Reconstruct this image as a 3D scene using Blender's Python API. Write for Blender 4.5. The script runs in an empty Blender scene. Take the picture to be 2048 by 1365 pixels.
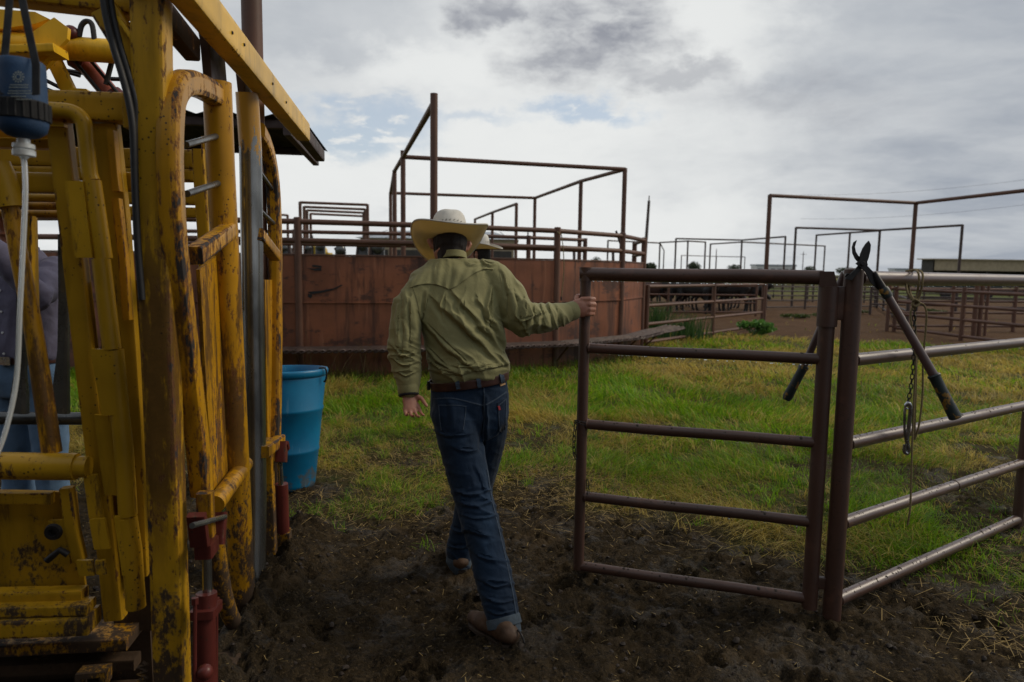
import bpy, math, random
import numpy as np
from mathutils import Vector, Matrix
from mathutils.bvhtree import BVHTree
from mathutils import noise as mnoise

random.seed(7)
rng = np.random.default_rng(11)
SC = bpy.context.scene
COL = SC.collection
R = math.radians

# ------------------------------------------------------------------ camera
EYE = Vector((0.0, 0.0, 1.45))
PITCH, ROLL, FPX = R(5.94), 0.014, 1365.3
_F = Vector((0, math.cos(PITCH), -math.sin(PITCH)))
_U0 = Vector((0, math.sin(PITCH), math.cos(PITCH)))
_R = Vector((1, 0, 0)) * math.cos(ROLL) + _U0 * math.sin(ROLL)
_U = _U0 * math.cos(ROLL) - Vector((1, 0, 0)) * math.sin(ROLL)
cam_data = bpy.data.cameras.new("camera")
cam_data.lens = 24.0
cam_data.sensor_width = 36.0
cam_data.clip_start = 0.05
cam_data.clip_end = 3000
cam_data.dof.use_dof = True
cam_data.dof.focus_distance = 2.95
cam_data.dof.aperture_fstop = 3.2
cam = bpy.data.objects.new("camera", cam_data)
COL.objects.link(cam)
M = Matrix.Identity(4)
for i in range(3):
    M[i][0], M[i][1], M[i][2], M[i][3] = _R[i], _U[i], -_F[i], EYE[i]
cam.matrix_world = M
SC.camera = cam

SC.view_settings.view_transform = 'Standard'
SC.view_settings.look = 'None'
SC.view_settings.gamma = 1.0
SC.view_settings.exposure = 0.22
SC.view_settings.use_curve_mapping = False


# ------------------------------------------------------------------ node helper
class NT:
    def __init__(self, tree):
        self.t = tree
        self.n = tree.nodes
        self.l = tree.links

    def node(self, typ, **props):
        n = self.n.new(typ)
        for k, v in props.items():
            setattr(n, k, v)
        return n

    def put(self, sock, v):
        if v is None:
            return
        if isinstance(v, bpy.types.NodeSocket):
            self.l.new(v, sock)
        else:
            if sock.type == 'RGBA' and hasattr(v, '__len__') and len(v) == 3:
                v = (*v, 1.0)
            sock.default_value = v

    def math(self, op, a, b=None, c=None, clamp=False):
        n = self.node('ShaderNodeMath', operation=op, use_clamp=clamp)
        self.put(n.inputs[0], a)
        self.put(n.inputs[1], b)
        self.put(n.inputs[2], c)
        return n.outputs[0]

    def vmath(self, op, a, b=None):
        n = self.node('ShaderNodeVectorMath', operation=op)
        self.put(n.inputs[0], a)
        self.put(n.inputs[1], b)
        return n.outputs['Value'] if op in ('LENGTH', 'DOT_PRODUCT', 'DISTANCE') else n.outputs[0]

    def smooth(self, v, lo, hi, a=0.0, b=1.0):
        n = self.node('ShaderNodeMapRange', interpolation_type='SMOOTHSTEP')
        self.put(n.inputs[0], v)
        for i, x in enumerate((lo, hi, a, b)):
            self.put(n.inputs[1 + i], x)
        return n.outputs[0]

    def lin(self, v, lo, hi, a=0.0, b=1.0):
        n = self.node('ShaderNodeMapRange')
        self.put(n.inputs[0], v)
        for i, x in enumerate((lo, hi, a, b)):
            self.put(n.inputs[1 + i], x)
        return n.outputs[0]

    def mix(self, f, a, b, blend='MIX'):
        n = self.node('ShaderNodeMix', data_type='RGBA', blend_type=blend)
        self.put(n.inputs[0], f)
        self.put(n.inputs[6], a)
        self.put(n.inputs[7], b)
        return n.outputs[2]

    def noise(self, vec, scale, detail=4, rough=0.55, dist=0.0, color=False):
        n = self.node('ShaderNodeTexNoise')
        self.put(n.inputs['Vector'], vec)
        n.inputs['Scale'].default_value = scale
        n.inputs['Detail'].default_value = detail
        n.inputs['Roughness'].default_value = rough
        n.inputs['Distortion'].default_value = dist
        return n.outputs['Color' if color else 'Fac']

    def voronoi(self, vec, scale, feature='F1', out='Distance', rand=1.0):
        n = self.node('ShaderNodeTexVoronoi', feature=feature)
        self.put(n.inputs['Vector'], vec)
        n.inputs['Scale'].default_value = scale
        n.inputs['Randomness'].default_value = rand
        return n.outputs[out]

    def wave(self, vec, scale, dist=0.0, direction='X', detail=2):
        n = self.node('ShaderNodeTexWave', bands_direction=direction)
        self.put(n.inputs['Vector'], vec)
        n.inputs['Scale'].default_value = scale
        n.inputs['Distortion'].default_value = dist
        n.inputs['Detail'].default_value = detail
        return n.outputs['Fac']

    def mapping(self, vec, scale=(1, 1, 1), loc=(0, 0, 0), rot=(0, 0, 0)):
        n = self.node('ShaderNodeMapping')
        self.put(n.inputs['Vector'], vec)
        n.inputs['Scale'].default_value = scale
        n.inputs['Location'].default_value = loc
        n.inputs['Rotation'].default_value = rot
        return n.outputs[0]

    def sep(self, vec):
        n = self.node('ShaderNodeSeparateXYZ')
        self.put(n.inputs[0], vec)
        return n.outputs

    def comb(self, x, y, z):
        n = self.node('ShaderNodeCombineXYZ')
        for i, v in enumerate((x, y, z)):
            self.put(n.inputs[i], v)
        return n.outputs[0]

    def bump(self, h, strength=0.3, dist=0.01, normal=None):
        n = self.node('ShaderNodeBump')
        n.inputs['Strength'].default_value = strength
        n.inputs['Distance'].default_value = dist
        self.put(n.inputs['Height'], h)
        if normal is not None:
            self.put(n.inputs['Normal'], normal)
        return n.outputs[0]


def ray_dir(px, py):
    return (_F + _R * ((px - 1024) / FPX) + _U * ((682.5 - py) / FPX)).normalized()


# ------------------------------------------------------------------ sky and sun
SUN_AZ, SUN_EL = R(78), R(38)
world = bpy.data.worlds.new("World")
SC.world = world
world.use_nodes = True
w = NT(world.node_tree)
w.n.clear()
gen = w.node('ShaderNodeTexCoord').outputs['Generated']
sx, sy, sz = w.sep(gen)
nish = w.node('ShaderNodeTexSky', sky_type='NISHITA', sun_disc=False)
nish.sun_elevation = SUN_EL
nish.sun_rotation = SUN_AZ
nish.dust_density = 1.6
# cloud deck: direction projected on a plane overhead
zz = w.math('ADD', w.math('MAXIMUM', sz, 0.0), 0.16)
pl = w.comb(w.math('DIVIDE', sx, zz), w.math('DIVIDE', sy, zz), 0.0)
warp = w.vmath('ADD', pl, w.vmath('SCALE', w.noise(pl, 0.9, 5, 0.6, color=True), None))
wsc = warp.node.inputs[1].links[0].from_node
wsc.inputs['Scale'].default_value = 0.55
n_big = w.noise(w.mapping(warp, (0.8, 0.55, 1), (3.1, 0.6, 0)), 0.8, 6, 0.55)
n_mid = w.noise(w.mapping(warp, (1.0, 0.7, 1), (1.7, 4.2, 0)), 2.6, 7, 0.6)
n_fine = w.noise(w.mapping(warp, (1.0, 0.8, 1), (0, 2, 0)), 7.0, 6, 0.62)
# coordinates for single clouds that stand ahead: azimuth/elevation ratios
ysafe = w.math('MAXIMUM', sy, 0.05)
ahead = w.smooth(sy, 0.15, 0.4)
ca = w.math('DIVIDE', sx, ysafe)
cb = w.math('DIVIDE', sz, ysafe)
wn = w.noise(w.comb(w.math('MULTIPLY', ca, 1.0), w.math('MULTIPLY', cb, 1.6), 0.3), 5.0, 7, 0.62, color=True)
wx, wy, wz_ = w.sep(wn)
ca2 = w.math('ADD', ca, w.math('MULTIPLY', w.math('SUBTRACT', wx, 0.5), 0.30))
cb2 = w.math('ADD', cb, w.math('MULTIPLY', w.math('SUBTRACT', wy, 0.5), 0.20))


def cloud_lump(px, py, rx, ry, lo=0.25, hi=1.0):
    d = ray_dir(px, py)
    a0, b0 = d.x / d.y, d.z / d.y
    u = w.math('DIVIDE', w.math('SUBTRACT', ca2, a0), rx / FPX)
    v = w.math('DIVIDE', w.math('SUBTRACT', cb2, b0), ry / FPX)
    q = w.math('SQRT', w.math('ADD', w.math('MULTIPLY', u, u), w.math('MULTIPLY', v, v)))
    return w.math('MULTIPLY', w.smooth(q, lo, hi, 1.0, 0.0), ahead)


def add_max(*xs):
    r = xs[0]
    for x in xs[1:]:
        r = w.math('MAXIMUM', r, x)
    return r


WHITE = (0.70, 0.712, 0.705)
GREY = (0.300, 0.330, 0.378)
DARK = (0.262, 0.275, 0.312)
shade = w.math('ADD', w.math('MULTIPLY', w.smooth(n_big, 0.42, 0.68), 0.62), w.math('MULTIPLY', w.smooth(n_mid, 0.40, 0.72), 0.30))
# an even grey sheet of cloud covers the sky; it breaks up, paler, low ahead
break_ahead = w.math('MULTIPLY', w.math('MULTIPLY', w.smooth(ca2, 0.62, 0.10), w.smooth(cb2, 0.62, 0.30)), ahead)
streaks = w.noise(w.mapping(warp, (0.6, 1.0, 1), (2, 7, 0), (0, 0, 0.5)), 1.7, 6, 0.56)
shade = w.math('ADD', w.math('MULTIPLY', shade, 0.48), w.math('MULTIPLY', w.math('SUBTRACT', 1.0, break_ahead), w.lin(streaks, 0.32, 0.68, 0.50, 0.92)), clamp=True)
left_sheet = cloud_lump(640, 40, 380, 190, 0.1, 1.1)
shade = w.math('ADD', shade, w.math('MULTIPLY', left_sheet, 0.42), clamp=True)
pale = add_max(cloud_lump(1400, 40, 230, 170, 0.35, 1.15), cloud_lump(640, 380, 170, 110), cloud_lump(1250, 430, 420, 90), cloud_lump(860, 140, 330, 70), cloud_lump(1010, 330, 260, 90))
shade = w.math('MULTIPLY', shade, w.math('SUBTRACT', 1.0, w.math('MULTIPLY', pale, 0.85)))
cloud = w.mix(shade, WHITE, GREY)
dark = add_max(cloud_lump(1185, 75, 190, 120, 0.2, 1.05), w.math('MULTIPLY', cloud_lump(1010, 10, 130, 55), 0.9),
               w.math('MULTIPLY', cloud_lump(1330, 150, 210, 45), 0.55), w.math('MULTIPLY', cloud_lump(1560, 205, 320, 70, 0.1, 1.1), 0.40))
dark = w.math('MULTIPLY', dark, w.lin(n_fine, 0.34, 0.58, 0.35, 1.0))
cloud = w.mix(dark, cloud, DARK)
gaps = add_max(cloud_lump(700, 250, 260, 75, 0.3, 1.0), cloud_lump(1150, 215, 140, 40, 0.3, 1.0), w.math('MULTIPLY', cloud_lump(960, 250, 160, 26), 0.6),
               w.math('MULTIPLY', cloud_lump(120, 330, 220, 60), 0.6))
gaps = w.math('MULTIPLY', gaps, w.smooth(n_fine, 0.66, 0.50))
sky_lin = w.vmath('SCALE', nish.outputs[0], None)
sky_lin.node.inputs['Scale'].default_value = 0.1
blue = w.mix(0.35, sky_lin, (0.66, 0.71, 0.76))
allsky = w.mix(w.math('MULTIPLY', gaps, 0.85), cloud, blue)
up10 = w.vmath('SCALE', allsky, None)
up10.node.inputs['Scale'].default_value = 10.0
bg = w.node('ShaderNodeBackground')
bg.inputs['Strength'].default_value = 0.1
w.l.new(up10, bg.inputs[0])
wo = w.node('ShaderNodeOutputWorld')
w.l.new(bg.outputs[0], wo.inputs[0])

sun_data = bpy.data.lights.new("sun", 'SUN')
sun_data.energy = 1.5
sun_data.angle = R(22)
sun_data.color = (1.0, 0.88, 0.70)
sun = bpy.data.objects.new("sun", sun_data)
COL.objects.link(sun)
sdir = Vector((math.sin(SUN_AZ) * math.cos(SUN_EL), math.cos(SUN_AZ) * math.cos(SUN_EL), math.sin(SUN_EL)))
sun.rotation_euler = (-sdir).to_track_quat('-Z', 'Y').to_euler()


# ------------------------------------------------------------------ measuring helpers (pixel of the photo + a real distance -> point)
def at(px, py, Y):
    d = ray_dir(px, py)
    return EYE + d * (Y / d.y)


def on_z(px, py, z):
    d = ray_dir(px, py)
    return EYE + d * ((z - EYE.z) / d.z)


def on_plane(px, py, p0, nrm):
    d = ray_dir(px, py)
    return EYE + d * ((p0 - EYE).dot(nrm) / d.dot(nrm))


def project(P):
    v = Vector(P) - EYE
    f = v.dot(_F)
    return 1024 + FPX * v.dot(_R) / f, 682.5 - FPX * v.dot(_U) / f


def project_np(P):
    v = P - np.array(EYE)
    f = v @ np.array(_F)
    return 1024 + FPX * (v @ np.array(_R)) / f, 682.5 - FPX * (v @ np.array(_U)) / f


# ------------------------------------------------------------------ mesh helpers
class MB:
    """collects shapes in world coordinates; build() links them as one mesh object"""

    def __init__(self):
        self.v = []
        self.f = []
        self.e = {}          # vertex index -> 1 along a worn edge

    def add(self, verts, faces):
        o = len(self.v)
        self.v.extend([tuple(p) for p in verts])
        self.f.extend([tuple(i + o for i in q) for q in faces])
        return self

    def loft(self, rings, cap=True, closed=False):
        n = len(rings[0])
        o = len(self.v)
        for r_ in rings:
            self.v.extend([tuple(p) for p in r_])
        m = len(rings)
        for i in range(m if closed else m - 1):
            a, b = o + i * n, o + ((i + 1) % m) * n
            for j in range(n):
                k = (j + 1) % n
                self.f.append((a + j, a + k, b + k, b + j))
        if cap and not closed:
            self.f.append(tuple(o + j for j in range(n))[::-1])
            self.f.append(tuple(o + (m - 1) * n + j for j in range(n)))
        return self

    def sweep(self, pts, profile, up=None, cap=True, closed=False, scales=None):
        """profile: list of (a, b) in the side / up frame; scales: one factor (or pair) for each point"""
        pts = [Vector(p) for p in pts]
        m = len(pts)
        rings = []
        prev = None
        for i, p in enumerate(pts):
            if closed:
                t = (pts[(i + 1) % m] - pts[i - 1])
            elif i == 0:
                t = pts[1] - pts[0]
            elif i == m - 1:
                t = pts[-1] - pts[-2]
            else:
                t = (pts[i + 1] - p).normalized() + (p - pts[i - 1]).normalized()
            t.normalize()
            if prev is None:
                u = Vector(up) if up is not None else (Vector((0, 0, 1)) if abs(t.z) < 0.9 else Vector((0, 1, 0)))
            else:
                u = prev
            s = t.cross(u)
            if s.length < 1e-6:
                s = t.cross(Vector((1, 0.01, 0)))
            s.normalize()
            u = s.cross(t).normalized()
            prev = u
            sc = scales[i] if scales is not None else 1.0
            sa, sb = sc if hasattr(sc, '__len__') else (sc, sc)
            if len(profile[0]) > 2:
                o_ = len(self.v) + len(rings) * len(profile)
                for j, q in enumerate(profile):
                    if q[2]:
                        self.e[o_ + j] = 1.0
            rings.append([p + s * (q[0] * sa) + u * (q[1] * sb) for q in profile])
        return self.loft(rings, cap, closed)

    def tube(self, pts, r, n=10, cap=True, closed=False, scales=None):
        return self.sweep(pts, [(r * math.cos(2 * math.pi * k / n), r * math.sin(2 * math.pi * k / n)) for k in range(n)], None, cap, closed, scales)

    def bar(self, p, q, wd, ht, up=None, rad=None):
        return self.sweep([p, q], rect(wd, ht, rad), up)

    def lathe(self, base, axis, prof, n=20, cap=True):
        axis = Vector(axis).normalized()
        s = axis.orthogonal().normalized()
        t = axis.cross(s)
        base = Vector(base)
        rings = [[base + axis * h + (s * math.cos(2 * math.pi * k / n) + t * math.sin(2 * math.pi * k / n)) * r_ for k in range(n)] for r_, h in prof]
        return self.loft(rings, cap)

    def ball(self, c, r, n=8):
        c = Vector(c)
        prof = [(max(1e-4, r * math.sin(math.pi * i / n)), -r * math.cos(math.pi * i / n)) for i in range(n + 1)]
        return self.lathe(c, (0, 0, 1), prof, n + 2)

    def prism(self, outline, thick):
        """flat polygon (list of points) given a thickness vector"""
        th = Vector(thick)
        n = len(outline)
        a = [Vector(p) for p in outline]
        return self.add(a + [p + th for p in a], [tuple(range(n))[::-1], tuple(range(n, 2 * n))] + [(i, (i + 1) % n, n + (i + 1) % n, n + i) for i in range(n)])

    def build(self, name, mat, parent=None, smooth=True, sharp=40):
        o = mesh_obj(name, self.v, self.f, mat, parent, smooth, sharp)
        if self.e:
            a = o.data.attributes.new('edge', 'FLOAT', 'POINT')
            ev = np.zeros(len(self.v), np.float32)
            ev[list(self.e)] = 1.0
            a.data.foreach_set('value', ev)
        return o


def rect(wd, ht, rad=None, seg=2):
    rad = min(wd, ht) * 0.14 if rad is None else rad
    out = []
    for cx, cy, a0 in ((wd / 2 - rad, ht / 2 - rad, 0), (-wd / 2 + rad, ht / 2 - rad, 90), (-wd / 2 + rad, -ht / 2 + rad, 180), (wd / 2 - rad, -ht / 2 + rad, 270)):
        for k in range(seg + 1):
            a = R(a0 + 90 * k / seg)
            out.append((cx + rad * math.cos(a), cy + rad * math.sin(a), 1))
        # two unworn points on the flat that follows each corner
        nx_, ny_ = ((-1, 0), (0, -1), (1, 0), (0, 1))[a0 // 90]
        ln = (wd if nx_ else ht) - 2 * rad
        x_, y_ = out[-1][0], out[-1][1]
        for f in (0.22, 0.78):
            out.append((x_ + nx_ * ln * f, y_ + ny_ * ln * f, 0))
    return out


def root_offset(parent):
    o = Vector((0, 0, 0))
    while parent is not None:
        o += parent.location
        parent = parent.parent
    return o


def mesh_obj(name, verts, faces, mat, parent=None, smooth=True, sharp=40):
    me = bpy.data.meshes.new(name)
    off = root_offset(parent)
    if isinstance(verts, np.ndarray):
        verts = (verts - np.array(off)).tolist()
    else:
        verts = [(p[0] - off.x, p[1] - off.y, p[2] - off.z) for p in verts]
    me.from_pydata(verts, [], faces if not isinstance(faces, np.ndarray) else faces.tolist())
    me.update()
    if smooth:
        me.shade_smooth()
        if sharp:
            me.set_sharp_from_angle(angle=R(sharp))
    if mat is not None:
        me.materials.append(mat)
    ob = bpy.data.objects.new(name, me)
    COL.objects.link(ob)
    if parent is not None:
        ob.parent = parent
    return ob


def thing(name, loc, label, cat, group=None):
    o = bpy.data.objects.new(name, None)
    o.empty_display_size = 0.1
    o.location = loc
    COL.objects.link(o)
    return tag(o, label, cat, group)


def tag(o, label=None, cat=None, group=None, kind=None):
    if label:
        o['label'] = label
    if cat:
        o['category'] = cat
    if group:
        o['group'] = group
    if kind:
        o['kind'] = kind
    return o


def arc_pts(pts, n=6):
    """Catmull-Rom through the points"""
    P = [Vector(p) for p in pts]
    P = [P[0] * 2 - P[1]] + P + [P[-1] * 2 - P[-2]]
    out = []
    for i in range(1, len(P) - 2):
        for k in range(n):
            t = k / n
            a, b, c, d = P[i - 1], P[i], P[i + 1], P[i + 2]
            out.append(0.5 * ((2 * b) + (c - a) * t + (2 * a - 5 * b + 4 * c - d) * t * t + (3 * b - a - 3 * c + d) * t ** 3))
    out.append(P[-2].copy())
    return out


# value noise for numpy
_perm = rng.permutation(512)
_vals = rng.random(512)


def vnoise(x, y, z=None, seed=0):
    x = np.asarray(x, float)
    y = np.asarray(y, float)
    z = np.zeros_like(x) if z is None else np.asarray(z, float)
    xi, yi, zi = np.floor(x).astype(int), np.floor(y).astype(int), np.floor(z).astype(int)
    xf, yf, zf = x - xi, y - yi, z - zi
    u, v, t = [f * f * (3 - 2 * f) for f in (xf, yf, zf)]

    def h(a, b, c):
        return _vals[(_perm[(_perm[(_perm[(a + seed) & 511] + b) & 511] + c) & 511])]
    def lerp(a, b, k):
        return a + (b - a) * k
    r0 = lerp(lerp(h(xi, yi, zi), h(xi + 1, yi, zi), u), lerp(h(xi, yi + 1, zi), h(xi + 1, yi + 1, zi), u), v)
    r1 = lerp(lerp(h(xi, yi, zi + 1), h(xi + 1, yi, zi + 1), u), lerp(h(xi, yi + 1, zi + 1), h(xi + 1, yi + 1, zi + 1), u), v)
    return lerp(r0, r1, t)


def fbm(x, y, z=None, octv=4, seed=0, gain=0.5):
    s, a, tot = 0, 1.0, 0
    for k in range(octv):
        f = 2 ** k
        s = s + a * vnoise(x * f, y * f, None if z is None else z * f, seed + 17 * k)
        tot += a
        a *= gain
    return s / tot


def sstep(x, a, b):
    t = np.clip((x - a) / (b - a), 0, 1)
    return t * t * (3 - 2 * t)


# ------------------------------------------------------------------ materials
MATS = {}


def new_mat(name):
    m = bpy.data.materials.new(name)
    m.use_nodes = True
    t = NT(m.node_tree)
    t.n.clear()
    out = t.node('ShaderNodeOutputMaterial')
    b = t.node('ShaderNodeBsdfPrincipled')
    t.l.new(b.outputs[0], out.inputs[0])
    t.out = out
    MATS[name] = m
    return m, t, b


def objco(t):
    return t.node('ShaderNodeTexCoord').outputs['Object']


def geo_pos(t):
    return t.node('ShaderNodeNewGeometry').outputs['Position']


def simple(name, col, rough=0.6, metal=0.0, var=0.25, scale=12, bump=0.15, bscale=60, dist=0.003, spec=0.5):
    m, t, b = new_mat(name)
    p = objco(t)
    n = t.noise(p, scale, 5)
    f = t.lin(n, 0.3, 0.7, 1 - var, 1 + var)
    c = t.vmath('SCALE', tuple(col), None)
    t.put(c.node.inputs['Scale'], f)
    t.put(b.inputs['Base Color'], c)
    t.put(b.inputs['Roughness'], t.lin(t.noise(p, scale * 2.3, 3), 0.3, 0.7, max(0.03, rough - 0.12), min(1, rough + 0.12)))
    b.inputs['Metallic'].default_value = metal
    b.inputs['Specular IOR Level'].default_value = spec
    if bump:
        t.put(b.inputs['Normal'], t.bump(t.noise(p, bscale, 3), bump, dist))
    return m


def paint_worn(name, col, chip_lo=0.60, mud=0.0, rust=(0.10, 0.035, 0.014), bare=(0.035, 0.03, 0.028), fade=0.25, mud_top=0.9, rub=0.0):
    """old gloss paint with chips down to rust and dark steel; mud splashed up from the ground"""
    m, t, b = new_mat(name)
    g = geo_pos(t)
    x, y, z = t.sep(g)
    big = t.noise(g, 3.0, 4)
    c = t.mix(t.lin(big, 0.3, 0.7), tuple(k * (1 - fade) for k in col), tuple(min(1, k * (1 + fade)) for k in col))
    grime = t.noise(t.mapping(g, (14, 14, 2.2)), 1.0, 5, 0.6)
    c = t.mix(t.smooth(grime, 0.48, 0.78, 0, 0.7), c, tuple(k * 0.35 for k in col))
    if rub:
        # paint rubbed brown at the height of the animals' flanks
        band = t.math('MULTIPLY', t.smooth(z, 0.45, 0.85), t.smooth(z, 1.78, 1.35))
        rn = t.math('ADD', t.math('MULTIPLY', t.noise(t.mapping(g, (17, 17, 1.5), (5, 3, 1)), 1.0, 6, 0.62), 0.7), t.math('MULTIPLY', t.noise(t.mapping(g, (60, 60, 18)), 1.0, 5, 0.7), 0.3))
        rm = t.math('MULTIPLY', t.smooth(rn, 0.60 - 0.16 * rub, 0.64 - 0.10 * rub), band)
        rc = t.mix(t.noise(g, 45, 5, 0.7), (0.030, 0.017, 0.009), (0.150, 0.072, 0.022))
        c = t.mix(t.math('MULTIPLY', rm, 0.9), c, rc)
    edge = t.node('ShaderNodeAttribute', attribute_name='edge').outputs['Fac']
    chipn = t.math('ADD', t.math('MULTIPLY', t.math('POWER', edge, 3.5), 0.062),  t.math('ADD', t.math('ADD', t.math('MULTIPLY', t.noise(t.mapping(g, (48, 48, 22)), 1.0, 8, 0.72), 0.44), t.math('MULTIPLY', t.noise(t.mapping(g, (26, 26, 3.2), (3, 1, 2)), 1.0, 6, 0.66), 0.30)), t.math('MULTIPLY', big, 0.30)))
    rusty = t.smooth(chipn, chip_lo - 0.045, chip_lo - 0.01)
    barem = t.smooth(chipn, chip_lo, chip_lo + 0.02)
    c = t.mix(t.math('MULTIPLY', rusty, 0.85), c, rust)
    c = t.mix(barem, c, bare)
    rough = t.mix(rusty, (0.36,) * 3, (0.75,) * 3)
    nrm_h = t.math('SUBTRACT', t.math('MULTIPLY', t.noise(g, 90, 3), 0.15), rusty)
    if mud > 0:
        mn = t.math('ADD', t.math('MULTIPLY', t.noise(t.mapping(g, (9, 9, 5)), 1.0, 6, 0.7), 0.62), t.math('MULTIPLY', t.noise(t.mapping(g, (70, 70, 40)), 1.0, 6, 0.75), 0.38))
        lim = t.math('ADD', t.lin(z, 0.0, mud_top, 0.40, 0.76), (1 - mud) * 0.25)
        mm = t.smooth(t.math('SUBTRACT', mn, lim), -0.02, 0.06)
        mcol = t.mix(t.noise(g, 40, 4), (0.035, 0.022, 0.013), (0.085, 0.052, 0.03))
        c = t.mix(mm, c, mcol)
        rough = t.mix(mm, rough, (0.8,) * 3)
        nrm_h = t.math('ADD', nrm_h, t.math('MULTIPLY', mm, t.math('ADD', 1.0, t.noise(g, 60, 4))))
        sp = t.voronoi(g, 55)
        spm = t.math('MULTIPLY', t.smooth(sp, 0.20, 0.13), t.smooth(t.noise(g, 5, 2), 0.5, 0.6))
        c = t.mix(t.math('MULTIPLY', spm, 0.9), c, (0.03, 0.02, 0.013))
    t.put(b.inputs['Base Color'], c)
    b.inputs['Specular IOR Level'].default_value = 0.28
    t.put(b.inputs['Roughness'], rough)
    t.put(b.inputs['Normal'], t.bump(nrm_h, 0.45, 0.0015))
    return m


YELLOW = paint_worn('yellow_paint', (0.44, 0.245, 0.012), 0.645, mud=1.0, mud_top=1.25, rub=0.25)
YELLOW_POST = paint_worn('yellow_paint_scuffed', (0.50, 0.275, 0.014), 0.612, mud=1.0, mud_top=1.1, rust=(0.11, 0.04, 0.014), rub=1.0)
YELLOW_WORN = paint_worn('yellow_paint_worn', (0.46, 0.225, 0.008), 0.605, mud=1.1, mud_top=1.4, rust=(0.15, 0.055, 0.015), rub=0.75)
YELLOW_TOP = paint_worn('yellow_paint_clean_sunlit', (0.70, 0.41, 0.022), 0.68, mud=0)  # free of mud; colour also raised to carry sunlight on the top gear
CYL_RED = paint_worn('cylinder_red', (0.10, 0.022, 0.017), 0.66, mud=0.8, mud_top=0.7)
PINK_RED = paint_worn('cylinder_faded_red', (0.33, 0.10, 0.075), 0.66, mud=0)
STEEL = simple('polished_steel', (0.36, 0.37, 0.36), 0.22, 0.95, 0.15, 5, 0.0, 120, 0.001)
GREY_STEEL = simple('dull_steel', (0.11, 0.115, 0.115), 0.32, 0.6, 0.4, 8, 0.1, 80)
BLACK_RUBBER = simple('black_rubber', (0.012, 0.012, 0.013), 0.55, 0, 0.2)
BLACK_IRON = simple('black_iron', (0.018, 0.016, 0.016), 0.5, 0.3, 0.3)
BLACK_STRAP = simple('black_webbing', (0.012, 0.012, 0.013), 0.85, 0, 0.2, 12, 0.3, 300)


def pipe_mat(name, col, wet=0.75, rough=0.28):
    """oil field pipe: dark oxide skin, rain wet on it"""
    m, t, b = new_mat(name)
    g = geo_pos(t)
    big = t.noise(g, 2.0, 4)
    fine = t.noise(g, 35, 5, 0.65)
    c = t.mix(t.lin(big, 0.3, 0.7), tuple(k * 0.7 for k in col), tuple(k * 1.25 for k in col))
    c = t.mix(t.smooth(fine, 0.55, 0.75, 0, 0.75), c, tuple(k * 0.45 for k in col))
    c = t.mix(t.smooth(t.noise(g, 11, 4), 0.58, 0.72, 0, 0.6), c, (0.12, 0.055, 0.035))
    speck = t.voronoi(t.mapping(g, (1, 1, 1)), 60)
    sm = t.math('MULTIPLY', t.smooth(speck, 0.20, 0.10), t.smooth(t.noise(g, 6, 2), 0.48, 0.6))
    c = t.mix(sm, c, (0.018, 0.013, 0.01))
    t.put(b.inputs['Base Color'], c)
    dry = t.math('ADD', t.smooth(t.noise(g, 7, 4), 0.5, 0.68), sm, clamp=True)
    t.put(b.inputs['Roughness'], t.lin(dry, 0, 1, rough, 0.62))
    b.inputs['Coat Weight'].default_value = wet
    b.inputs['Coat Roughness'].default_value = 0.34
    drops = t.voronoi(g, 160)
    h = t.math('ADD', t.math('MULTIPLY', t.smooth(drops, 0.30, 0.1), 0.25), t.math('MULTIPLY', fine, 0.5))
    t.put(b.inputs['Normal'], t.bump(h, 0.25, 0.0015))
    t.put(b.inputs['Coat Normal'], t.bump(t.math('ADD', fine, t.math('MULTIPLY', t.smooth(drops, 0.35, 0.1), 0.4)), 0.12, 0.001))
    return m


GATE_PIPE = pipe_mat('gate_pipe_oxide', (0.070, 0.033, 0.022), 0.16, 0.48)
FENCE_PIPE = pipe_mat('wet_fence_pipe', (0.078, 0.036, 0.026), 0.7, 0.42)
PIPE = pipe_mat('corral_pipe_rust', (0.110, 0.047, 0.026), 0.0, 0.55)
FAR_PIPE = simple('far_pipe_rust', (0.055, 0.034, 0.028), 0.6, 0, 0.3, 3, 0)


def sheet_rust():
    m, t, b = new_mat('rusted_sheet_steel')
    g = geo_pos(t)
    big = t.noise(g, 0.9, 5, 0.6)
    c = t.mix(t.lin(big, 0.32, 0.68), (0.11, 0.036, 0.015), (0.285, 0.094, 0.040))
    streak = t.noise(t.mapping(g, (9, 9, 0.7)), 1.0, 5, 0.6)
    c = t.mix(t.smooth(streak, 0.48, 0.66, 0, 0.8), c, (0.055, 0.021, 0.013))
    c = t.mix(t.smooth(t.noise(t.mapping(g, (16, 16, 1.4), (3, 1, 0)), 1.0, 4), 0.60, 0.72, 0, 0.5), c, (0.34, 0.14, 0.07))
    patch = t.noise(t.mapping(g, (1.3, 1.3, 2.6), (5, 2, 8)), 1.0, 6, 0.7)
    c = t.mix(t.smooth(patch, 0.55, 0.61, 0, 0.72), c, (0.035, 0.016, 0.013))
    c = t.mix(t.smooth(t.noise(g, 28, 4, 0.7), 0.64, 0.74, 0, 0.7), c, (0.03, 0.018, 0.016))
    t.put(b.inputs['Base Color'], c)
    t.put(b.inputs['Roughness'], t.lin(streak, 0.3, 0.7, 0.42, 0.75))
    h = t.math('ADD', t.math('MULTIPLY', t.noise(g, 1.6, 2), 6.0), t.noise(g, 40, 3))
    t.put(b.inputs['Normal'], t.bump(h, 0.18, 0.004))
    return m


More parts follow.
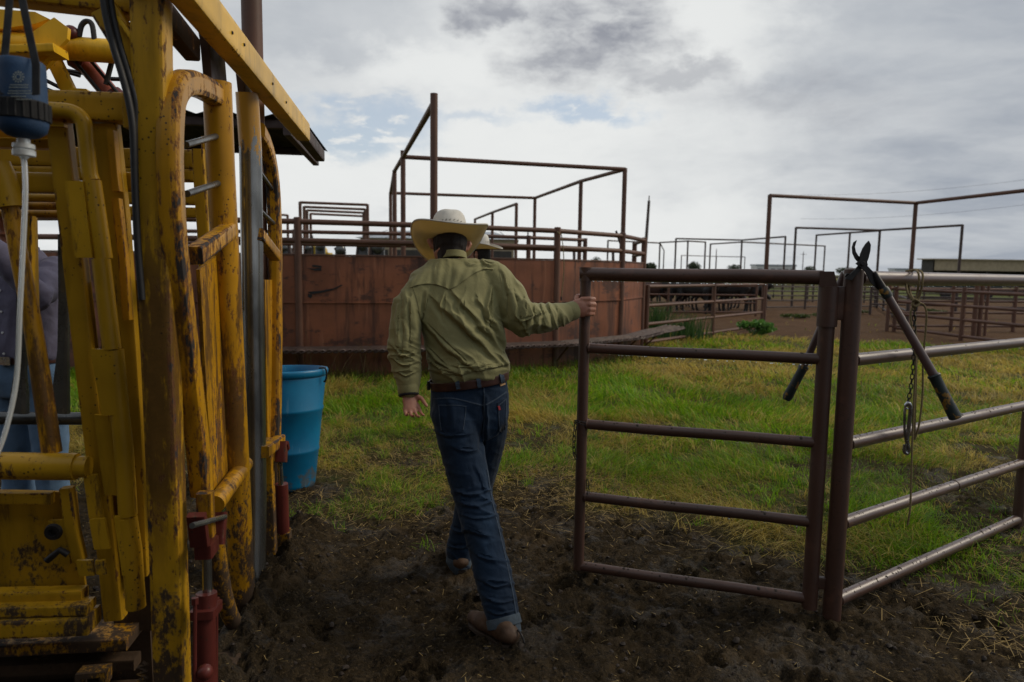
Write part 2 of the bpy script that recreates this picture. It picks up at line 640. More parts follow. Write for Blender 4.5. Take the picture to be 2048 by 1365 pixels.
SHEET = sheet_rust()
SCRATCH = simple('black_scuff', (0.008, 0.008, 0.009), 0.5)
GALV = simple('rusty_tread', (0.055, 0.032, 0.024), 0.6, 0.1, 0.5, 6, 0.2, 60, spec=0.3)
ROOF_DARK = simple('weathered_roof_iron', (0.020, 0.018, 0.017), 0.8, 0.0, 0.4, 4, 0.1, spec=0.2)
ROOF_BEAM = simple('brown_beam', (0.055, 0.032, 0.026), 0.6, 0.1, 0.4, 7)


def barrel_mat():
    m, t, b = new_mat('blue_plastic')
    g = geo_pos(t)
    c = t.mix(t.lin(t.noise(g, 4, 4), 0.3, 0.7), (0.0, 0.115, 0.25), (0.0, 0.165, 0.33))
    sp = t.voronoi(t.vmath('ADD', g, t.vmath('SCALE', t.noise(g, 30, 2, color=True), None)), 17)
    sm = t.smooth(sp, 0.16, 0.11)
    c = t.mix(t.math('MULTIPLY', sm, t.smooth(t.noise(g, 9, 2), 0.46, 0.52)), c, (0.03, 0.022, 0.016))
    x, y, z = t.sep(g)
    mud = t.smooth(t.math('ADD', t.noise(g, 14, 5, 0.65), t.lin(z, 0.0, 0.25, 0.18, -0.15)), 0.56, 0.66)
    c = t.mix(t.math('MULTIPLY', mud, 0.7), c, (0.10, 0.085, 0.06))
    sc = t.noise(t.mapping(g, (60, 60, 5)), 1.0, 3)
    c = t.mix(t.smooth(sc, 0.64, 0.70, 0, 0.35), c, (0.10, 0.26, 0.40))
    t.put(b.inputs['Base Color'], c)
    b.inputs['Roughness'].default_value = 0.38
    t.put(b.inputs['Normal'], t.bump(t.math('ADD', t.noise(g, 50, 3), sm), 0.12, 0.002))
    return m


BARREL = barrel_mat()


def ground_mat():
    m, t, b = new_mat('ground_mud_turf')
    g = geo_pos(t)
    at_ = t.node('ShaderNodeAttribute', attribute_name='zone')
    zr, zg, zb = [None] * 3
    s = t.node('ShaderNodeSeparateColor')
    t.l.new(at_.outputs['Color'], s.inputs[0])
    zr, zg, zb = s.outputs
    n1 = t.noise(g, 6, 6, 0.65)
    n2 = t.noise(g, 38, 6, 0.7)
    mud = t.mix(t.lin(n1, 0.3, 0.7), (0.016, 0.0112, 0.0055), (0.062, 0.042, 0.020))
    mud = t.mix(t.smooth(n2, 0.52, 0.36, 0, 0.85), mud, (0.006, 0.0045, 0.003))
    mud = t.mix(t.smooth(t.noise(g, 70, 5, 0.7), 0.52, 0.66, 0, 0.75), mud, (0.105, 0.072, 0.036))
    fl = t.noise(t.mapping(g, (90, 60, 60)), 1.0, 5, 0.7)
    mud = t.mix(t.smooth(fl, 0.62, 0.72, 0, 0.85), mud, (0.12, 0.085, 0.045))
    pale = t.noise(g, 2.2, 5, 0.6)
    mud = t.mix(t.smooth(pale, 0.54, 0.68, 0, 0.7), mud, (0.078, 0.052, 0.026))
    turf = t.mix(t.lin(n2, 0.3, 0.7), (0.040, 0.040, 0.010), (0.15, 0.11, 0.036))
    turf = t.mix(t.smooth(n1, 0.45, 0.65), turf, (0.045, 0.080, 0.012))
    dirt = t.mix(t.lin(t.noise(g, 1.3, 6, 0.65), 0.3, 0.7), (0.075, 0.038, 0.016), (0.125, 0.066, 0.030))
    far = t.mix(t.smooth(t.noise(t.mapping(g, (0.02, 0.06, 1)), 1.0, 4), 0.4, 0.6), (0.08, 0.10, 0.018), (0.13, 0.11, 0.032))
    c = t.mix(zr, mud, turf)
    c = t.mix(zg, c, dirt)
    c = t.mix(zb, c, far)
    t.put(b.inputs['Base Color'], c)
    wet = t.smooth(t.noise(g, 3.1, 5, 0.6), 0.50, 0.64)
    wetm = t.math('MULTIPLY', wet, t.math('SUBTRACT', 1.0, t.math('ADD', zr, t.math('ADD', zg, zb), clamp=True)))
    t.put(b.inputs['Roughness'], t.lin(wetm, 0, 1, 0.9, 0.34))
    t.put(b.inputs['Specular IOR Level'], t.lin(wetm, 0, 1, 0.14, 0.30))
    h = t.math('ADD', t.math('MULTIPLY', n2, 1.0), t.math('MULTIPLY', fl, 0.5))
    t.put(b.inputs['Normal'], t.bump(h, 0.9, 0.035))
    return m


GROUND = ground_mat()


def blade_mat(name, rough=0.5, trans=0.35):
    m, t, b = new_mat(name)
    a = t.node('ShaderNodeAttribute', attribute_name='tint')
    t.l.new(a.outputs['Color'], b.inputs['Base Color'])
    b.inputs['Roughness'].default_value = rough
    b.inputs['Specular IOR Level'].default_value = 0.35
    tr = t.node('ShaderNodeBsdfTranslucent')
    t.l.new(a.outputs['Color'], tr.inputs[0])
    mx = t.node('ShaderNodeMixShader')
    mx.inputs[0].default_value = trans
    t.l.new(b.outputs[0], mx.inputs[1])
    t.l.new(tr.outputs[0], mx.inputs[2])
    t.l.new(mx.outputs[0], t.out.inputs[0])
    return m


BLADE = blade_mat('grass_blade', 0.5, 0.5)
LEAF = blade_mat('leaf', 0.45, 0.3)

# ------------------------------------------------------------------ ground
def axis_coords(lo, hi, step, far_lo, far_hi, grow):
    a = list(np.arange(lo, hi + 1e-6, step))
    s, x = step, lo
    left = []
    while x > far_lo:
        s *= grow
        x -= s
        left.append(x)
    s, x = step, hi
    right = []
    while x < far_hi:
        s *= grow
        x += s
        right.append(x)
    return np.array(left[::-1] + a + right)


gx = axis_coords(-2.6, 3.4, 0.014, -900, 900, 1.09)
gy = axis_coords(1.25, 5.6, 0.014, -120, 1600, 1.07)
GX, GY = np.meshgrid(gx, gy)


def turf_edge(x):
    """how far from the eye the mud gives way to grass, along x"""
    e = np.interp(x, [-4, -1.6, -0.9, 0.2, 0.9, 1.5, 2.0, 2.6, 4.0], [4.9, 4.75, 4.35, 4.1, 3.85, 3.45, 2.95, 2.75, 2.7])
    return e + (fbm(x * 1.3 + 3, x * 0 + 1.7, octv=3, seed=5) - 0.5) * 0.7


def grassiness(x, y):
    e = turf_edge(x)
    d = y - e + (fbm(x * 1.4, y * 1.4, octv=4, seed=9) - 0.5) * 2.6
    g = sstep(d, -0.7, 1.3)
    # a churned bare strip behind the gate, bare patch by the barrel
    bare = sstep(fbm(x * 0.9 + 7, y * 0.9, octv=3, seed=21), 0.55, 0.66) * sstep(y, 9, 5)
    straw_beds = np.exp(-((x - 0.3) / 0.45) ** 2 - ((y - 4.65) / 0.45) ** 2) + np.exp(-((x + 0.85) / 0.4) ** 2 - ((y - 5.0) / 0.4) ** 2)
    bare = np.maximum(bare, np.clip(straw_beds, 0, 1))
    return g * (1 - 0.75 * bare)


# dirt floor of the pens beyond the grass on the right
def pen_dirt(x, y):
    near = np.interp(x, [-60, 2.5, 3.5, 6, 9.5, 14, 40], [60, 60, 17.4, 15.2, 14.0, 14.2, 16])
    d = y - near + (fbm(x * 0.5, y * 0.5, octv=3, seed=33) - 0.5) * 1.6
    far = sstep(y + (fbm(x * 0.3, y * 0.3, octv=3, seed=35) - 0.5) * 6, 44, 38)
    return sstep(d, -0.3, 0.6) * far * sstep(x, 2.0, 4.0)


def ground_z(x, y):
    near = sstep(y, 9.0, 4.5)
    mudk = (1 - 0.75 * grassiness(x, y)) * near
    h = (fbm(x * 1.7, y * 1.7, octv=3, seed=1) - 0.5) * 0.05
    lump = fbm(x * 7, y * 7, octv=4, seed=2, gain=0.62)
    h = h + mudk * (np.abs(lump - 0.5) * -0.085 + 0.012)
    ridg = 1 - np.abs(2 * fbm(x * 13, y * 13, octv=4, seed=4, gain=0.7) - 1)
    h = h + mudk * (ridg - 0.8) * 0.050
    h = h + mudk * (fbm(x * 34, y * 34, octv=2, seed=8, gain=0.7) - 0.5) * 0.022
    # mud banked up against the foot of the chute
    ax, ay = x + 0.96, y - 1.93
    al = -0.1409 * ax + 0.9900 * ay
    ac = 0.9900 * ax + 0.1409 * ay
    bank = np.exp(-((ac - 0.06) / 0.15) ** 2) * sstep(al, -0.2, 0.3) * sstep(al, 2.0, 1.45)
    bl = fbm(x * 11, y * 11, octv=4, seed=14, gain=0.65)
    h = h + bank * (0.045 + 0.26 * np.clip(bl - 0.25, 0, 1))
    return h


GZ = ground_z(GX, GY)
# hoof marks pressed into the mud
hoofs = [(rng.uniform(-1.2, 3.2), rng.uniform(1.6, 4.3), rng.uniform(0, 6.28)) for _ in range(70)]
for hx, hy, ha in hoofs:
    for sgn in (-1, 1):
        cx, cy = hx + sgn * 0.028 * math.cos(ha), hy + sgn * 0.028 * math.sin(ha)
        dx, dy = GX - cx, GY - cy
        a = (dx * math.cos(ha) + dy * math.sin(ha)) / 0.027
        b_ = (-dx * math.sin(ha) + dy * math.cos(ha)) / 0.055
        q = np.sqrt(a * a + b_ * b_)
        GZ = GZ - 0.034 * sstep(q, 1.15, 0.7) + 0.013 * np.exp(-((q - 1.45) / 0.3) ** 2)
ny_, nx_ = GX.shape
verts = np.stack([GX.ravel(), GY.ravel(), GZ.ravel()], 1)
ii = (np.arange(ny_ - 1)[:, None] * nx_ + np.arange(nx_ - 1)[None, :]).ravel()
faces = np.stack([ii, ii + 1, ii + nx_ + 1, ii + nx_], 1)
me = bpy.data.meshes.new('ground')
me.vertices.add(len(verts))
me.vertices.foreach_set('co', verts.ravel())
me.loops.add(faces.size)
me.loops.foreach_set('vertex_index', faces.ravel())
me.polygons.add(len(faces))
me.polygons.foreach_set('loop_start', np.arange(len(faces)) * 4)
me.update(calc_edges=True)
me.shade_smooth()
zone = me.color_attributes.new('zone', 'FLOAT_COLOR', 'POINT')
gr = grassiness(GX, GY)
di = pen_dirt(GX, GY)
fa = sstep(GY, 34, 55) + sstep(np.abs(GX), 40, 70)
zc = np.stack([gr.ravel(), di.ravel(), np.clip(fa, 0, 1).ravel(), np.ones(gr.size)], 1)
zone.data.foreach_set('color', zc.ravel())
me.materials.append(GROUND)
ground = bpy.data.objects.new('ground', me)
COL.objects.link(ground)
tag(ground, kind='structure')


def gz(x, y):
    return float(ground_z(np.array([x]), np.array([y]))[0])


# ------------------------------------------------------------------ droplets hanging under wet rails
WATER, t_, b_ = new_mat('rain_drop')
b_.inputs['Base Color'].default_value = (0.9, 0.95, 1, 1)
b_.inputs['Transmission Weight'].default_value = 1.0
b_.inputs['Roughness'].default_value = 0.02
b_.inputs['IOR'].default_value = 1.33


def drops(parent, p, q, r, n):
    m = MB()
    p, q = Vector(p), Vector(q)
    for k in range(n):
        c = p.lerp(q, random.uniform(0.02, 0.98))
        s = random.uniform(0.0016, 0.0034)
        c = c + Vector((0, 0, -r - s * 0.7))
        m.lathe(c - Vector((0, 0, s * 1.1)), (0, 0, 1), [(0.0002, 0), (s * 0.8, s * 0.35), (s, s * 1.0), (s * 0.5, s * 1.8), (0.0002, s * 2.4)], 6, cap=False)
    o = m.build('rain_drops', WATER, parent)
    tag(o, kind='stuff')
    return o


def dirt_clods(parent, p, q, r, n, mat):
    """flecks of thrown mud sticking to the top of a rail"""
    m = MB()
    p, q = Vector(p), Vector(q)
    side = (q - p).normalized().cross(Vector((0, 0, 1))).normalized()
    for k in range(n):
        c = p.lerp(q, random.uniform(0.02, 0.98))
        a = random.uniform(-1.3, 0.9)
        nrm = Vector((0, 0, 1)) * math.cos(a) + side * math.sin(a)
        s = random.uniform(0.0015, 0.005) * (2.0 if random.random() < 0.12 else 1)
        m.lathe(c + nrm * (r - s * 0.25), nrm, [(s * 1.2, 0), (s * random.uniform(0.6, 0.9), s * 0.35), (0.0003, s * 0.5)], 6, cap=False)
    o = m.build('mud_flecks', mat, parent)
    tag(o, kind='stuff')


MUD_BIT = simple('mud_clod', (0.026, 0.017, 0.011), 0.8, 0, 0.4, 30, 0.4, 90)

# ------------------------------------------------------------------ the gate the man holds
RAIL_Z = (1.437, 1.105, 0.757, 0.418, 0.083)
GL = Vector((0.325, 3.059, 0.0))
GR = Vector((1.285, 2.760, 0.0))
gate = thing('pipe_gate', (GL.x, GL.y, 0), 'narrow brown pipe gate with five rails gripped by the man in the olive shirt', 'gate')


def up(p, z):
    return Vector((p.x, p.y, z))


gd = (GR - GL).normalized()
for i, z in enumerate(RAIL_Z):
    r_ = 0.029 if i == 0 else 0.0225
    a, b = up(GL, z), up(GR, z)
    if i in (1, 2, 3):
        a, b = a + gd * 0.018, b - gd * 0.02
    elif i == 0:
        b = b - gd * 0.034
        a = a - gd * 0.022
    else:
        a = a - gd * 0.015
        b = b - gd * 0.02
    rail = MB().tube([a, a.lerp(b, 0.35) - Vector((0, 0, 0.002)), a.lerp(b, 0.7) + Vector((0, 0, 0.002)), b], r_, 16).build('rail', GATE_PIPE, gate)
    drops(rail, a, b, r_, 46)
    dirt_clods(rail, a, b, r_, 14 + 12 * i, MUD_BIT)
    # weld beads where the rail meets the stiles
    if i in (1, 2, 3):
        for e, s in ((a, 1), (b, -1)):
            MB().tube([e + gd * s * 0.006 + (Vector((0, 0, 1)) * math.cos(k * 0.6283) + gd.cross(Vector((0, 0, 1))) * math.sin(k * 0.6283)) * (r_ + 0.001) for k in range(10)], 0.0035, 6, closed=True).build('weld', GATE_PIPE, rail)
# mitred corner at the top of the free stile
MB().tube([up(GL, 0.07), up(GL, 0.5), up(GL, 1.0), up(GL, 1.437)], 0.0245, 16).build('stile', GATE_PIPE, gate)
MB().tube([up(GL, 1.404), up(GL, 1.4665)], 0.0288, 16).build('mitre_cap', GATE_PIPE, gate)
GRs = GR - gd * 0.01
MB().tube([up(GRs, 0.045), up(GRs, 1.33)], 0.031, 16).build('stile', GATE_PIPE, gate)
MB().tube([up(GRs, 1.24), up(GRs, 1.402)], 0.039, 16).build('hinge_sleeve', GATE_PIPE, gate)
# top rail ends in a hinge eye on the post
PL = Vector((1.362, 2.742, 0.0))
PR = Vector((2.952, 3.841, 0.0))
hp = (PL - GRs).normalized()
MB().bar(up(GRs, 1.335) + hp * 0.03, up(PL, 1.335) - hp * 0.03, 0.03, 0.135, (0, 0, 1)).build('hinge_strap', GATE_PIPE, gate)
MB().bar(up(GRs, 0.16) + hp * 0.025, up(PL, 0.16) - hp * 0.03, 0.025, 0.05, (0, 0, 1)).build('hinge_strap', GATE_PIPE, gate)
MB().prism([up(GRs, 1.40) + gd * -0.04, up(GRs, 1.462) + gd * -0.04, up(GRs, 1.462) + gd * 0.012, up(GRs, 1.40) + gd * 0.028], gd.cross(Vector((0, 0, 1))) * 0.03).build('hinge_plate', GATE_PIPE, gate)


# chains
def link(mb, c, d, side, L=0.017, W=0.0075, r_=0.0022):
    d, side = d.normalized(), side.normalized()
    pts = []
    for k in range(12):
        a = k * math.pi / 6
        pts.append(c + side * (W * math.cos(a)) + d * (W * math.sin(a) + (L - W) * (1 if math.sin(a) > 0 else -1) * min(1, abs(math.sin(a)) * 2)))
    mb.tube(pts, r_, 5, closed=True)


def chain(parent, pts, mat, L=0.017, W=0.0075, r_=0.0022):
    P = arc_pts(pts, 12)
    acc, tot = [0], 0
    for a, b in zip(P, P[1:]):
        tot += (b - a).length
        acc.append(tot)
    n = int(tot / (1.55 * L))
    for k in range(n):
        s = (k + 0.5) * tot / n
        j = max(i for i in range(len(acc)) if acc[i] <= s)
        j = min(j, len(P) - 2)
        f = (s - acc[j]) / max(1e-6, acc[j + 1] - acc[j])
        c = P[j].lerp(P[j + 1], f)
        d = (P[j + 1] - P[j]).normalized()
        s0 = d.orthogonal().normalized()
        s1 = d.cross(s0)
        mb = MB()
        link(mb, c, d, s0 if k % 2 else s1, L, W, r_)
        mb.build('chain_link', mat, parent)


ch = thing('gate_chain', GL + Vector((-0.03, -0.03, 0.7)), 'rusty latch chain looped round the free stile of the pipe gate', 'chain')
fwd = Vector((0, -1, 0))
chain(ch, [up(GL, 0.765) + Vector((0.03 * math.cos(a), 0.03 * math.sin(a), 0.006 * math.sin(2 * a))) for a in np.linspace(-0.5, 5.2, 9)], BLACK_IRON)
chain(ch, [up(GL, 0.755) + Vector((-0.03, -0.012, 0)), up(GL, 0.70) + Vector((-0.036, -0.014, 0)), up(GL, 0.63) + Vector((-0.034, -0.012, 0)), up(GL, 0.60) + Vector((-0.026, -0.022, 0))], BLACK_IRON)
ch2 = thing('gate_chain', GL + Vector((0.03, -0.02, 0.42)), 'short rusty chain end on the gate at the fourth rail corner', 'chain')
chain(ch2, [up(GL, 0.50) + Vector((0.029, -0.018, 0)), up(GL, 0.46) + Vector((0.032, -0.020, 0)), up(GL, 0.435) + Vector((0.034, -0.026, 0))], BLACK_IRON)

# ------------------------------------------------------------------ fence panel to the right
fence = thing('pipe_fence', (PL.x, PL.y, 0), 'wet brown pipe fence panel with hanging tools, receding from the gate post', 'fence')
MB().tube([up(PL, -0.05), up(PL, 0.7), up(PL, 1.47)], 0.0365, 20).build('post', GATE_PIPE, fence)
MB().lathe(up(PL, 1.470), (0, 0, 1), [(0.0365, 0), (0.031, 0.004), (0.018, 0.006), (0.001, 0.0065)], 20).build('post_cap', GATE_PIPE, fence)
pd = (PR - PL).normalized()
PX = PL + pd * 4.2
for i, z in enumerate(RAIL_Z):
    r_ = 0.030 if i == 0 else 0.0265
    a = up(PL, z) + pd * 0.03
    b = up(PX, z - 0.03 if i else z - 0.01)
    if i > 1:
        b = up(PR, z - 0.03) - pd * 0.02
    rail = MB().tube([a, a.lerp(b, 0.5), b], r_, 16).build('rail', FENCE_PIPE, fence)
    drops(rail, a, b, r_, 60)
    dirt_clods(rail, a, b, r_, 30 + 45 * i, MUD_BIT)
    if i > 1:
        c = up(PR, z - 0.03) + pd * 0.02
        MB().tube([c, up(PX, z - 0.05)], r_, 16).build('rail', FENCE_PIPE, fence)
    MB().tube([a + pd * 0.006 + (Vector((0, 0, 1)) * math.cos(k * 0.6283) + pd.cross(Vector((0, 0, 1))) * math.sin(k * 0.6283)) * (r_ + 0.001) for k in range(10)], 0.004, 6, closed=True).build('weld', GATE_PIPE, rail)
MB().tube([up(PR, 0.0), up(PR, 0.725)], 0.028, 16).build('post', GATE_PIPE, fence)
MB().tube([up(PX, 0.0), up(PX, 1.45)], 0.034, 16).build('post', GATE_PIPE, fence)
# a sleeve joint on the fourth rail
j = up(PL, 0.0).lerp(up(PR, 0.0), 0.55)
MB().tube([up(j, 0.402) - pd * 0.004, up(j, 0.402) + pd * 0.004], 0.0285, 16).build('weld', GATE_PIPE, fence)

# ------------------------------------------------------------------ long handled loppers hung over the top rail
GRIP, t_, b_ = new_mat('worn_rubber_grip')
g_ = geo_pos(t_)
c_ = t_.mix(t_.smooth(t_.noise(g_, 24, 5, 0.6), 0.57, 0.62), (0.012, 0.022, 0.022), (0.22, 0.115, 0.015))
t_.put(b_.inputs['Base Color'], c_)
b_.inputs['Roughness'].default_value = 0.5
LOP_HANDLE = pipe_mat('lopper_handle', (0.075, 0.042, 0.038), 0.4, 0.4)
lop = thing('lopper', at(1735, 545, 2.86), 'long handled loppers straddling the top rail beside the gate post', 'loppers')
Yl = 2.70
piv = at(1727, 520, Yl)
front_end = at(1912, 838, 2.55)
neck_f = at(1768, 580, 2.675)
grip_f = at(1868, 752, 2.59)
MB().tube([neck_f, grip_f], 0.0165, 14, scales=[0.92, 1.05]).build('handle', LOP_HANDLE, lop)
MB().tube([grip_f.lerp(front_end, t) for t in (-0.03, 0.0, 0.04, 0.3, 0.6, 0.9, 0.97, 1.0)], 0.0215, 14, scales=[1.0, 1.12, 0.98, 0.96, 1.0, 1.08, 1.1, 0.8]).build('grip', GRIP, lop)
MB().tube([neck_f.lerp(grip_f, t) for t in (-0.02, 0.0, 0.05, 0.09)], 0.0185, 14, scales=[0.9, 1.05, 1.05, 0.95]).build('ferrule', GRIP, lop)
back_end = at(1572, 800, 3.06)
grip_b = at(1607, 735, 3.04)
neck_b = at(1690, 545, 2.93)
MB().tube([neck_b, grip_b], 0.0155, 14).build('handle', LOP_HANDLE, lop)
MB().tube([grip_b.lerp(back_end, t) for t in (-0.05, 0.0, 0.08, 0.5, 0.9, 1.0)], 0.020, 14, scales=[1.0, 1.12, 0.98, 1.0, 1.08, 0.85]).build('grip', GRIP, lop)


def flat(pxs, Y, th, tilt=0.0):
    return [at(x, y, Y) for x, y in pxs], Vector((0, th, 0))


blade_out = [(1738, 482), (1742, 490), (1741, 502), (1737, 518), (1732, 530), (1738, 535), (1750, 548), (1765, 573), (1757, 581), (1742, 566), (1731, 544), (1722, 535), (1712, 528), (1720, 520), (1721, 509), (1726, 497), (1732, 488)]
o_, th_ = flat(blade_out, 2.690, 0.006)
MB().prism(o_, th_).build('cutting_blade', BLACK_IRON, lop, smooth=False)
hook = [(1714, 481), (1708, 485), (1705, 495), (1706, 507), (1711, 518), (1719, 527), (1716, 533), (1709, 541), (1700, 549), (1690, 558), (1704, 561), (1714, 548), (1724, 538), (1736, 531), (1733, 519), (1724, 517), (1717, 512), (1712, 504), (1710, 494), (1712, 487)]
o_, th_ = flat(hook, 2.700, 0.007)
MB().prism(o_, th_).build('hook_blade', BLACK_IRON, lop, smooth=False)
MB().tube([at(1696, 553, 2.706), neck_b], 0.011, 10).build('hook_tang', BLACK_IRON, lop)
MB().lathe(at(1727, 528, 2.684), (0, 1, 0), [(0.0001, 0), (0.008, 0), (0.010, 0.003), (0.010, 0.026), (0.0001, 0.03)], 10).build('pivot_bolt', BLACK_IRON, lop)
MB().tube([at(1748, 545, 2.694), neck_f], 0.012, 10, scales=[0.8, 1.2]).build('blade_tang', BLACK_IRON, lop)

# ------------------------------------------------------------------ rope tied on the rail, chain and snap hook hanging from it
ROPE, t_, b_ = new_mat('tan_rope')
p_ = objco(t_)
tw = t_.wave(t_.mapping(p_, (1, 1, 1), rot=(0.5, 0.3, 0)), 130, 1.0)
t_.put(b_.inputs['Base Color'], t_.mix(tw, (0.10, 0.075, 0.03), (0.30, 0.23, 0.11)))
b_.inputs['Roughness'].default_value = 0.9
t_.put(b_.inputs['Normal'], t_.bump(tw, 0.6, 0.002))
rx = 0.232
Y0 = at(1840, 545, 2.98).y


def rp(x, y, dy=0.0):
    return at(x, y, 2.93 + dy)


rope = thing('rope', rp(1835, 545), 'tan rope knotted over the top rail with a long tail hanging', 'rope')
MB().tube(arc_pts([rp(1812, 568, 0.02), rp(1815, 585, -0.01), rp(1824, 600, -0.02), rp(1832, 607, -0.02)], 6), 0.0045, 8).build('loop', ROPE, rope)
MB().tube(arc_pts([rp(1832, 607, -0.02), rp(1840, 590, -0.02), rp(1845, 565, -0.035), rp(1845, 548, -0.02), rp(1838, 541, 0.03), rp(1826, 541, 0.07), rp(1815, 555, 0.085), rp(1820, 585, 0.06), rp(1830, 604, 0.0)], 6), 0.0045, 8).build('loop', ROPE, rope)
MB().tube(arc_pts([rp(1828, 607, -0.02), rp(1834, 588, -0.015), rp(1838, 562, -0.04), rp(1836, 545, -0.028), rp(1828, 540, 0.03), rp(1812, 543, 0.08)], 6), 0.0045, 8).build('loop', ROPE, rope)
MB().tube(arc_pts([rp(1824, 603, -0.03), rp(1831, 600, -0.038), rp(1838, 606, -0.034), rp(1832, 613, -0.036), rp(1825, 609, -0.03), rp(1830, 603, -0.026), rp(1838, 609, -0.028)], 5), 0.0055, 8).build('knot', ROPE, rope)
MB().tube(arc_pts([rp(1838, 606, -0.03), rp(1848, 611, -0.03), rp(1853, 628, -0.03), rp(1851, 665, -0.02), rp(1846, 720, -0.01), rp(1845, 790, 0), rp(1838, 850, 0.0), rp(1829, 880, 0.01)], 6), 0.0042, 8).build('long_loop', ROPE, rope)
MB().tube(arc_pts([rp(1829, 880, 0.01), rp(1830, 830, 0), rp(1832, 760, -0.005), rp(1833, 700, -0.01), rp(1830, 640, -0.025), rp(1829, 612, -0.03)], 6), 0.0042, 8).build('long_loop', ROPE, rope)
MB().tube(arc_pts([rp(1826, 612, -0.025), rp(1821, 628, -0.03), rp(1824, 660, -0.035), rp(1831, 720, -0.032), rp(1828, 800, -0.035), rp(1824, 900, -0.04), rp(1822, 975, -0.045), rp(1820, 1020, -0.05), rp(1815, 1050, -0.04)], 7), 0.0042, 8).build('tail', ROPE, rope)
hc = thing('hook_chain', rp(1830, 610), 'dark chain with a chrome snap hook hanging below the rope knot', 'chain')
chain(hc, [rp(1829, 612, -0.03), rp(1828, 660, -0.03), rp(1827, 720, -0.03), rp(1821, 780, -0.02), rp(1815, 806, -0.02)], BLACK_IRON, 0.013, 0.0068, 0.0021)
CHROME = simple('worn_chrome', (0.42, 0.43, 0.44), 0.2, 0.95, 0.2, 20, 0.1, 80)
MB().tube(arc_pts([rp(1811, 812, -0.03), rp(1818, 807, -0.035), rp(1821, 818, -0.035), rp(1818, 850, -0.035), rp(1814, 880, -0.035), rp(1817, 898, -0.035), rp(1815, 907, -0.035), rp(1809, 903, -0.035), rp(1810, 890, -0.035)], 6), 0.0085, 10).build('hook_body', CHROME, hc)
MB().tube(arc_pts([rp(1811, 812, -0.03), rp(1809, 830, -0.03), rp(1809, 860, -0.03), rp(1812, 884, -0.03)], 6), 0.0055, 8).build('hook_gate', CHROME, hc)
MB().tube(arc_pts([rp(1820, 812, -0.03), rp(1816, 804, -0.02), rp(1810, 810, -0.03), rp(1815, 818, -0.035), rp(1820, 812, -0.03)], 5), 0.003, 6).build('swivel_ring', CHROME, hc)

# ------------------------------------------------------------------ crowding tub (rusty sheet walls, posts, rails, catwalk)
TP = [Vector((-7.2, 9.3, 0)), Vector((-4.95, 8.75, 0)), Vector((-2.815, 9.0, 0)), Vector((-1.05, 9.42, 0)), Vector((0.649, 10.2, 0)), Vector((1.79, 11.3, 0)), Vector((2.41, 12.7, 0)), Vector((2.5, 14.2, 0))]
tub = thing('crowding_tub', (-1.0, 9.5, 0), 'round cattle tub of rusty sheet steel with pipe rails above', 'cattle pen')
for i, p in enumerate(TP):
    r_ = 0.05
    MB().tube([up(p, -0.1), up(p, 2.095 - 0.004 * i)], r_, 14).build('post', PIPE, tub)
    MB().lathe(up(p, 2.095 - 0.004 * i), (0, 0, 1), [(r_, 0), (r_ * 0.8, 0.008), (0.001, 0.012)], 14).build('post_cap', PIPE, tub)
for i in range(len(TP) - 1):
    a, b = TP[i], TP[i + 1]
    d = (b - a).normalized()
    nrm = Vector((d.y, -d.x, 0))
    for z, rr in ((2.045, 0.036), (1.80, 0.036)):
        MB().tube([up(a, z - 0.003 * i), up(b, z - 0.003 * (i + 1))], rr, 12).build('rail', PIPE, tub)
    # upper and lower sheet with a lapped seam, both slightly buckled
    for z0, z1, off, nm in ((0.97, 1.60, 0.012, 'wall_sheet'), (-0.08, 0.985, 0.004, 'wall_sheet')):
        nx, nz = 12, 5
        vs, fs = [], []
        for s in (0, 0.006):
            for kz in range(nz + 1):
                for kx in range(nx + 1):
                    t = kx / nx
                    p = a.lerp(b, t)
                    bl = 0.012 * math.sin(math.pi * t) * math.sin(math.pi * kz / nz) * (1 if (i + kz) % 2 else -0.6)
                    vs.append(up(p, z0 + (z1 - z0) * kz / nz) + nrm * (off + bl - s))
        w_ = nx + 1
        N = w_ * (nz + 1)
        for kz in range(nz):
            for kx in range(nx):
                q = kz * w_ + kx
                fs.append((q, q + 1, q + w_ + 1, q + w_))
                fs.append((N + q + w_, N + q + w_ + 1, N + q + 1, N + q))
        for kx in range(nx):
            q = nz * w_ + kx
            fs.append((q, q + 1, N + q + 1, N + q))
            fs.append((kx + 1, kx, N + kx, N + kx + 1))
        mesh_obj(nm, vs, fs, SHEET, tub)
    MB().bar(up(a, 1.612), up(b, 1.612), 0.045, 0.022, (0, 0, 1)).build('wall_cap', PIPE, tub)
    MB().bar(up(a, 0.985) + nrm * 0.022, up(b, 0.985) + nrm * 0.022, 0.012, 0.014, (0, 0, 1)).build('seam_strip', SHEET, tub)
# scuff marks scratched black on the wall
d = (TP[3] - TP[2]).normalized()
nrm = Vector((d.y, -d.x, 0))


def on_wall(px, py, i=2, off=0.03):
    d = (TP[i + 1] - TP[i]).normalized()
    n_ = Vector((d.y, -d.x, 0))
    return on_plane(px, py, TP[i] + n_ * off, n_)


for poly in ([(612, 536), (628, 538), (642, 536), (643, 542), (630, 542)], [(625, 530), (643, 532), (643, 536), (624, 534)], [(615, 584), (640, 582), (668, 577), (682, 570), (686, 571), (668, 580), (640, 587), (622, 589)], [(616, 588), (625, 590), (622, 597), (616, 594)]):
    MB().prism([on_wall(x, y) for x, y in poly], Vector((0, 0.004, 0))).build('scuff_mark', SCRATCH, tub, smooth=False)
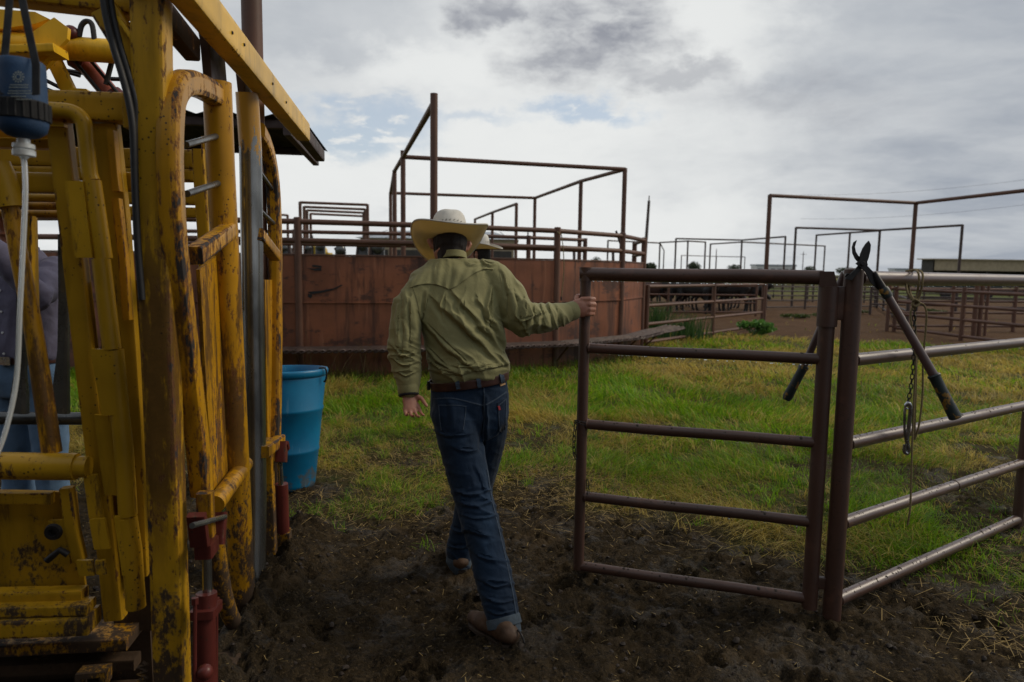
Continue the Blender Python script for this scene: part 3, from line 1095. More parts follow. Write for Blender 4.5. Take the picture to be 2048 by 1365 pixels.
# rungs of the far side of the tub
FP2 = [Vector((-6.4, 13.0, 0)), Vector((-4.0, 12.6, 0)), Vector((-1.6, 12.9, 0)), Vector((0.3, 13.6, 0)), Vector((1.5, 14.4, 0))]
alley = thing('pipe_alley_fence', (-3.0, 12.9, 0), 'dark pipe alley fence seen between the rails of the rusty tub', 'fence')
for i, p in enumerate(FP2):
    MB().tube([up(p, 0), up(p, 2.13)], 0.045, 10).build('post', PIPE, alley)
    if i:
        for z in (2.09, 1.87, 1.4, 1.0, 0.6):
            MB().tube([up(FP2[i - 1], z), up(p, z)], 0.036, 10).build('rail', PIPE, alley)
# catwalk: ribbed tread planks on brackets along the outside
CW = [Vector((-4.95, 8.75, 0)), Vector((-2.815, 9.0, 0)), Vector((-1.05, 9.42, 0)), Vector((0.649, 10.2, 0)), Vector((1.79, 11.3, 0)), Vector((2.35, 12.35, 0))]
prof_w, ribs = 0.36, 5
top, bot = [], []
for k in range(ribs * 4 + 1):
    a = -prof_w / 2 + prof_w * k / (ribs * 4)
    h = 0.034 * (0.5 - 0.5 * math.cos(2 * math.pi * k / 4))
    top.append((a, h))
    bot.append((a, h - 0.008))
prof = top[::-1] + bot
pts = []
for i, p in enumerate(CW):
    dd = (CW[min(i + 1, len(CW) - 1)] - CW[max(i - 1, 0)]).normalized()
    pts.append(up(p, 0.375) + Vector((dd.y, -dd.x, 0)) * 0.22)
cat = thing('catwalk', (-1.0, 9.3, 0), 'ribbed steel catwalk running round the foot of the rusty tub wall', 'catwalk')
for i in range(len(pts) - 2):
    MB().sweep([pts[i], pts[i + 1] - (pts[i + 1] - pts[i]).normalized() * 0.01], prof, (0, 0, 1)).build('tread', GALV, cat)
e0, e1 = pts[-2], pts[-1]
ed = (e1 - e0).normalized()
MB().sweep(arc_pts([e0 + ed * 0.01, e0.lerp(e1, 0.5), e1, e1 + ed * 0.3 + Vector((0.10, 0, 0.01)), e1 + ed * 0.55 + Vector((0.24, 0, 0.05))], 4), prof, (0, 0, 1), scales=[1 + 0.02 * k for k in range(17)]).build('bent_tread', GALV, cat)
tw = []
for i in range(len(pts) - 1):
    dd = (pts[i + 1] - pts[i])
    nrm_ = Vector((dd.y, -dd.x, 0)).normalized()
    m_ = int(dd.length / 0.02)
    for k in range(m_):
        tw.append((pts[i] + dd * (k / m_) + nrm_ * 0.185, nrm_))
for ph in (0.0, math.pi):
    MB().tube([p + n_ * 0.016 * math.cos(k * 0.75 + ph) + Vector((0, 0, 0.002 + 0.020 * math.sin(k * 0.75 + ph))) for k, (p, n_) in enumerate(tw)], 0.011, 5).build('twisted_edge', ROOF_BEAM, cat)
for p, q in zip(CW, pts):
    MB().bar(up(p, 0.345), up(q, 0.352) + (q - up(p, q.z)) * 0.6, 0.03, 0.03, (0, 0, 1)).build('bracket', PIPE, cat)
    MB().bar(up(p, 0.05), up(q, 0.335) + (q - up(p, q.z)) * 0.4, 0.025, 0.025, (0, 0, 1)).build('bracket', PIPE, cat)
# tie rope on a tub post
tr = thing('tie_rope', up(TP[4], 1.9), 'thin tan tie rope hanging from a tub post right of the hat', 'rope')
q0 = up(TP[4], 2.0) + Vector((0.05, -0.06, 0))
MB().tube([q0 + Vector((0.02 * math.cos(a) - 0.04, 0.05 * math.sin(a) + 0.02, 0.02 * math.sin(2 * a))) for a in np.linspace(0, 6.28, 9)], 0.007, 6).build('loop', ROPE, tr)
MB().tube(arc_pts([q0, q0 + Vector((0.03, -0.02, -0.2)), q0 + Vector((0.05, -0.03, -0.5)), q0 + Vector((0.03, -0.03, -0.85)), q0 + Vector((0.02, -0.03, -0.93))], 6), 0.007, 6).build('tail', ROPE, tr)
MB().tube([q0 + Vector((0.02, -0.03, -0.93)), q0 + Vector((0.02, -0.03, -0.99))], 0.012, 6).build('knot', BLACK_IRON, tr)
# latch lever on the right corner post of the tub
lv = thing('latch_lever', up(TP[5], 1.6), 'thin dark latch lever sticking up beside a tub corner post', 'lever')
MB().tube([at(1232, 462, 11.5), at(1243, 495, 11.5), at(1246, 520, 11.5)], 0.018, 8).build('lever_arm', BLACK_IRON, lv)
MB().tube([at(1238, 505, 11.45), at(1250, 512, 11.45), at(1240, 519, 11.45), at(1252, 524, 11.45)], 0.014, 8).build('latch', BLACK_IRON, lv)

# ------------------------------------------------------------------ overhead pipe frames, 3.5 m high
HZ = 3.48


def frame(label, base_pts, beams, r_=0.045, loc=None, group='overhead pipe frames over the pens', mat=PIPE, n=12, tall=None):
    P = [on_z(x, y, HZ) for x, y in base_pts]
    f = thing('overhead_frame', (P[0].x, P[0].y, 0), label, 'pipe frame', group)
    for i, p in enumerate(P):
        MB().tube([up(p, 0), up(p, HZ + (0.09 if tall and i in tall else 0.0))], r_, n).build('post', mat, f)
    for i, j_ in beams:
        dz = -0.02
        MB().tube([P[i] + Vector((0, 0, dz)), P[j_] + Vector((0, 0, dz))], r_ * 0.86, n).build('beam', mat, f)
    return f


frame('tall rusty pipe frame standing over the sheet steel tub behind the hat', [(868, 203), (806, 312), (789, 341), (781, 385), (1250, 337), (1162, 361), (1070, 395)], [(0, 1), (1, 2), (2, 3), (1, 4), (4, 5), (5, 6), (3, 6)], 0.046, tall=(0, 1))
for k, (a, b, c) in enumerate((((600, 404), (735, 409), 'nearest and tallest looking'), ((608, 413), (730, 418), 'second nearest'), ((614, 420), (727, 425), 'third nearest'), ((621, 427), (728, 432), 'farthest and lowest looking'))):
    frame('%s of the four pipe arches left of the tall tub frame' % c, [a, b], [(0, 1)], 0.05, group='row of four pipe arches')
frame('lone pipe arch corner just right of the yellow chute above the tub rail', [(575, 430), (500, 425)], [(0, 1)], 0.05)
frame('short sloping looking pipe frame just right of the straw hat', [(1033, 407), (985, 424), (950, 438)], [(0, 1), (1, 2)], 0.05)
frame('biggest pipe frame above the right fence, corner behind the loppers', [(1540, 390), (1832, 405), (2230, 359)], [(0, 1), (1, 2)], 0.055)
frame('middle sized pipe frame standing behind the biggest right frame', [(1592, 455), (1760, 460), (1925, 450)], [(0, 1), (1, 2)], 0.055, mat=FAR_PIPE, n=8)
frame('slim pipe frame ending at the second post behind the loppers', [(1633, 470), (1700, 465), (1760, 461)], [(0, 1), (1, 2)], 0.05, mat=FAR_PIPE, n=8)
frame('thin far pipe frame above the dark cattle with three posts', [(1352, 477), (1484, 480), (1571, 473)], [(0, 1), (1, 2)], 0.055, mat=FAR_PIPE, n=8)
frame('faint far pipe frame left of the thin three post frame', [(1320, 485), (1376, 482), (1411, 484)], [(0, 1), (1, 2)], 0.055, mat=FAR_PIPE, n=8)
frame('faint far pipe frame sagging behind the utility pole', [(1216, 481), (1320, 486), (1328, 501)], [(0, 1), (1, 2)], 0.055, mat=FAR_PIPE, n=8)
frame('distant low pipe frame between the far thin frames', [(1421, 488), (1484, 484), (1650, 492)], [(0, 1), (1, 2)], 0.055, mat=FAR_PIPE, n=8)
frame('most distant tiny pipe frame above the gate top rail', [(1363, 511), (1433, 513), (1490, 514)], [(0, 1), (1, 2)], 0.06, mat=FAR_PIPE, n=6)


# ------------------------------------------------------------------ pen fences
def pen_panel(label, a, b, zs, nposts, r_=0.03, rp_=0.04, hpost=None, mat=PIPE, n=8):
    f = thing('pen_fence', (a.x, a.y, 0), label, 'fence', 'pipe fences of the far pens')
    for z in zs:
        MB().tube([up(a, z), up(b, z)], r_, n).build('rail', mat, f)
    for k in range(nposts):
        p = a.lerp(b, k / max(1, nposts - 1))
        MB().tube([up(p, 0), up(p, hpost or max(zs) + 0.06)], rp_, n).build('post', mat, f)
    return f


pA = on_z(1526, 658, 0)
pen_panel('four rail pipe fence running from the tub to the tall right frame', Vector((2.6, 13.2, 0)), pA - Vector((0.06, 0.05, 0)), (1.17, 0.80, 0.44, 0.09), 3, 0.032, 0.045, 1.2)
pen_panel('second pipe fence just in front of the black cattle', Vector((3.6, 22.3, 0)), Vector((8.2, 23.0, 0)), (1.02, 0.72, 0.46, 0.15), 4, 0.028, 0.04, 1.1)
pen_panel('third pipe fence with six thin rails behind the gate hinge', Vector((10.2, 27.5, 0)), Vector((16.0, 30.0, 0)), (1.10, 0.92, 0.74, 0.56, 0.37, 0.10), 4, 0.028, 0.045, 1.2, FAR_PIPE)
pen_panel('far pipe fence closing the brown pen behind the rope', Vector((13.0, 37.0, 0)), Vector((26.0, 33.0, 0)), (1.3, 1.05, 0.8, 0.55, 0.3), 6, 0.03, 0.045, 1.4, FAR_PIPE)
b0 = on_z(1788, 656, 0.1)
b1 = on_z(2075, 692, 0.1)
pen_panel('nearest dark pen fence slanting down toward the picture edge', b0, b0 + (b1 - b0) * 1.6, (1.10, 0.78, 0.47, 0.1), 4, 0.036, 0.05, 1.2)
b2 = on_z(1800, 660, 0.1) + Vector((0, 0.6, 0))
b3 = on_z(2060, 661, 0.1) + Vector((0, 0.6, 0))
pen_panel('pale topped level pen fence crossing behind the slanting one', b2, b2 + (b3 - b2) * 1.5, (1.12, 0.80, 0.50, 0.15), 4, 0.03, 0.045, 1.2)
b4 = on_z(1740, 625, 0.1)
b5 = on_z(2060, 634, 0.1)
pen_panel('thin rail pen fence across the middle of the brown yard', b4, b4 + (b5 - b4) * 1.5, (1.2, 0.95, 0.7, 0.4), 6, 0.028, 0.045, 1.3, FAR_PIPE)
pen_panel('pen fence running away behind the big right frame corner', on_z(1813, 655, 0), on_z(1752, 613, 0), (1.15, 0.8, 0.45, 0.1), 4, 0.03, 0.045, 1.2, FAR_PIPE)
pen_panel('distant pen fence behind the cattle toward the pasture', Vector((2.5, 33.0, 0)), Vector((12.0, 34.0, 0)), (1.25, 0.95, 0.65, 0.35), 6, 0.03, 0.045, 1.35, FAR_PIPE)
pen_panel('long distant pen fence along the yellow pasture', Vector((9.0, 48.0, 0)), Vector((46.0, 50.0, 0)), (1.3, 1.0, 0.7, 0.4), 12, 0.03, 0.05, 1.4, FAR_PIPE)
# corner post cluster
for k, (x, lab) in enumerate(((1946, 'left'), (1957, 'middle'), (1969, 'right'))):
    p = on_z(x, 672, 0)
    o = MB().tube([up(p, -0.05), up(p, 1.32)], 0.05 if k < 2 else 0.035, 10).build('fence_post', PIPE)
    tag(o, '%s one of three pipe posts clustered at the slanting pen fence' % {'left': 'first', 'middle': 'second', 'right': 'third and slimmest'}[lab], 'post', 'three clustered posts')


# ------------------------------------------------------------------ far buildings, poles, trailers, trees
TAN_WALL = simple('tan_corrugated', (0.36, 0.29, 0.19), 0.6, 0.1, 0.15, 2, 0)
TAN_DARK = simple('barn_shadow_wall', (0.05, 0.045, 0.04), 0.8, 0, 0.2, 2, 0)
ROOF_GREY = simple('grey_metal_roof', (0.30, 0.33, 0.36), 0.35, 0.5, 0.1, 1, 0)
WHITE_P = simple('white_paint', (0.62, 0.63, 0.64), 0.4, 0, 0.1, 3, 0)
DARK_P = simple('dark_green_paint', (0.02, 0.03, 0.03), 0.5, 0, 0.2, 3, 0)


def box(mb, x0, x1, y0, y1, z0, z1):
    v = [(x, y, z) for z in (z0, z1) for y in (y0, y1) for x in (x0, x1)]
    return mb.add(v, [(0, 2, 3, 1), (4, 5, 7, 6), (0, 1, 5, 4), (2, 6, 7, 3), (0, 4, 6, 2), (1, 3, 7, 5)])


def bx(name, mat, parent, x0, x1, y0, y1, z0, z1):
    return box(MB(), x0, x1, y0, y1, z0, z1).build(name, mat, parent, smooth=False)


# barn on the right
bL = at(1868, 545, 100)
barn = thing('open_barn', (bL.x, 100, 0), 'long tan corrugated barn with a dark open side far right', 'barn')
x0, x1 = bL.x, bL.x + 75
zt, zb_ = at(1868, 519, 100).z, at(1868, 541, 100).z
rb = MB()
n = 150
vs, fs = [], []
for k in range(n + 1):
    x = x0 + (x1 - x0) * k / n
    y = 100 - 0.06 * (k % 2)
    vs += [(x, y, zb_), (x, y, zt)]
for k in range(n):
    fs.append((2 * k, 2 * k + 2, 2 * k + 3, 2 * k + 1))
rb.add(vs, fs)
rb.build('fascia', TAN_WALL, barn, smooth=False)
MB().add([(x0 - 0.6, 99.6, zt - 0.05), (x1, 99.6, zt - 0.05), (x1, 103.5, zt), (x0 - 0.6, 103.5, zt), (x0 - 0.6, 99.6, zt + 0.1), (x1, 99.6, zt + 0.1), (x1, 103.5, zt + 0.15), (x0 - 0.6, 103.5, zt + 0.15)], [(0, 3, 2, 1), (4, 5, 6, 7), (0, 1, 5, 4), (0, 4, 7, 3), (2, 3, 7, 6), (1, 2, 6, 5)]).build('roof', TAN_WALL, barn, smooth=False)
bx('back_wall', TAN_DARK, barn, x0, x1, 103, 103.2, 0, zt)
bx('end_wall', TAN_DARK, barn, x0 - 0.1, x0, 100.2, 103, 0, zt)
for k in range(11):
    bx('post', TAN_DARK, barn, x0 + 0.5 + 7.2 * k, x0 + 0.8 + 7.2 * k, 100.2, 100.5, 0, zb_)
# dark feed truck parked by the barn
ft = thing('feed_trailer', (24, 46, 0), 'dark covered feed trailer parked among the far pens', 'trailer')
q = at(1863, 600, 44)
bx('box', DARK_P, ft, q.x, q.x + 4.5, 44, 46, 0.6, 1.35)
bx('skirt', BLACK_IRON, ft, q.x + 0.3, q.x + 4.2, 44.2, 45.8, 0.35, 0.6)
for k in (0.9, 3.6):
    MB().lathe((q.x + k, 43.95, 0.35), (0, 1, 0), [(0.01, 0), (0.2, 0.0), (0.34, 0.02), (0.34, 0.2), (0.01, 0.22)], 14).build('wheel', BLACK_RUBBER, ft)

# shed behind the tub
s0, s1 = at(720, 500, 60), at(1028, 500, 60)
shed = thing('gable_shed', (0.5 * (s0.x + s1.x), 60, 0), 'tan shed with a grey metal roof behind the man in the straw hat', 'shed')
ez, rz = at(1028, 480, 60).z, at(950, 456, 60).z
bx('wall', TAN_WALL, shed, s0.x, s1.x, 60.2, 72, 0.0, ez)
ov = 0.4
MB().add([(s0.x - ov, 59.8, ez), (s1.x + ov, 59.8, ez), (s1.x - 2.0, 66, rz), (s0.x + 2.0, 66, rz), (s0.x - ov, 72.4, ez), (s1.x + ov, 72.4, ez)], [(0, 1, 2, 3), (5, 4, 3, 2), (1, 5, 2), (4, 0, 3), (1, 0, 4, 5)]).build('roof', ROOF_GREY, shed, smooth=False)
for a, b in ((0.02, 0.18), (0.22, 0.52), (0.56, 0.80), (0.84, 0.985)):
    bx('doorway_shade', TAN_DARK, shed, s0.x + (s1.x - s0.x) * a, s0.x + (s1.x - s0.x) * b, 60.1, 60.16, 0, ez - 1.0)  # dark panels on the solid wall paint the shade inside the openings
for k in range(8):
    xx = s0.x - ov + (s1.x - s0.x + 2 * ov) * (k + 0.5) / 8
    MB().bar((xx, 59.85, ez + 0.03), (xx * 0.86 + 0.14 * 0.5 * (s0.x + s1.x), 65.9, rz + 0.02), 0.06, 0.05, (0, 0, 1)).build('roof_rib', ROOF_GREY, shed)


# utility poles
def pole(label, px, py_top, Y, lean=0.0, cross=False):
    tp = at(px, py_top, Y)
    f = thing('utility_pole', (tp.x - lean, Y, 0), label, 'utility pole', 'utility poles on the plain')
    MB().tube([(tp.x - lean, Y, 0), tp], 0.16, 8, scales=[1.15, 0.75]).build('mast', FAR_PIPE, f)
    MB().tube([tp, tp + Vector((0, 0, 0.45))], 0.05, 6).build('insulator', FAR_PIPE, f)
    if cross:
        MB().bar(tp + Vector((-1.1, 0, -0.7)), tp + Vector((1.1, 0, -0.7)), 0.12, 0.12, (0, 0, 1)).build('crossarm', FAR_PIPE, f)
    return tp


u1 = pole('tallest utility pole, standing just right of the rusty tub', 1298, 402, 62, 0.3)
pole('slim utility pole in the gap between the tub frame posts', 1056, 463, 120)
pole('tiny distant utility pole left of the loppers', 1607, 505, 230, 0, True)
u2 = pole('distant utility pole just right of the rope', 1850, 524, 260)
pole('tiny distant utility pole above the cattle fence', 1433, 500, 200)
# power line far right
wl = thing('power_line', (60, 120, 0), 'faint power line crossing the grey sky at upper right', 'power line')
for dy in (0, 12):
    a, b = at(1600, 390 + dy * 4, 150), at(2200, 338 + dy * 4.2, 110)
    pts = [a.lerp(b, t) - Vector((0, 0, 1.2 * 4 * t * (1 - t))) for t in np.linspace(0, 1, 14)]
    MB().tube(pts, 0.018, 4).build('wire', FAR_PIPE, wl)


# livestock trailers
def trailer(label, px0, px1, py_top, Y, roofmat, h=2.2):
    a, b = at(px0, py_top, Y), at(px1, py_top, Y)
    f = thing('stock_trailer', (a.x, Y, 0), label, 'trailer', 'trailers parked on the plain')
    bx('body', WHITE_P, f, a.x, b.x, Y, Y + 2.4, 0.6, a.z - 0.25)
    bx('roof', roofmat, f, a.x - 0.1, b.x + 0.1, Y - 0.1, Y + 2.5, a.z - 0.22, a.z)
    for k in range(6):
        bx('side_slot', BLACK_IRON, f, a.x + (b.x - a.x) * (k + 0.15) / 6, a.x + (b.x - a.x) * (k + 0.85) / 6, Y - 0.03, Y - 0.005, a.z - 1.2, a.z - 0.6)
    for k in (0.55, 0.68):
        MB().lathe((a.x + (b.x - a.x) * k, Y - 0.1, 0.42), (0, 1, 0), [(0.01, 0), (0.3, 0.0), (0.42, 0.04), (0.42, 0.25), (0.01, 0.28)], 12).build('wheel', BLACK_RUBBER, f)


trailer('white stock trailer on the plain left of the loppers', 1514, 1592, 529, 95, ROOF_GREY)
trailer('pale blue roofed stock trailer on the plain behind the rope', 1792, 1846, 537, 120, ROOF_GREY)


# small far trees: trunk and a crown of leaf clumps
def leaf_cloud(c, rx, ry, rz, n, size, cols, seed):
    rg = np.random.default_rng(seed)
    u = rg.normal(size=(n, 3))
    u /= np.linalg.norm(u, axis=1)[:, None]
    rad = rg.random(n) ** 0.45
    bump = 0.65 + 0.6 * fbm(u[:, 0] * 2.2 + seed, u[:, 1] * 2.2, u[:, 2] * 2.2, octv=2, seed=seed)
    P = np.array(c) + u * (rad * bump)[:, None] * np.array([rx, ry, rz])
    a = rg.normal(size=(n, 3)); a /= np.linalg.norm(a, axis=1)[:, None]
    b = np.cross(a, rg.normal(size=(n, 3))); b /= np.linalg.norm(b, axis=1)[:, None]
    s = (size * rg.uniform(0.6, 1.3, n))[:, None]
    V = np.concatenate([P - a * s, P + b * s * 0.5, P + a * s, P - b * s * 0.5], 0)
    idx = np.arange(n)
    Fc = np.stack([idx, idx + n, idx + 2 * n, idx + 3 * n], 1)
    mixv = rg.random(n)[:, None]
    C = np.array(cols[0]) * (1 - mixv) + np.array(cols[1]) * mixv
    return V, Fc, np.tile(C, (4, 1))


def tinted(name, V, Fc, C, mat, parent=None):
    me = bpy.data.meshes.new(name)
    V = V - np.array(root_offset(parent))
    me.vertices.add(len(V))
    me.vertices.foreach_set('co', np.ascontiguousarray(V, dtype=np.float32).ravel())
    me.loops.add(Fc.size)
    me.loops.foreach_set('vertex_index', np.ascontiguousarray(Fc, dtype=np.int32).ravel())
    me.polygons.add(len(Fc))
    me.polygons.foreach_set('loop_start', np.arange(len(Fc), dtype=np.int32) * Fc.shape[1])
    me.update(calc_edges=True)
    at_ = me.color_attributes.new('tint', 'FLOAT_COLOR', 'POINT')
    at_.data.foreach_set('color', np.concatenate([C, np.ones((len(C), 1))], 1).astype(np.float32).ravel())
    me.materials.append(mat)
    o = bpy.data.objects.new(name, me)
    COL.objects.link(o)
    o.parent = parent
    return o


def far_tree(label, px, py_top, Y, wpx, seed):
    t = at(px, py_top, Y)
    h = t.z
    f = thing('mesquite_tree', (t.x, Y, 0), label, 'tree', 'small trees on the horizon')
    MB().tube([(t.x, Y, 0), (t.x + 0.1, Y, h * 0.35), (t.x, Y, h * 0.6)], 0.18, 7, scales=[1.2, 0.8, 0.4]).build('trunk', FAR_PIPE, f)
    for s in (-1, 1):
        MB().tube([(t.x + 0.05, Y, h * 0.35), (t.x + s * h * 0.25, Y, h * 0.65)], 0.09, 6, scales=[1, 0.4]).build('limb', FAR_PIPE, f)
    rx_ = wpx / FPX * Y / 2
    V, Fc, C = leaf_cloud((t.x, Y, h * 0.68), rx_, rx_, h * 0.36, 900, 0.28, ((0.035, 0.05, 0.025), (0.07, 0.09, 0.04)), seed)
    tinted('crown', V, Fc, C, LEAF, f)


for i, (px, py, Y, wp, lab) in enumerate(((1388, 525, 210, 26, 'rounded far tree above the cattle pen'), (1302, 527, 150, 24, 'low dark far tree beside the tallest utility pole'),
                                          (1470, 530, 260, 30, 'wide low far tree between thin pipe frames'), (1193, 514, 300, 22, 'pale far tree seen over the tub wall'),
                                          (1690, 535, 250, 40, 'low far tree left of the loppers head'), (1620, 533, 300, 24, 'tiny far tree beside the white trailer'))):
    far_tree(lab, px, py, Y, wp, 40 + i)

# yellow tractor behind the tub and small gear on top of the wall
ty = thing('small_tractor', at(632, 520, 26), 'small yellow tractor half hidden behind the tub rails', 'tractor')
tq = at(632, 505, 26)
YEL = simple('tractor_yellow', (0.55, 0.36, 0.02), 0.4, 0, 0.15, 3, 0)
bx('hood', YEL, ty, tq.x - 0.25, tq.x + 0.55, 25.7, 26.3, 1.3, 2.0)
MB().lathe((tq.x + 0.1, 25.65, 2.02), (0, 1, 0), [(0.001, 0), (0.2, 0.0), (0.26, 0.06), (0.26, 0.7), (0.001, 0.72)], 16).build('tank', YEL, ty)
bx('chassis', BLACK_IRON, ty, tq.x - 1.4, tq.x + 0.6, 25.8, 26.2, 0.6, 1.3)
bx('seat', BLACK_RUBBER, ty, tq.x - 1.2, tq.x - 0.7, 25.75, 26.25, 1.4, 2.15)
MB().tube([(tq.x + 0.0, 25.6, 1.9), (tq.x - 0.02, 25.6, 2.62)], 0.035, 8).build('exhaust', BLACK_IRON, ty)
for x_, r_ in ((-1.0, 0.75), (0.45, 0.42)):
    for y_ in (25.2, 26.4):
        MB().lathe((tq.x + x_, y_, r_), (0, 1, 0), [(0.01, 0.02), (r_ * 0.5, 0.0), (r_ * 0.95, 0.02), (r_, 0.08), (r_, 0.3), (r_ * 0.5, 0.34), (0.01, 0.3)], 18).build('wheel', BLACK_RUBBER, ty)
gear = thing('chute_machinery', at(660, 505, 15), 'row of dark levers and gear heads seen over the tub wall at left', 'machinery')
for x, y0, y1, wd, lean in ((562, 492, 530, 0.10, 0.05), (571, 497, 530, 0.16, 0.0), (584, 486, 530, 0.07, -0.08), (607, 488, 530, 0.06, 0.1), (617, 497, 530, 0.14, 0.0), (641, 494, 530, 0.2, 0.0), (670, 503, 530, 0.10, 0.2),
                            (681, 500, 530, 0.22, 0.0), (690, 496, 530, 0.08, -0.2), (713, 489, 530, 0.07, 0.05), (726, 493, 530, 0.22, 0.0), (741, 490, 530, 0.1, 0.05), (756, 496, 530, 0.28, 0.0)):
    a, b = at(x, y0, 15), at(x, y1, 15)
    MB().bar((b.x, 15, 0.2), (b.x, 15, b.z), wd * 0.8, 0.12, (0, 1, 0)).build('stand', FAR_PIPE, gear)
    MB().bar(b, a + Vector((lean, 0, 0)), wd, 0.10, (0, 1, 0)).build('lever', FAR_PIPE if wd < 0.15 else GREY_STEEL, gear)
    if wd > 0.12:
        MB().ball(a + Vector((lean, 0, 0)), wd * 0.55, 6).build('gear_head', GREY_STEEL, gear)
# low float stands right of the tub post (seen as small T shapes over the wall)
for k, (x, yt, lab) in enumerate(((1148, 501, 'small T shaped pipe stand over the tub wall under the far beam'), (1226, 503, 'thin leaning pipe stand over the tub wall beside the latch lever'))):
    f = thing('pipe_stand', at(x, yt, 24), lab, 'pipe stand')
    a = at(x, yt, 24)
    MB().tube([(a.x + 0.1, 24, 0), a], 0.05, 8).build('upright', FAR_PIPE, f)
    MB().tube([a - Vector((0.17, 0, 0)), a + Vector((0.17, 0, 0))], 0.05, 8).build('crossbar', FAR_PIPE, f)


# ------------------------------------------------------------------ grass, straw, clods
def in_view(x, y, m=0.30):
    return np.abs(x) < y * (0.75 + m) + 0.3


def make_blades(n, y0, y1, seed, hmin, hmax, wid, lean, power=1.0):
    rg = np.random.default_rng(seed)
    u = rg.random(n)
    Y = y0 * (y1 / y0) ** u if power == 1.0 else y0 + (y1 - y0) * u ** power
    X = rg.uniform(-1, 1, n) * (Y * 0.95 + 0.3)
    dens = grassiness(X, Y) * (1 - pen_dirt(X, Y) * 0.985)
    clump = fbm(X * 2.3, Y * 2.3, octv=3, seed=51)
    clump2 = fbm(X * 7.5, Y * 7.5, octv=2, seed=52)
    keep = rg.random(n) < np.clip(dens ** 1.3 * (0.30 + 1.5 * sstep(clump * 0.6 + clump2 * 0.4, 0.36, 0.62)), 0, 1)
    # nothing grows inside the tub wall or under the barrel
    keep &= ~((X > -1.75) & (X < -1.05) & (Y > 4.05) & (Y < 4.8))
    X, Y = X[keep], Y[keep]
    n = len(X)
    dry = fbm(X * 0.8 + 3, Y * 0.8, octv=3, seed=61)
    edge = 1 - sstep(Y - turf_edge(X), 0.0, 2.0)
    far_dry = sstep(X, 0.6, 3.2) * sstep(Y, 5.0, 8.0) * 0.16
    dryk = np.clip(sstep(dry + rg.normal(0, 0.10, n) + edge * 0.15 + far_dry, 0.52, 0.70), 0, 1)
    tub_lush = np.exp(-((Y - 8.0) / 1.2) ** 2) * sstep(X, 3.0, 1.0)
    hgt = rg.uniform(hmin, hmax, n) * (0.55 + 0.9 * clump[keep]) * (1 + 0.25 * tub_lush)
    hgt *= 0.6 + 0.5 * sstep(grassiness(X, Y), 0.2, 0.9)
    th = rg.uniform(0, 2 * np.pi, n)
    # wind and trampling: clumps lean together
    wind = 2 * np.pi * fbm(X * 0.7, Y * 0.7, octv=2, seed=71) * 2
    ln = rg.uniform(0.15, 1.0, n) * lean * (1 + 0.9 * dryk)
    dx, dy = np.cos(wind + rg.normal(0, 0.9, n)), np.sin(wind + rg.normal(0, 0.9, n))
    sx_, sy_ = np.cos(th), np.sin(th)
    Z = ground_z(X, Y) - 0.006
    wv = wid * rg.uniform(0.6, 1.3, n) * np.clip(Y / 5.0, 0.8, 3.2)
    lv = []
    for t, ws in ((0, 1.0), (0.45, 0.85), (0.8, 0.55), (1.0, 0.0)):
        cx = X + dx * ln * hgt * t ** 1.8
        cy = Y + dy * ln * hgt * t ** 1.8
        cz = Z + hgt * t * np.clip(1 - 0.26 * ln * t, 0.25, 1)
        if ws > 0:
            lv.append(np.stack([cx - sx_ * wv * ws, cy - sy_ * wv * ws, cz], 1))
            lv.append(np.stack([cx + sx_ * wv * ws, cy + sy_ * wv * ws, cz], 1))
        else:
            lv.append(np.stack([cx, cy, cz], 1))
    V = np.concatenate(lv, 0)
    i = np.arange(n)
    tris = np.concatenate([np.stack([i, i + n, i + 3 * n], 1), np.stack([i, i + 3 * n, i + 2 * n], 1), np.stack([i + 2 * n, i + 3 * n, i + 5 * n], 1),
                           np.stack([i + 2 * n, i + 5 * n, i + 4 * n], 1), np.stack([i + 4 * n, i + 5 * n, i + 6 * n], 1)], 0)
    g1, g2 = np.array((0.070, 0.185, 0.006)), np.array((0.27, 0.46, 0.012))
    s1, s2 = np.array((0.33, 0.235, 0.028)), np.array((0.68, 0.52, 0.13))
    a = rg.random(n)[:, None]
    green = g1 * (1 - a) + g2 * a
    straw = s1 * (1 - a) + s2 * a
    stray = (rg.random(n) < 0.12)
    dk = np.clip(dryk + stray * 0.8, 0, 1)[:, None]
    C = green * (1 - dk) + straw * dk
    lum = 0.55 + 0.9 * fbm(X * 0.75 + 5, Y * 0.75, octv=3, seed=63)
    C = C * lum[:, None]
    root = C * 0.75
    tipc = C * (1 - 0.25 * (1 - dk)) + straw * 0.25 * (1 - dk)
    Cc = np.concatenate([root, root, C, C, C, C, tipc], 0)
    return V, tris, Cc


parts = [make_blades(260000, 2.4, 7.5, 101, 0.03, 0.10, 0.0021, 1.7, 1.0), make_blades(200000, 6.5, 24.0, 102, 0.045, 0.13, 0.0028, 1.4, 1.0)]
Vs, Fs, Cs, o_ = [], [], [], 0
for V, Fc, C in parts:
    Vs.append(V); Fs.append(Fc + o_); Cs.append(C); o_ += len(V)
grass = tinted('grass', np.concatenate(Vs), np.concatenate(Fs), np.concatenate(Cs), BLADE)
tag(grass, 'patchy green and straw coloured grass round the pens', 'grass', kind='stuff')


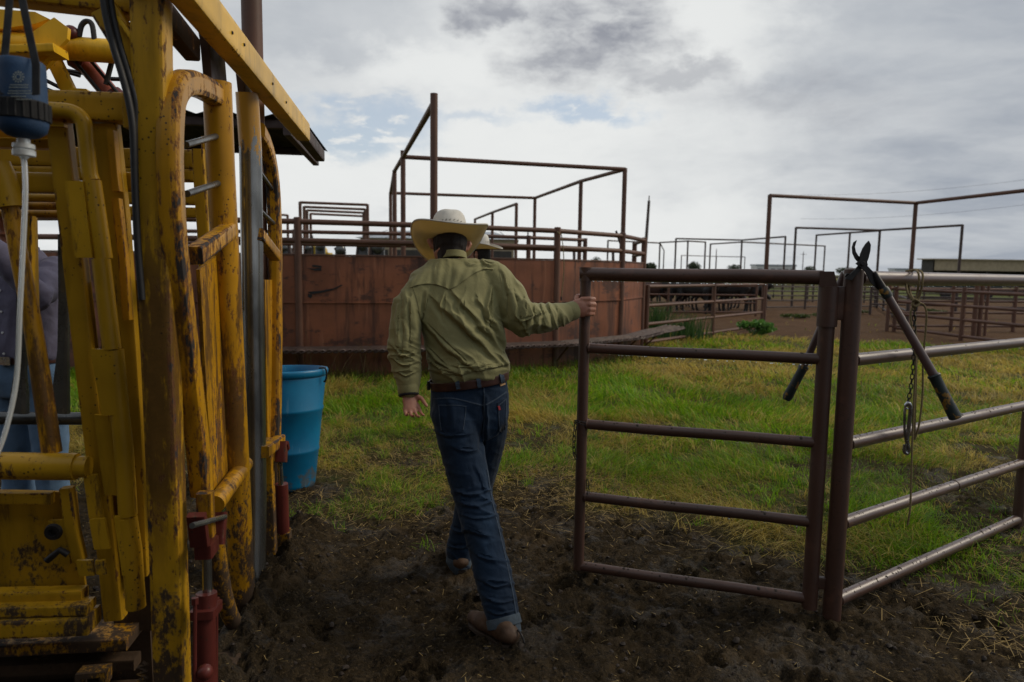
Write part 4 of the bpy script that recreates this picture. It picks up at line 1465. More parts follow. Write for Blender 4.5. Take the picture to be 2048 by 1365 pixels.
# coarser tufts standing in the turf
rg = np.random.default_rng(303)
nt = 5200
ty_ = 3.2 * (22.0 / 3.2) ** rg.random(nt)
tx_ = rg.uniform(-1, 1, nt) * (ty_ * 0.9 + 0.3)
kk = (rg.random(nt) < grassiness(tx_, ty_) * 0.9 + 0.03) & (pen_dirt(tx_, ty_) < 0.3) & ~((tx_ > -1.75) & (tx_ < -1.05) & (ty_ > 4.05) & (ty_ < 4.8))
tx_, ty_ = tx_[kk], ty_[kk]
nt, nb = len(tx_), 16
X = np.repeat(tx_, nb) + rg.normal(0, 0.022, nt * nb)
Y = np.repeat(ty_, nb) + rg.normal(0, 0.022, nt * nb)
n = nt * nb
size = np.repeat(rg.uniform(0.05, 0.16, nt) * (0.7 + 0.5 * rg.random(nt)), nb) * rg.uniform(0.5, 1.15, n)
a = rg.uniform(0, 2 * np.pi, n)
bend = rg.uniform(0.4, 1.5, n)
dryt = np.repeat((rg.random(nt) < 0.22 + 0.45 * sstep(fbm(tx_ * 0.8 + 3, ty_ * 0.8, octv=3, seed=61), 0.42, 0.62)), nb)
Z = ground_z(X, Y) - 0.005
wv = rg.uniform(0.0016, 0.0034, n) * np.clip(Y / 6.0, 0.75, 2.4)
lv = []
for t, ws in ((0, 1.0), (0.4, 0.95), (0.75, 0.6), (1.0, 0.0)):
    cx = X + np.cos(a) * bend * size * t ** 1.7 * 0.8
    cy = Y + np.sin(a) * bend * size * t ** 1.7 * 0.8
    cz = Z + size * t * np.clip(1 - 0.38 * bend * t, 0.2, 1)
    if ws:
        lv += [np.stack([cx + np.sin(a) * wv * ws, cy - np.cos(a) * wv * ws, cz], 1), np.stack([cx - np.sin(a) * wv * ws, cy + np.cos(a) * wv * ws, cz], 1)]
    else:
        lv.append(np.stack([cx, cy, cz], 1))
i = np.arange(n)
T = np.concatenate([np.stack([i, i + n, i + 3 * n], 1), np.stack([i, i + 3 * n, i + 2 * n], 1), np.stack([i + 2 * n, i + 3 * n, i + 5 * n], 1), np.stack([i + 2 * n, i + 5 * n, i + 4 * n], 1), np.stack([i + 4 * n, i + 5 * n, i + 6 * n], 1)], 0)
vg = np.repeat(rg.random(nt), nb)[:, None] * 0.7 + rg.random(n)[:, None] * 0.3
Cg = np.array((0.055, 0.17, 0.006)) * (1 - vg) + np.array((0.30, 0.50, 0.015)) * vg
Cd = np.array((0.30, 0.21, 0.035)) * (1 - vg) + np.array((0.70, 0.55, 0.17)) * vg
C = np.where(dryt[:, None], Cd, Cg)
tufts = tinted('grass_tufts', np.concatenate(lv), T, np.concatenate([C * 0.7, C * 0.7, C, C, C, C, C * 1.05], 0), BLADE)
tag(tufts, 'coarse tufts of green and dry grass in the turf', 'grass', kind='stuff')


# tall dry and green stems along the tub foot and by its right corner
def stems(n, fx, fy, spread, h0, h1, seed, cols, wid=0.004, lean=0.5):
    rg = np.random.default_rng(seed)
    t = rg.random(n)
    X = np.interp(t, np.linspace(0, 1, len(fx)), fx) + rg.normal(0, spread, n)
    Y = np.interp(t, np.linspace(0, 1, len(fy)), fy) + rg.normal(0, spread, n)
    H = rg.uniform(h0, h1, n)
    V, T, C = [], [], []
    for k in range(n):
        a = rg.uniform(0, 6.28)
        l = rg.uniform(0.1, lean)
        c = np.array(cols[rg.integers(len(cols))]) * rg.uniform(0.75, 1.2)
        base = len(V)
        for s in range(5):
            q = s / 4
            x = X[k] + math.cos(a) * l * H[k] * q ** 2
            y = Y[k] + math.sin(a) * l * H[k] * q ** 2
            z = H[k] * q * (1 - 0.2 * l * q) - 0.01
            w_ = wid * (1 - 0.85 * q)
            V += [(x - w_, y, z), (x + w_, y + w_ * 0.4, z)]
            C += [c, c]
        for s in range(4):
            i = base + 2 * s
            T += [(i, i + 1, i + 3), (i, i + 3, i + 2)]
    return np.array(V), np.array(T), np.array(C)


A = stems(1500, [-4.8, -2.8, -1.0, 0.6, 1.7, 2.6], [8.2, 8.55, 8.95, 9.7, 10.8, 12.2], 0.14, 0.05, 0.26, 5, [(0.05, 0.08, 0.012), (0.09, 0.11, 0.02), (0.19, 0.14, 0.045)], 0.004)
B = stems(90, [-3.0, -1.0], [8.5, 8.9], 0.2, 0.4, 0.8, 6, [(0.12, 0.085, 0.03)], 0.003, 0.9)
tall = tinted('tall_grass', np.concatenate([A[0], B[0]]), np.concatenate([A[1], B[1] + len(A[0])]), np.concatenate([A[2], B[2]]), BLADE)
tag(tall, 'tall ragged grass at the foot of the tub wall', 'grass', kind='stuff')

# loose straw lying on mud and turf edge
rg = np.random.default_rng(77)
n = 60000
Ys = rg.uniform(1.9, 7.0, n)
Xs = rg.uniform(-1, 1, n) * (Ys * 0.9 + 0.2)
dd = np.abs(Ys - turf_edge(Xs) - 0.25)
pk = np.exp(-(dd / 0.7) ** 2) * (0.12 + 1.0 * sstep(fbm(Xs * 1.6, Ys * 1.6, octv=3, seed=88), 0.42, 0.6)) + 0.05
pk = pk + 1.3 * (np.exp(-((Xs - 0.3) / 0.5) ** 2 - ((Ys - 4.65) / 0.5) ** 2) + np.exp(-((Xs + 0.85) / 0.45) ** 2 - ((Ys - 5.0) / 0.45) ** 2))
kp = rg.random(n) < pk
Xs, Ys = Xs[kp], Ys[kp]
n = len(Xs)
near_edge = np.abs(Ys - turf_edge(Xs) - 0.35) < 0.95
L = np.where(near_edge, rg.uniform(0.01, 0.055, n), rg.uniform(0.004, 0.016, n) * np.where(rg.random(n) < 0.04, 3, 1))
th = rg.uniform(0, 6.28, n)
wv = rg.uniform(0.0008, 0.0018, n)
zz0 = ground_z(Xs, Ys) + rg.uniform(0.002, 0.018, n)
tz = rg.normal(0, 0.22, n) * L
dx, dy = np.cos(th), np.sin(th)
V = np.concatenate([np.stack([Xs - dx * L - dy * wv, Ys - dy * L + dx * wv, zz0 - tz], 1), np.stack([Xs - dx * L + dy * wv, Ys - dy * L - dx * wv, zz0 - tz + 0.001], 1),
                    np.stack([Xs + dx * L + dy * wv, Ys + dy * L - dx * wv, zz0 + tz], 1), np.stack([Xs + dx * L - dy * wv, Ys + dy * L + dx * wv, zz0 + tz + 0.001], 1)], 0)
i = np.arange(n)
C = np.array((0.55, 0.39, 0.15)) * rg.uniform(0.35, 1.1, n)[:, None]
straw = tinted('straw', V, np.stack([i, i + n, i + 2 * n, i + 3 * n], 1), np.tile(C, (4, 1)), BLADE)
tag(straw, 'loose yellow straw scattered over mud and turf', 'straw', kind='stuff')

# clods of churned mud
rg = np.random.default_rng(78)
cl = MB()
cnt = 0
while cnt < 4200:
    y = rg.uniform(1.5, 5.0)
    x = rg.uniform(-1, 1) * (y * 0.9 + 0.2)
    g_ = float(grassiness(np.array([x]), np.array([y]))[0])
    if rg.random() < g_ * 0.9:
        continue
    s = 0.003 + 0.011 * rg.random() ** 3
    z = gz(x, y)
    nn = 6
    rings = []
    for (rr, hh) in ((1.0, -0.3), (0.95, 0.3), (0.5, 0.75)):
        rings.append([(x + s * rr * math.cos(k * 1.0472) * rg.uniform(0.6, 1.3), y + s * rr * math.sin(k * 1.0472) * rg.uniform(0.35, 1.5), z + s * hh * rg.uniform(0.6, 1.2)) for k in range(nn)])
    cl.loft(rings, True)
    cnt += 1
clods = cl.build('mud_clods', MUD_BIT, None, True, 60)
tag(clods, 'broken clods of dark mud scattered on the ground', 'mud', kind='stuff')


# ------------------------------------------------------------------ leafy bush and feathery weeds
def bush(name, label, cat, c, rx_, ry_, rz_, n, size, cols, seed, stemn=7, clumps=9):
    f = thing(name, (c[0], c[1], 0), label, cat)
    rg = np.random.default_rng(seed)
    for k in range(stemn):
        a = rg.uniform(0, 6.28)
        e = Vector((c[0] + rx_ * 0.7 * math.cos(a), c[1] + ry_ * 0.7 * math.sin(a), c[2] + rz_ * rg.uniform(0.2, 0.7)))
        MB().tube(arc_pts([(c[0], c[1], 0), Vector((c[0], c[1], 0)).lerp(e, 0.5) + Vector((0, 0, 0.05)), e], 4), 0.008, 5, scales=[1 - 0.08 * q for q in range(9)]).build('stem', LEAF_STEM, f)
    Vs, Fs, Cs, o = [], [], [], 0
    for k in range(clumps):
        u = rg.normal(size=3)
        u /= np.linalg.norm(u)
        cc = (c[0] + u[0] * rx_ * 0.6, c[1] + u[1] * ry_ * 0.6, max(0.08, c[2] + u[2] * rz_ * 0.55))
        V, Fc, C = leaf_cloud(cc, rx_ * 0.45, ry_ * 0.45, rz_ * 0.42, n // clumps, size, cols, seed + k)
        Vs.append(V); Fs.append(Fc + o); Cs.append(C); o += len(V)
    V = np.concatenate(Vs)
    V[:, 2] = np.maximum(V[:, 2], 0.02)
    tinted('foliage', V, np.concatenate(Fs), np.concatenate(Cs), LEAF, f)
    return f


LEAF_STEM = simple('green_stem', (0.05, 0.07, 0.02), 0.6, 0, 0.2, 9, 0)
bp = on_z(1508, 668, 0.05)
bush('leafy_weed', 'bushy bright green broadleaf plant near the fence corner', 'plant', (bp.x, bp.y, 0.16), 0.50, 0.42, 0.24, 900, 0.055, ((0.06, 0.17, 0.03), (0.16, 0.32, 0.06)), 91)
wp_ = on_z(1318, 690, 0)
for dx_, dy_, n_, h0_, h1_, sd_, lab in ((0.1, 1.0, 420, 0.35, 0.95, 92, 'tall feathery dark green weed beside the tub corner post'), (0.85, 1.1, 320, 0.25, 0.65, 93, 'shorter feathery weed just right of the tub corner weed')):
    fw = thing('feathery_weed', (wp_.x + dx_, wp_.y + dy_, 0), lab, 'plant')
    q = stems(n_, [wp_.x + dx_] * 2, [wp_.y + dy_] * 2, 0.17, h0_, h1_, sd_, [(0.03, 0.085, 0.02), (0.06, 0.14, 0.03), (0.10, 0.17, 0.04)], 0.009, 0.5)
    tinted('foliage', q[0], q[1], q[2], LEAF, fw)
for k, (x, y, lab) in enumerate(((1650, 634, 'low grass tuft in the brown pen left of the loppers handle'), (1712, 628, 'low green tuft in the brown pen behind the gate hinge'), (1870, 628, 'small green tuft in the brown yard right of the rope'), (1590, 636, 'faint grass tuft at the foot of the tall frame post'))):
    p = on_z(x, y, 0.02)
    bush('grass_tuft', lab, 'plant', (p.x, p.y, 0.08), 0.55, 0.4, 0.14, 500, 0.05, ((0.04, 0.07, 0.012), (0.09, 0.12, 0.025)), 95 + k, 4, 6)


# ------------------------------------------------------------------ voxel joined bodies
def voxel(mb, size, smooth_iter=2, name='tmp', keep=None):
    me = bpy.data.meshes.new(name)
    me.from_pydata([tuple(p) for p in mb.v], [], mb.f)
    me.update()
    ob = bpy.data.objects.new(name, me)
    COL.objects.link(ob)
    m = ob.modifiers.new('r', 'REMESH')
    m.mode = 'VOXEL'
    m.voxel_size = size
    m.adaptivity = 0.0
    if smooth_iter:
        s = ob.modifiers.new('s', 'SMOOTH')
        s.factor = 0.5
        s.iterations = smooth_iter
    dg = bpy.context.evaluated_depsgraph_get()
    dg.update()
    ev = ob.evaluated_get(dg)
    m2 = bpy.data.meshes.new_from_object(ev)
    n = len(m2.vertices)
    V = np.empty(n * 3)
    m2.vertices.foreach_get('co', V)
    Fc = [tuple(p.vertices) for p in m2.polygons]
    bpy.data.objects.remove(ob)
    bpy.data.meshes.remove(me)
    bpy.data.meshes.remove(m2)
    return V.reshape(-1, 3), Fc


def capsule(mb, pts, radii, n=14, flat=None, up=None):
    """rounded limb through pts with a radius at each; flat = (a, b) stretch of the cross section"""
    P = [Vector(p) for p in pts]
    d0 = (P[0] - P[1]).normalized()
    d1 = (P[-1] - P[-2]).normalized()
    Pn, Rn = [], []
    for k in (0.98, 0.75, 0.4):
        Pn.append(P[0] + d0 * radii[0] * k); Rn.append(radii[0] * math.sqrt(max(0.02, 1 - k * k)))
    Pn += P; Rn += list(radii)
    for k in (0.4, 0.75, 0.98):
        Pn.append(P[-1] + d1 * radii[-1] * k); Rn.append(radii[-1] * math.sqrt(max(0.02, 1 - k * k)))
    fa, fb = flat or (1, 1)
    prof = [(fa * math.cos(2 * math.pi * k / n), fb * math.sin(2 * math.pi * k / n)) for k in range(n)]
    mb.sweep(Pn, prof, up, True, False, scales=Rn)
    return mb


# ------------------------------------------------------------------ cattle
HIDE = simple('black_hide', (0.010, 0.009, 0.009), 0.6, 0, 0.4, 5, 0)
HIDE_RED = simple('dark_red_hide', (0.045, 0.018, 0.012), 0.6, 0, 0.4, 5, 0)
BLAZE = simple('white_blaze', (0.45, 0.42, 0.36), 0.7, 0, 0.1, 5, 0)


def cow_mesh(headlow):
    mb = MB()
    # body along +x, head at +x
    capsule(mb, [(-0.75, 0, 1.02), (-0.45, 0, 0.98), (0.0, 0, 0.92), (0.45, 0, 0.93), (0.70, 0, 0.98)], [0.24, 0.33, 0.37, 0.34, 0.24], 14, (0.78, 1.0), (0, 0, 1))
    hz = 0.75 if headlow else 1.22
    capsule(mb, [(0.62, 0, 1.06), (0.88, 0, 0.5 * (1.10 + hz))], [0.22, 0.15], 12, (0.7, 1.1), (0, 0, 1))
    capsule(mb, [(0.92, 0, hz + 0.02), (1.08, 0, hz - 0.10), (1.24, 0, hz - 0.22)], [0.13, 0.10, 0.075], 12, (0.9, 1), (0, 0, 1))
    for s in (-1, 1):
        capsule(mb, [(0.93, s * 0.10, hz + 0.08), (0.90, s * 0.22, hz + 0.06)], [0.04, 0.02], 8)
        capsule(mb, [(0.55, s * 0.16, 0.85), (0.53, s * 0.17, 0.50), (0.56, s * 0.17, 0.42), (0.55, s * 0.17, 0.07), (0.58, s * 0.17, 0.03)], [0.13, 0.065, 0.06, 0.042, 0.055], 10)
        capsule(mb, [(-0.62, s * 0.17, 0.92), (-0.52, s * 0.18, 0.62), (-0.74, s * 0.18, 0.43), (-0.70, s * 0.18, 0.07), (-0.66, s * 0.18, 0.03)], [0.18, 0.11, 0.055, 0.042, 0.055], 10)
    capsule(mb, [(-0.95, 0, 1.12), (-1.02, 0, 0.85), (-1.02, 0, 0.50)], [0.035, 0.022, 0.035], 8)
    return voxel(mb, 0.03, 3)


cow_hi, cow_lo = cow_mesh(False), cow_mesh(True)
cows = [(1303, 25.5, 3.3, 0, 1), (1333, 27.0, 0.2, 0, 1), (1372, 25.2, 2.9, 1, 0), (1392, 24.6, -0.9, 0, 2), (1425, 26.5, 0.15, 0, 0), (1452, 24.9, 3.0, 0, 0), (1478, 26.0, 0.1, 1, 0), (1440, 28.5, 3.2, 0, 0), (1492, 27.6, 2.8, 0, 0), (1350, 29.0, 0.1, 0, 0)]
for px, Y, rot, low, kind in cows:
    V, Fc = (cow_lo if low else cow_hi)
    p = at(px, 600, Y)
    lab = {0: 'black beef cow crowded in the pen behind the pipe fence', 1: 'dark reddish cow at the tub end of the cattle pen', 2: 'black cow with a white blaze looking through the pen fence'}[kind]
    c_, s_ = math.cos(rot), math.sin(rot)
    sc = random.uniform(0.94, 1.04)
    W = np.stack([V[:, 0] * c_ - V[:, 1] * s_, V[:, 0] * s_ + V[:, 1] * c_, V[:, 2]], 1) * sc
    o = mesh_obj('cow', W, Fc, HIDE_RED if kind == 1 else HIDE)
    o.location = (p.x, Y, 0.0)
    tag(o, lab, 'cow', 'cattle in the far pen')
    if kind == 2:
        hd = Matrix.Rotation(rot, 3, 'Z')
        q = MB()
        pts = [hd @ Vector((0.985 + 0.10 * k, 0.0, 1.30 - 0.085 * k)) * sc for k in range(4)]
        capsule(q, [v + Vector((p.x, Y, 0)) for v in pts], [0.05, 0.06, 0.05, 0.06], 8)
        q.build('blaze', BLAZE, o)


# ------------------------------------------------------------------ squeeze chute
CH_A = R(8.1)
cu = Vector((math.cos(CH_A), math.sin(CH_A), 0))
cv = Vector((-math.sin(CH_A), math.cos(CH_A), 0))
F0 = Vector((-0.96, 1.93, 0))
chute = thing('squeeze_chute', (F0.x, F0.y, 0), 'yellow hydraulic cattle squeeze chute with chipped paint at the left', 'cattle chute')


def S(px, py, dv=0.0):
    return on_plane(px, py, F0 + cv * dv, cv)


def Fp(px, py, du=0.0):
    return on_plane(px, py, F0 + cu * du, cu)


def sbar(name, pts, wd, dp, dv=0.0, mat=None, parent=None, rad=None):
    return MB().sweep([S(x, y, dv) for x, y in pts], rect(wd, dp, rad), cv).build(name, mat or YELLOW, parent or chute)


def stube(name, pts, r_, dv=0.0, mat=None, parent=None, n=14, sm=0, scales=None):
    P = [S(x, y, dv) for x, y in pts]
    if sm:
        P = arc_pts(P, sm)
    return MB().tube(P, r_, n, scales=scales).build(name, mat or YELLOW, parent or chute)


def fbar(name, pts, wd, dp, du=0.0, mat=None, parent=None, sm=0, rad=None):
    P = [Fp(x, y, du) for x, y in pts]
    if sm:
        P = arc_pts(P, sm)
    return MB().sweep(P, rect(wd, dp, rad), cu).build(name, mat or YELLOW_WORN, parent or chute)


def ftube(name, pts, r_, du=0.0, mat=None, parent=None, n=18, sm=0, scales=None):
    P = [Fp(x, y, du) for x, y in pts]
    if sm:
        P = arc_pts(P, sm)
    return MB().tube(P, r_, n, scales=scales).build(name, mat or YELLOW_WORN, parent or chute)


def splate(name, poly, th, dv, mat=None, parent=None):
    return MB().prism([S(x, y, dv) for x, y in poly], cv * th).build(name, mat or YELLOW, parent or chute, smooth=False)


MUD_SHADE_PLATE = paint_worn('yellow_paint_mud_and_shade', (0.30, 0.16, 0.018), 0.56, mud=1.3, mud_top=2.4)  # mud-caked paint; its dark tone also stands in for shaded gaps
# --- side that faces the camera: frame
sbar('corner_post', [(300, -120), (306, 200), (322, 700), (334, 1000), (346, 1365), (352, 1560)], 0.088, 0.088, 0.044, YELLOW_POST)
sbar('top_beam', [(-260, -62), (285, 2)], 0.10, 0.09, 0.10, YELLOW)
sbar('brace', [(212, 22), (304, 172)], 0.072, 0.05, 0.06)
sbar('brace_edge', [(243, 42), (319, 148)], 0.012, 0.07, 0.05, YELLOW_TOP)
sbar('cross_beam', [(-120, 206), (262, 219)], 0.083, 0.07, 0.16)
sbar('beam_bracket', [(258, 196), (261, 258)], 0.022, 0.05, 0.10)
splate('beam_plate', [(85, 246), (128, 248), (128, 254), (85, 252)], 0.02, 0.10)
# bent head of the leaning side frame and its sleeved uprights
stube('bent_tube', [(-60, 214), (60, 219), (120, 221), (148, 226), (164, 240), (170, 262), (178, 340), (184, 362)], 0.0215, 0.085, sm=4)
stube('upright_tube', [(184, 362), (194, 430), (207, 518)], 0.024, 0.08)
stube('upright_tube', [(202, 518), (212, 600), (224, 698)], 0.0245, 0.075)
stube('upright_tube', [(228, 700), (240, 830), (246, 880), (252, 960), (256, 1030)], 0.026, 0.08)
stube('upright_tube', [(254, 1035), (264, 1100), (272, 1215)], 0.028, 0.085)
sbar('side_frame', [(118, 240), (140, 420), (172, 700), (196, 900), (214, 1060), (232, 1235)], 0.056, 0.05, 0.16)
sbar('side_frame', [(212, 250), (232, 430), (252, 700), (262, 850), (274, 1150)], 0.072, 0.035, 0.17)
sbar('worn_strip', [(224, 262), (232, 350), (236, 384)], 0.020, 0.03, 0.13, YELLOW_WORN)
sbar('worn_strip', [(234, 398), (248, 520), (256, 640)], 0.022, 0.03, 0.13, YELLOW_WORN)
for poly, dv in (([(128, 362), (166, 362), (184, 516), (150, 516)], 0.055), ([(180, 698), (217, 700), (232, 832), (203, 830)], 0.055), ([(228, 1034), (258, 1034), (268, 1152), (244, 1152)], 0.06), ([(178, 1040), (208, 1038), (220, 1098), (188, 1100)], 0.07), ([(166, 950), (193, 950), (205, 1036), (178, 1038)], 0.09), ([(188, 830), (222, 832), (238, 992), (208, 990)], 0.10), ([(152, 1122), (184, 1122), (188, 1152), (158, 1153)], 0.06), ([(190, 1122), (208, 1122), (212, 1150), (192, 1150)], 0.06)):
    splate('cover_plate', poly, 0.012, dv)
# horizontal side bars
sbar('side_bar', [(-150, 360), (120, 368)], 0.058, 0.05, 0.20)
sbar('side_bar', [(216, 366), (290, 364)], 0.055, 0.05, 0.22)
sbar('side_bar', [(-150, 283), (112, 290)], 0.028, 0.05, 0.24)
splate('side_sheet', [(-40, 238), (102, 246), (108, 286), (-40, 282)], 0.01, 0.26)
stube('side_rod', [(-100, 394), (118, 397)], 0.013, 0.34)
stube('side_rod', [(-100, 410), (120, 413)], 0.013, 0.40, YELLOW_WORN)
stube('side_rod', [(-100, 426), (122, 429)], 0.013, 0.46, YELLOW_WORN)
# other side of the chute, a chute width away
for y0, y1, wd in ((311, 318, 0.075), (344, 350, 0.05), (392, 396, 0.05), (420, 424, 0.04)):
    sbar('far_side_bar', [(-60, y0), (275, y1), (430, y1 + 3)], wd, 0.05, 0.92)
for x, y in ((50, 300), (420, 315)):
    sbar('far_upright', [(x, y - 40), (x + 8, 620)], 0.06, 0.05, 0.98)
sbar('far_upright', [(398, 300), (410, 480), (418, 700)], 0.045, 0.05, 0.80)
# leaning worn tube and drop bars at the left edge
stube('squeeze_bar', [(18, 400), (40, 520), (64, 640), (84, 770), (104, 905)], 0.024, 0.13, YELLOW_WORN, scales=[0.95, 1, 1, 1.1, 1.15])
stube('squeeze_bar_sleeve', [(-6, 330), (8, 360), (22, 415)], 0.034, 0.12, YELLOW)
sbar('drop_bar', [(58, 432), (57, 520), (56, 590)], 0.030, 0.03, 0.30)
# grey flared paddles and floor roller
for k, pts in enumerate(([(128, 470), (129, 600), (127, 700), (122, 790), (120, 826)], [(46, 560), (44, 690), (42, 740), (40, 790), (38, 826)])):
    P = [S(x, y, 0.42) for x, y in pts]
    MB().sweep(P, rect(0.036, 0.02, 0.008), cv, scales=[1, 1, 1.0, 1.5, 1.7]).build('paddle', GREY_STEEL, chute)
stube('grey_roller', [(-100, 836), (190, 838)], 0.022, 0.50, GREY_STEEL)
stube('lower_roller', [(-100, 930), (0, 932), (153, 934)], 0.040, 0.10, YELLOW)
stube('roller_end', [(150, 934), (178, 934)], 0.032, 0.10, YELLOW)
# lower drop door
splate('door_panel', [(-80, 980), (150, 985), (172, 1190), (-80, 1195)], 0.012, 0.20)
sbar('door_rail', [(-80, 994), (105, 996)], 0.036, 0.03, 0.15)
sbar('door_rail', [(-80, 1196), (170, 1190)], 0.046, 0.05, 0.15)
sbar('door_rail', [(-80, 1218), (182, 1212)], 0.030, 0.07, 0.12)
sbar('door_stile', [(134, 975), (146, 1060), (160, 1120)], 0.034, 0.035, 0.14)
sbar('sill', [(-80, 1250), (188, 1240)], 0.055, 0.10, 0.12)
sbar('sill', [(-80, 1285), (270, 1268)], 0.04, 0.14, 0.20, YELLOW_WORN)
splate('latch_plate', [(96, 1042), (132, 1040), (140, 1130), (108, 1128)], 0.012, 0.13)
MB().lathe(S(110, 1062, 0.11), -cv, [(0.010, 0), (0.022, 0.0), (0.026, 0.008), (0.022, 0.018), (0.012, 0.018), (0.010, 0.006)], 18).build('latch_ring', BLACK_IRON, chute)
stube('latch_handle', [(94, 1122), (106, 1112), (120, 1100), (136, 1110)], 0.010, 0.10, BLACK_IRON)
splate('side_sheet', [(196, 560), (300, 560), (318, 1262), (228, 1262)], 0.01, 0.235, MUD_SHADE_PLATE)  # dark sheet painted in place of the shaded gaps between the uprights
splate('side_sheet', [(-80, 1262), (300, 1262), (306, 1365), (312, 1560), (-80, 1560)], 0.012, 0.26, MUD_SHADE_PLATE)
sbar('underframe', [(-80, 1338), (275, 1322)], 0.04, 0.06, 0.22, MUD_SHADE_PLATE)
sbar('underframe', [(-80, 1400), (275, 1382)], 0.05, 0.06, 0.20, MUD_SHADE_PLATE)
splate('foot_step', [(150, 1350), (210, 1345), (210, 1375), (200, 1375), (198, 1356), (160, 1360), (158, 1390), (148, 1390)], 0.05, 0.05, YELLOW_WORN)
stube('spring', [(285 + 8 * math.sin(k * 1.6), 1325 + 3.4 * k) for k in range(30)], 0.006, 0.02, YELLOW_WORN, n=6)

# --- gear above: lit pipe, plates, cylinder, hoses
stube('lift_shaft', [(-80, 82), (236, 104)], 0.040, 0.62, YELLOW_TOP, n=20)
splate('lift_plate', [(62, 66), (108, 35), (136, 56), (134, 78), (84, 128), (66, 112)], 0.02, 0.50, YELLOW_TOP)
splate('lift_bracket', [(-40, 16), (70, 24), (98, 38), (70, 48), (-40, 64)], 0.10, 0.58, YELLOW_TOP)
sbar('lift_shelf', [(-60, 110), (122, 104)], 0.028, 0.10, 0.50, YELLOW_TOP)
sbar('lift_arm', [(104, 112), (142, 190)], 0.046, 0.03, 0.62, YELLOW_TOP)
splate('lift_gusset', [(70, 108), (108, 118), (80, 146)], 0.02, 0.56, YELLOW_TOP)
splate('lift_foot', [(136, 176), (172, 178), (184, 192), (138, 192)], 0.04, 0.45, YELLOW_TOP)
lc = stube('lift_cylinder', [(164, 120), (226, 195)], 0.032, 0.70, PINK_RED, n=18)
stube('cylinder_cap', [(150, 112), (178, 128)], 0.044, 0.70, CYL_RED, lc)
stube('cylinder_cap', [(222, 190), (240, 208)], 0.040, 0.70, CYL_RED, lc)
for dx in (-17, 16):
    stube('tie_rod', [(164 + dx, 120), (228 + dx, 197)], 0.006, 0.66, BLACK_IRON, lc, n=8)
MB().ball(S(142, 68, 0.6), 0.028, 8).build('clevis_nut', CYL_RED, lc)
stube('hydraulic_hose', [(158, 74), (163, 52), (173, 43), (184, 50), (189, 82)], 0.009, 0.60, BLACK_RUBBER, n=8, sm=5)
stube('hydraulic_hose', [(212, 170), (222, 130), (232, 95)], 0.009, 0.66, BLACK_RUBBER, n=8, sm=4)
for a, b in (((70, 150), (140, 186)), ((90, 132), (160, 152)), ((60, 165), (126, 192)), ((210, 158), (275, 160)), ((120, 140), (190, 150))):
    stube('steel_line', [a, b], 0.008, 0.8, BLACK_IRON, n=6)
for k, dx in enumerate((0, 13)):
    stube('hydraulic_hose', [(204 + dx, -40), (210 + dx, 20), (226 + dx, 90), (244 + dx, 150), (258 + dx, 205), (266 + dx * 0.4, 260), (269 + dx * 0.3, 340), (272 + dx * 0.2, 420), (276, 500), (284, 600)], 0.0095, -0.015 + 0.02 * k, BLACK_RUBBER, n=10, sm=5)

# --- head gate end
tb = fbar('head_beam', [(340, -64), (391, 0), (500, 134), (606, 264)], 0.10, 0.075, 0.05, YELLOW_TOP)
fbar('head_beam_inner', [(262, -60), (318, 18), (385, 100)], 0.075, 0.05, -0.06, paint_worn('yellow_paint_bare', (0.34, 0.17, 0.03), 0.50, 0, rust=(0.07, 0.028, 0.018), bare=(0.05, 0.03, 0.026)))
fbar('beam_extension', [(602, 262), (640, 312)], 0.075, 0.06, 0.05, ROOF_BEAM)
for x, y in ((464, 66), (488, 90), (545, 168), (572, 205)):
    MB().lathe(Fp(x, y, 0.088), cu, [(0.001, 0), (0.006, 0), (0.005, 0.004), (0.001, 0.005)], 8).build('bolt_hole', BLACK_IRON, chute)
fbar('hanger_plate', [(414, 20), (424, 80), (432, 172)], 0.20, 0.03, -0.03, ROOF_BEAM)
fbar('hanger_plate', [(482, 110), (496, 240)], 0.13, 0.03, -0.03, ROOF_BEAM)
# near door: arched bar, round bar, rungs, sheet
arch = [(437, 196), (420, 184), (398, 172), (376, 166), (358, 172), (346, 198), (341, 250), (340, 330), (344, 420), (352, 520), (366, 640), (380, 760), (394, 880), (404, 985)]
fbar('door_arch', arch, 0.075, 0.062, 0.0, YELLOW_WORN, sm=4, rad=0.018)
ftube('door_post', [(434, 165), (441, 330), (452, 540), (466, 800), (478, 1040), (484, 1180), (494, 1240)], 0.0475, 0.0, YELLOW_WORN)
for a, b, r_ in (((372, 290), (440, 271), 0.0105), ((374, 388), (446, 364), 0.0105)):
    rg_ = ftube('door_rung', [a, b], r_, 0.0, GREY_STEEL, n=12)
    ftube('weld', [(b[0] - 4, b[1] + 1), (b[0] + 2, b[1] - 1)], r_ * 1.4, 0.0, YELLOW_WORN, rg_, n=12)
fbar('door_crossbar', [(388, 512), (462, 458)], 0.055, 0.05, 0.02, YELLOW_WORN)
ftube('door_crossbar', [(430, 1010), (490, 928)], 0.031, 0.015, YELLOW_WORN)
MB().prism([Fp(x, y, -0.03) for x, y in ((392, 540), (440, 500), (452, 700), (466, 960), (420, 1000), (404, 760))], cu * 0.012).build('door_sheet', YELLOW_WORN, chute, smooth=False)
ftube('door_foot', [(428, 1060), (440, 1150), (456, 1220), (478, 1262), (498, 1275)], 0.030, 0.0, YELLOW_WORN, sm=4)
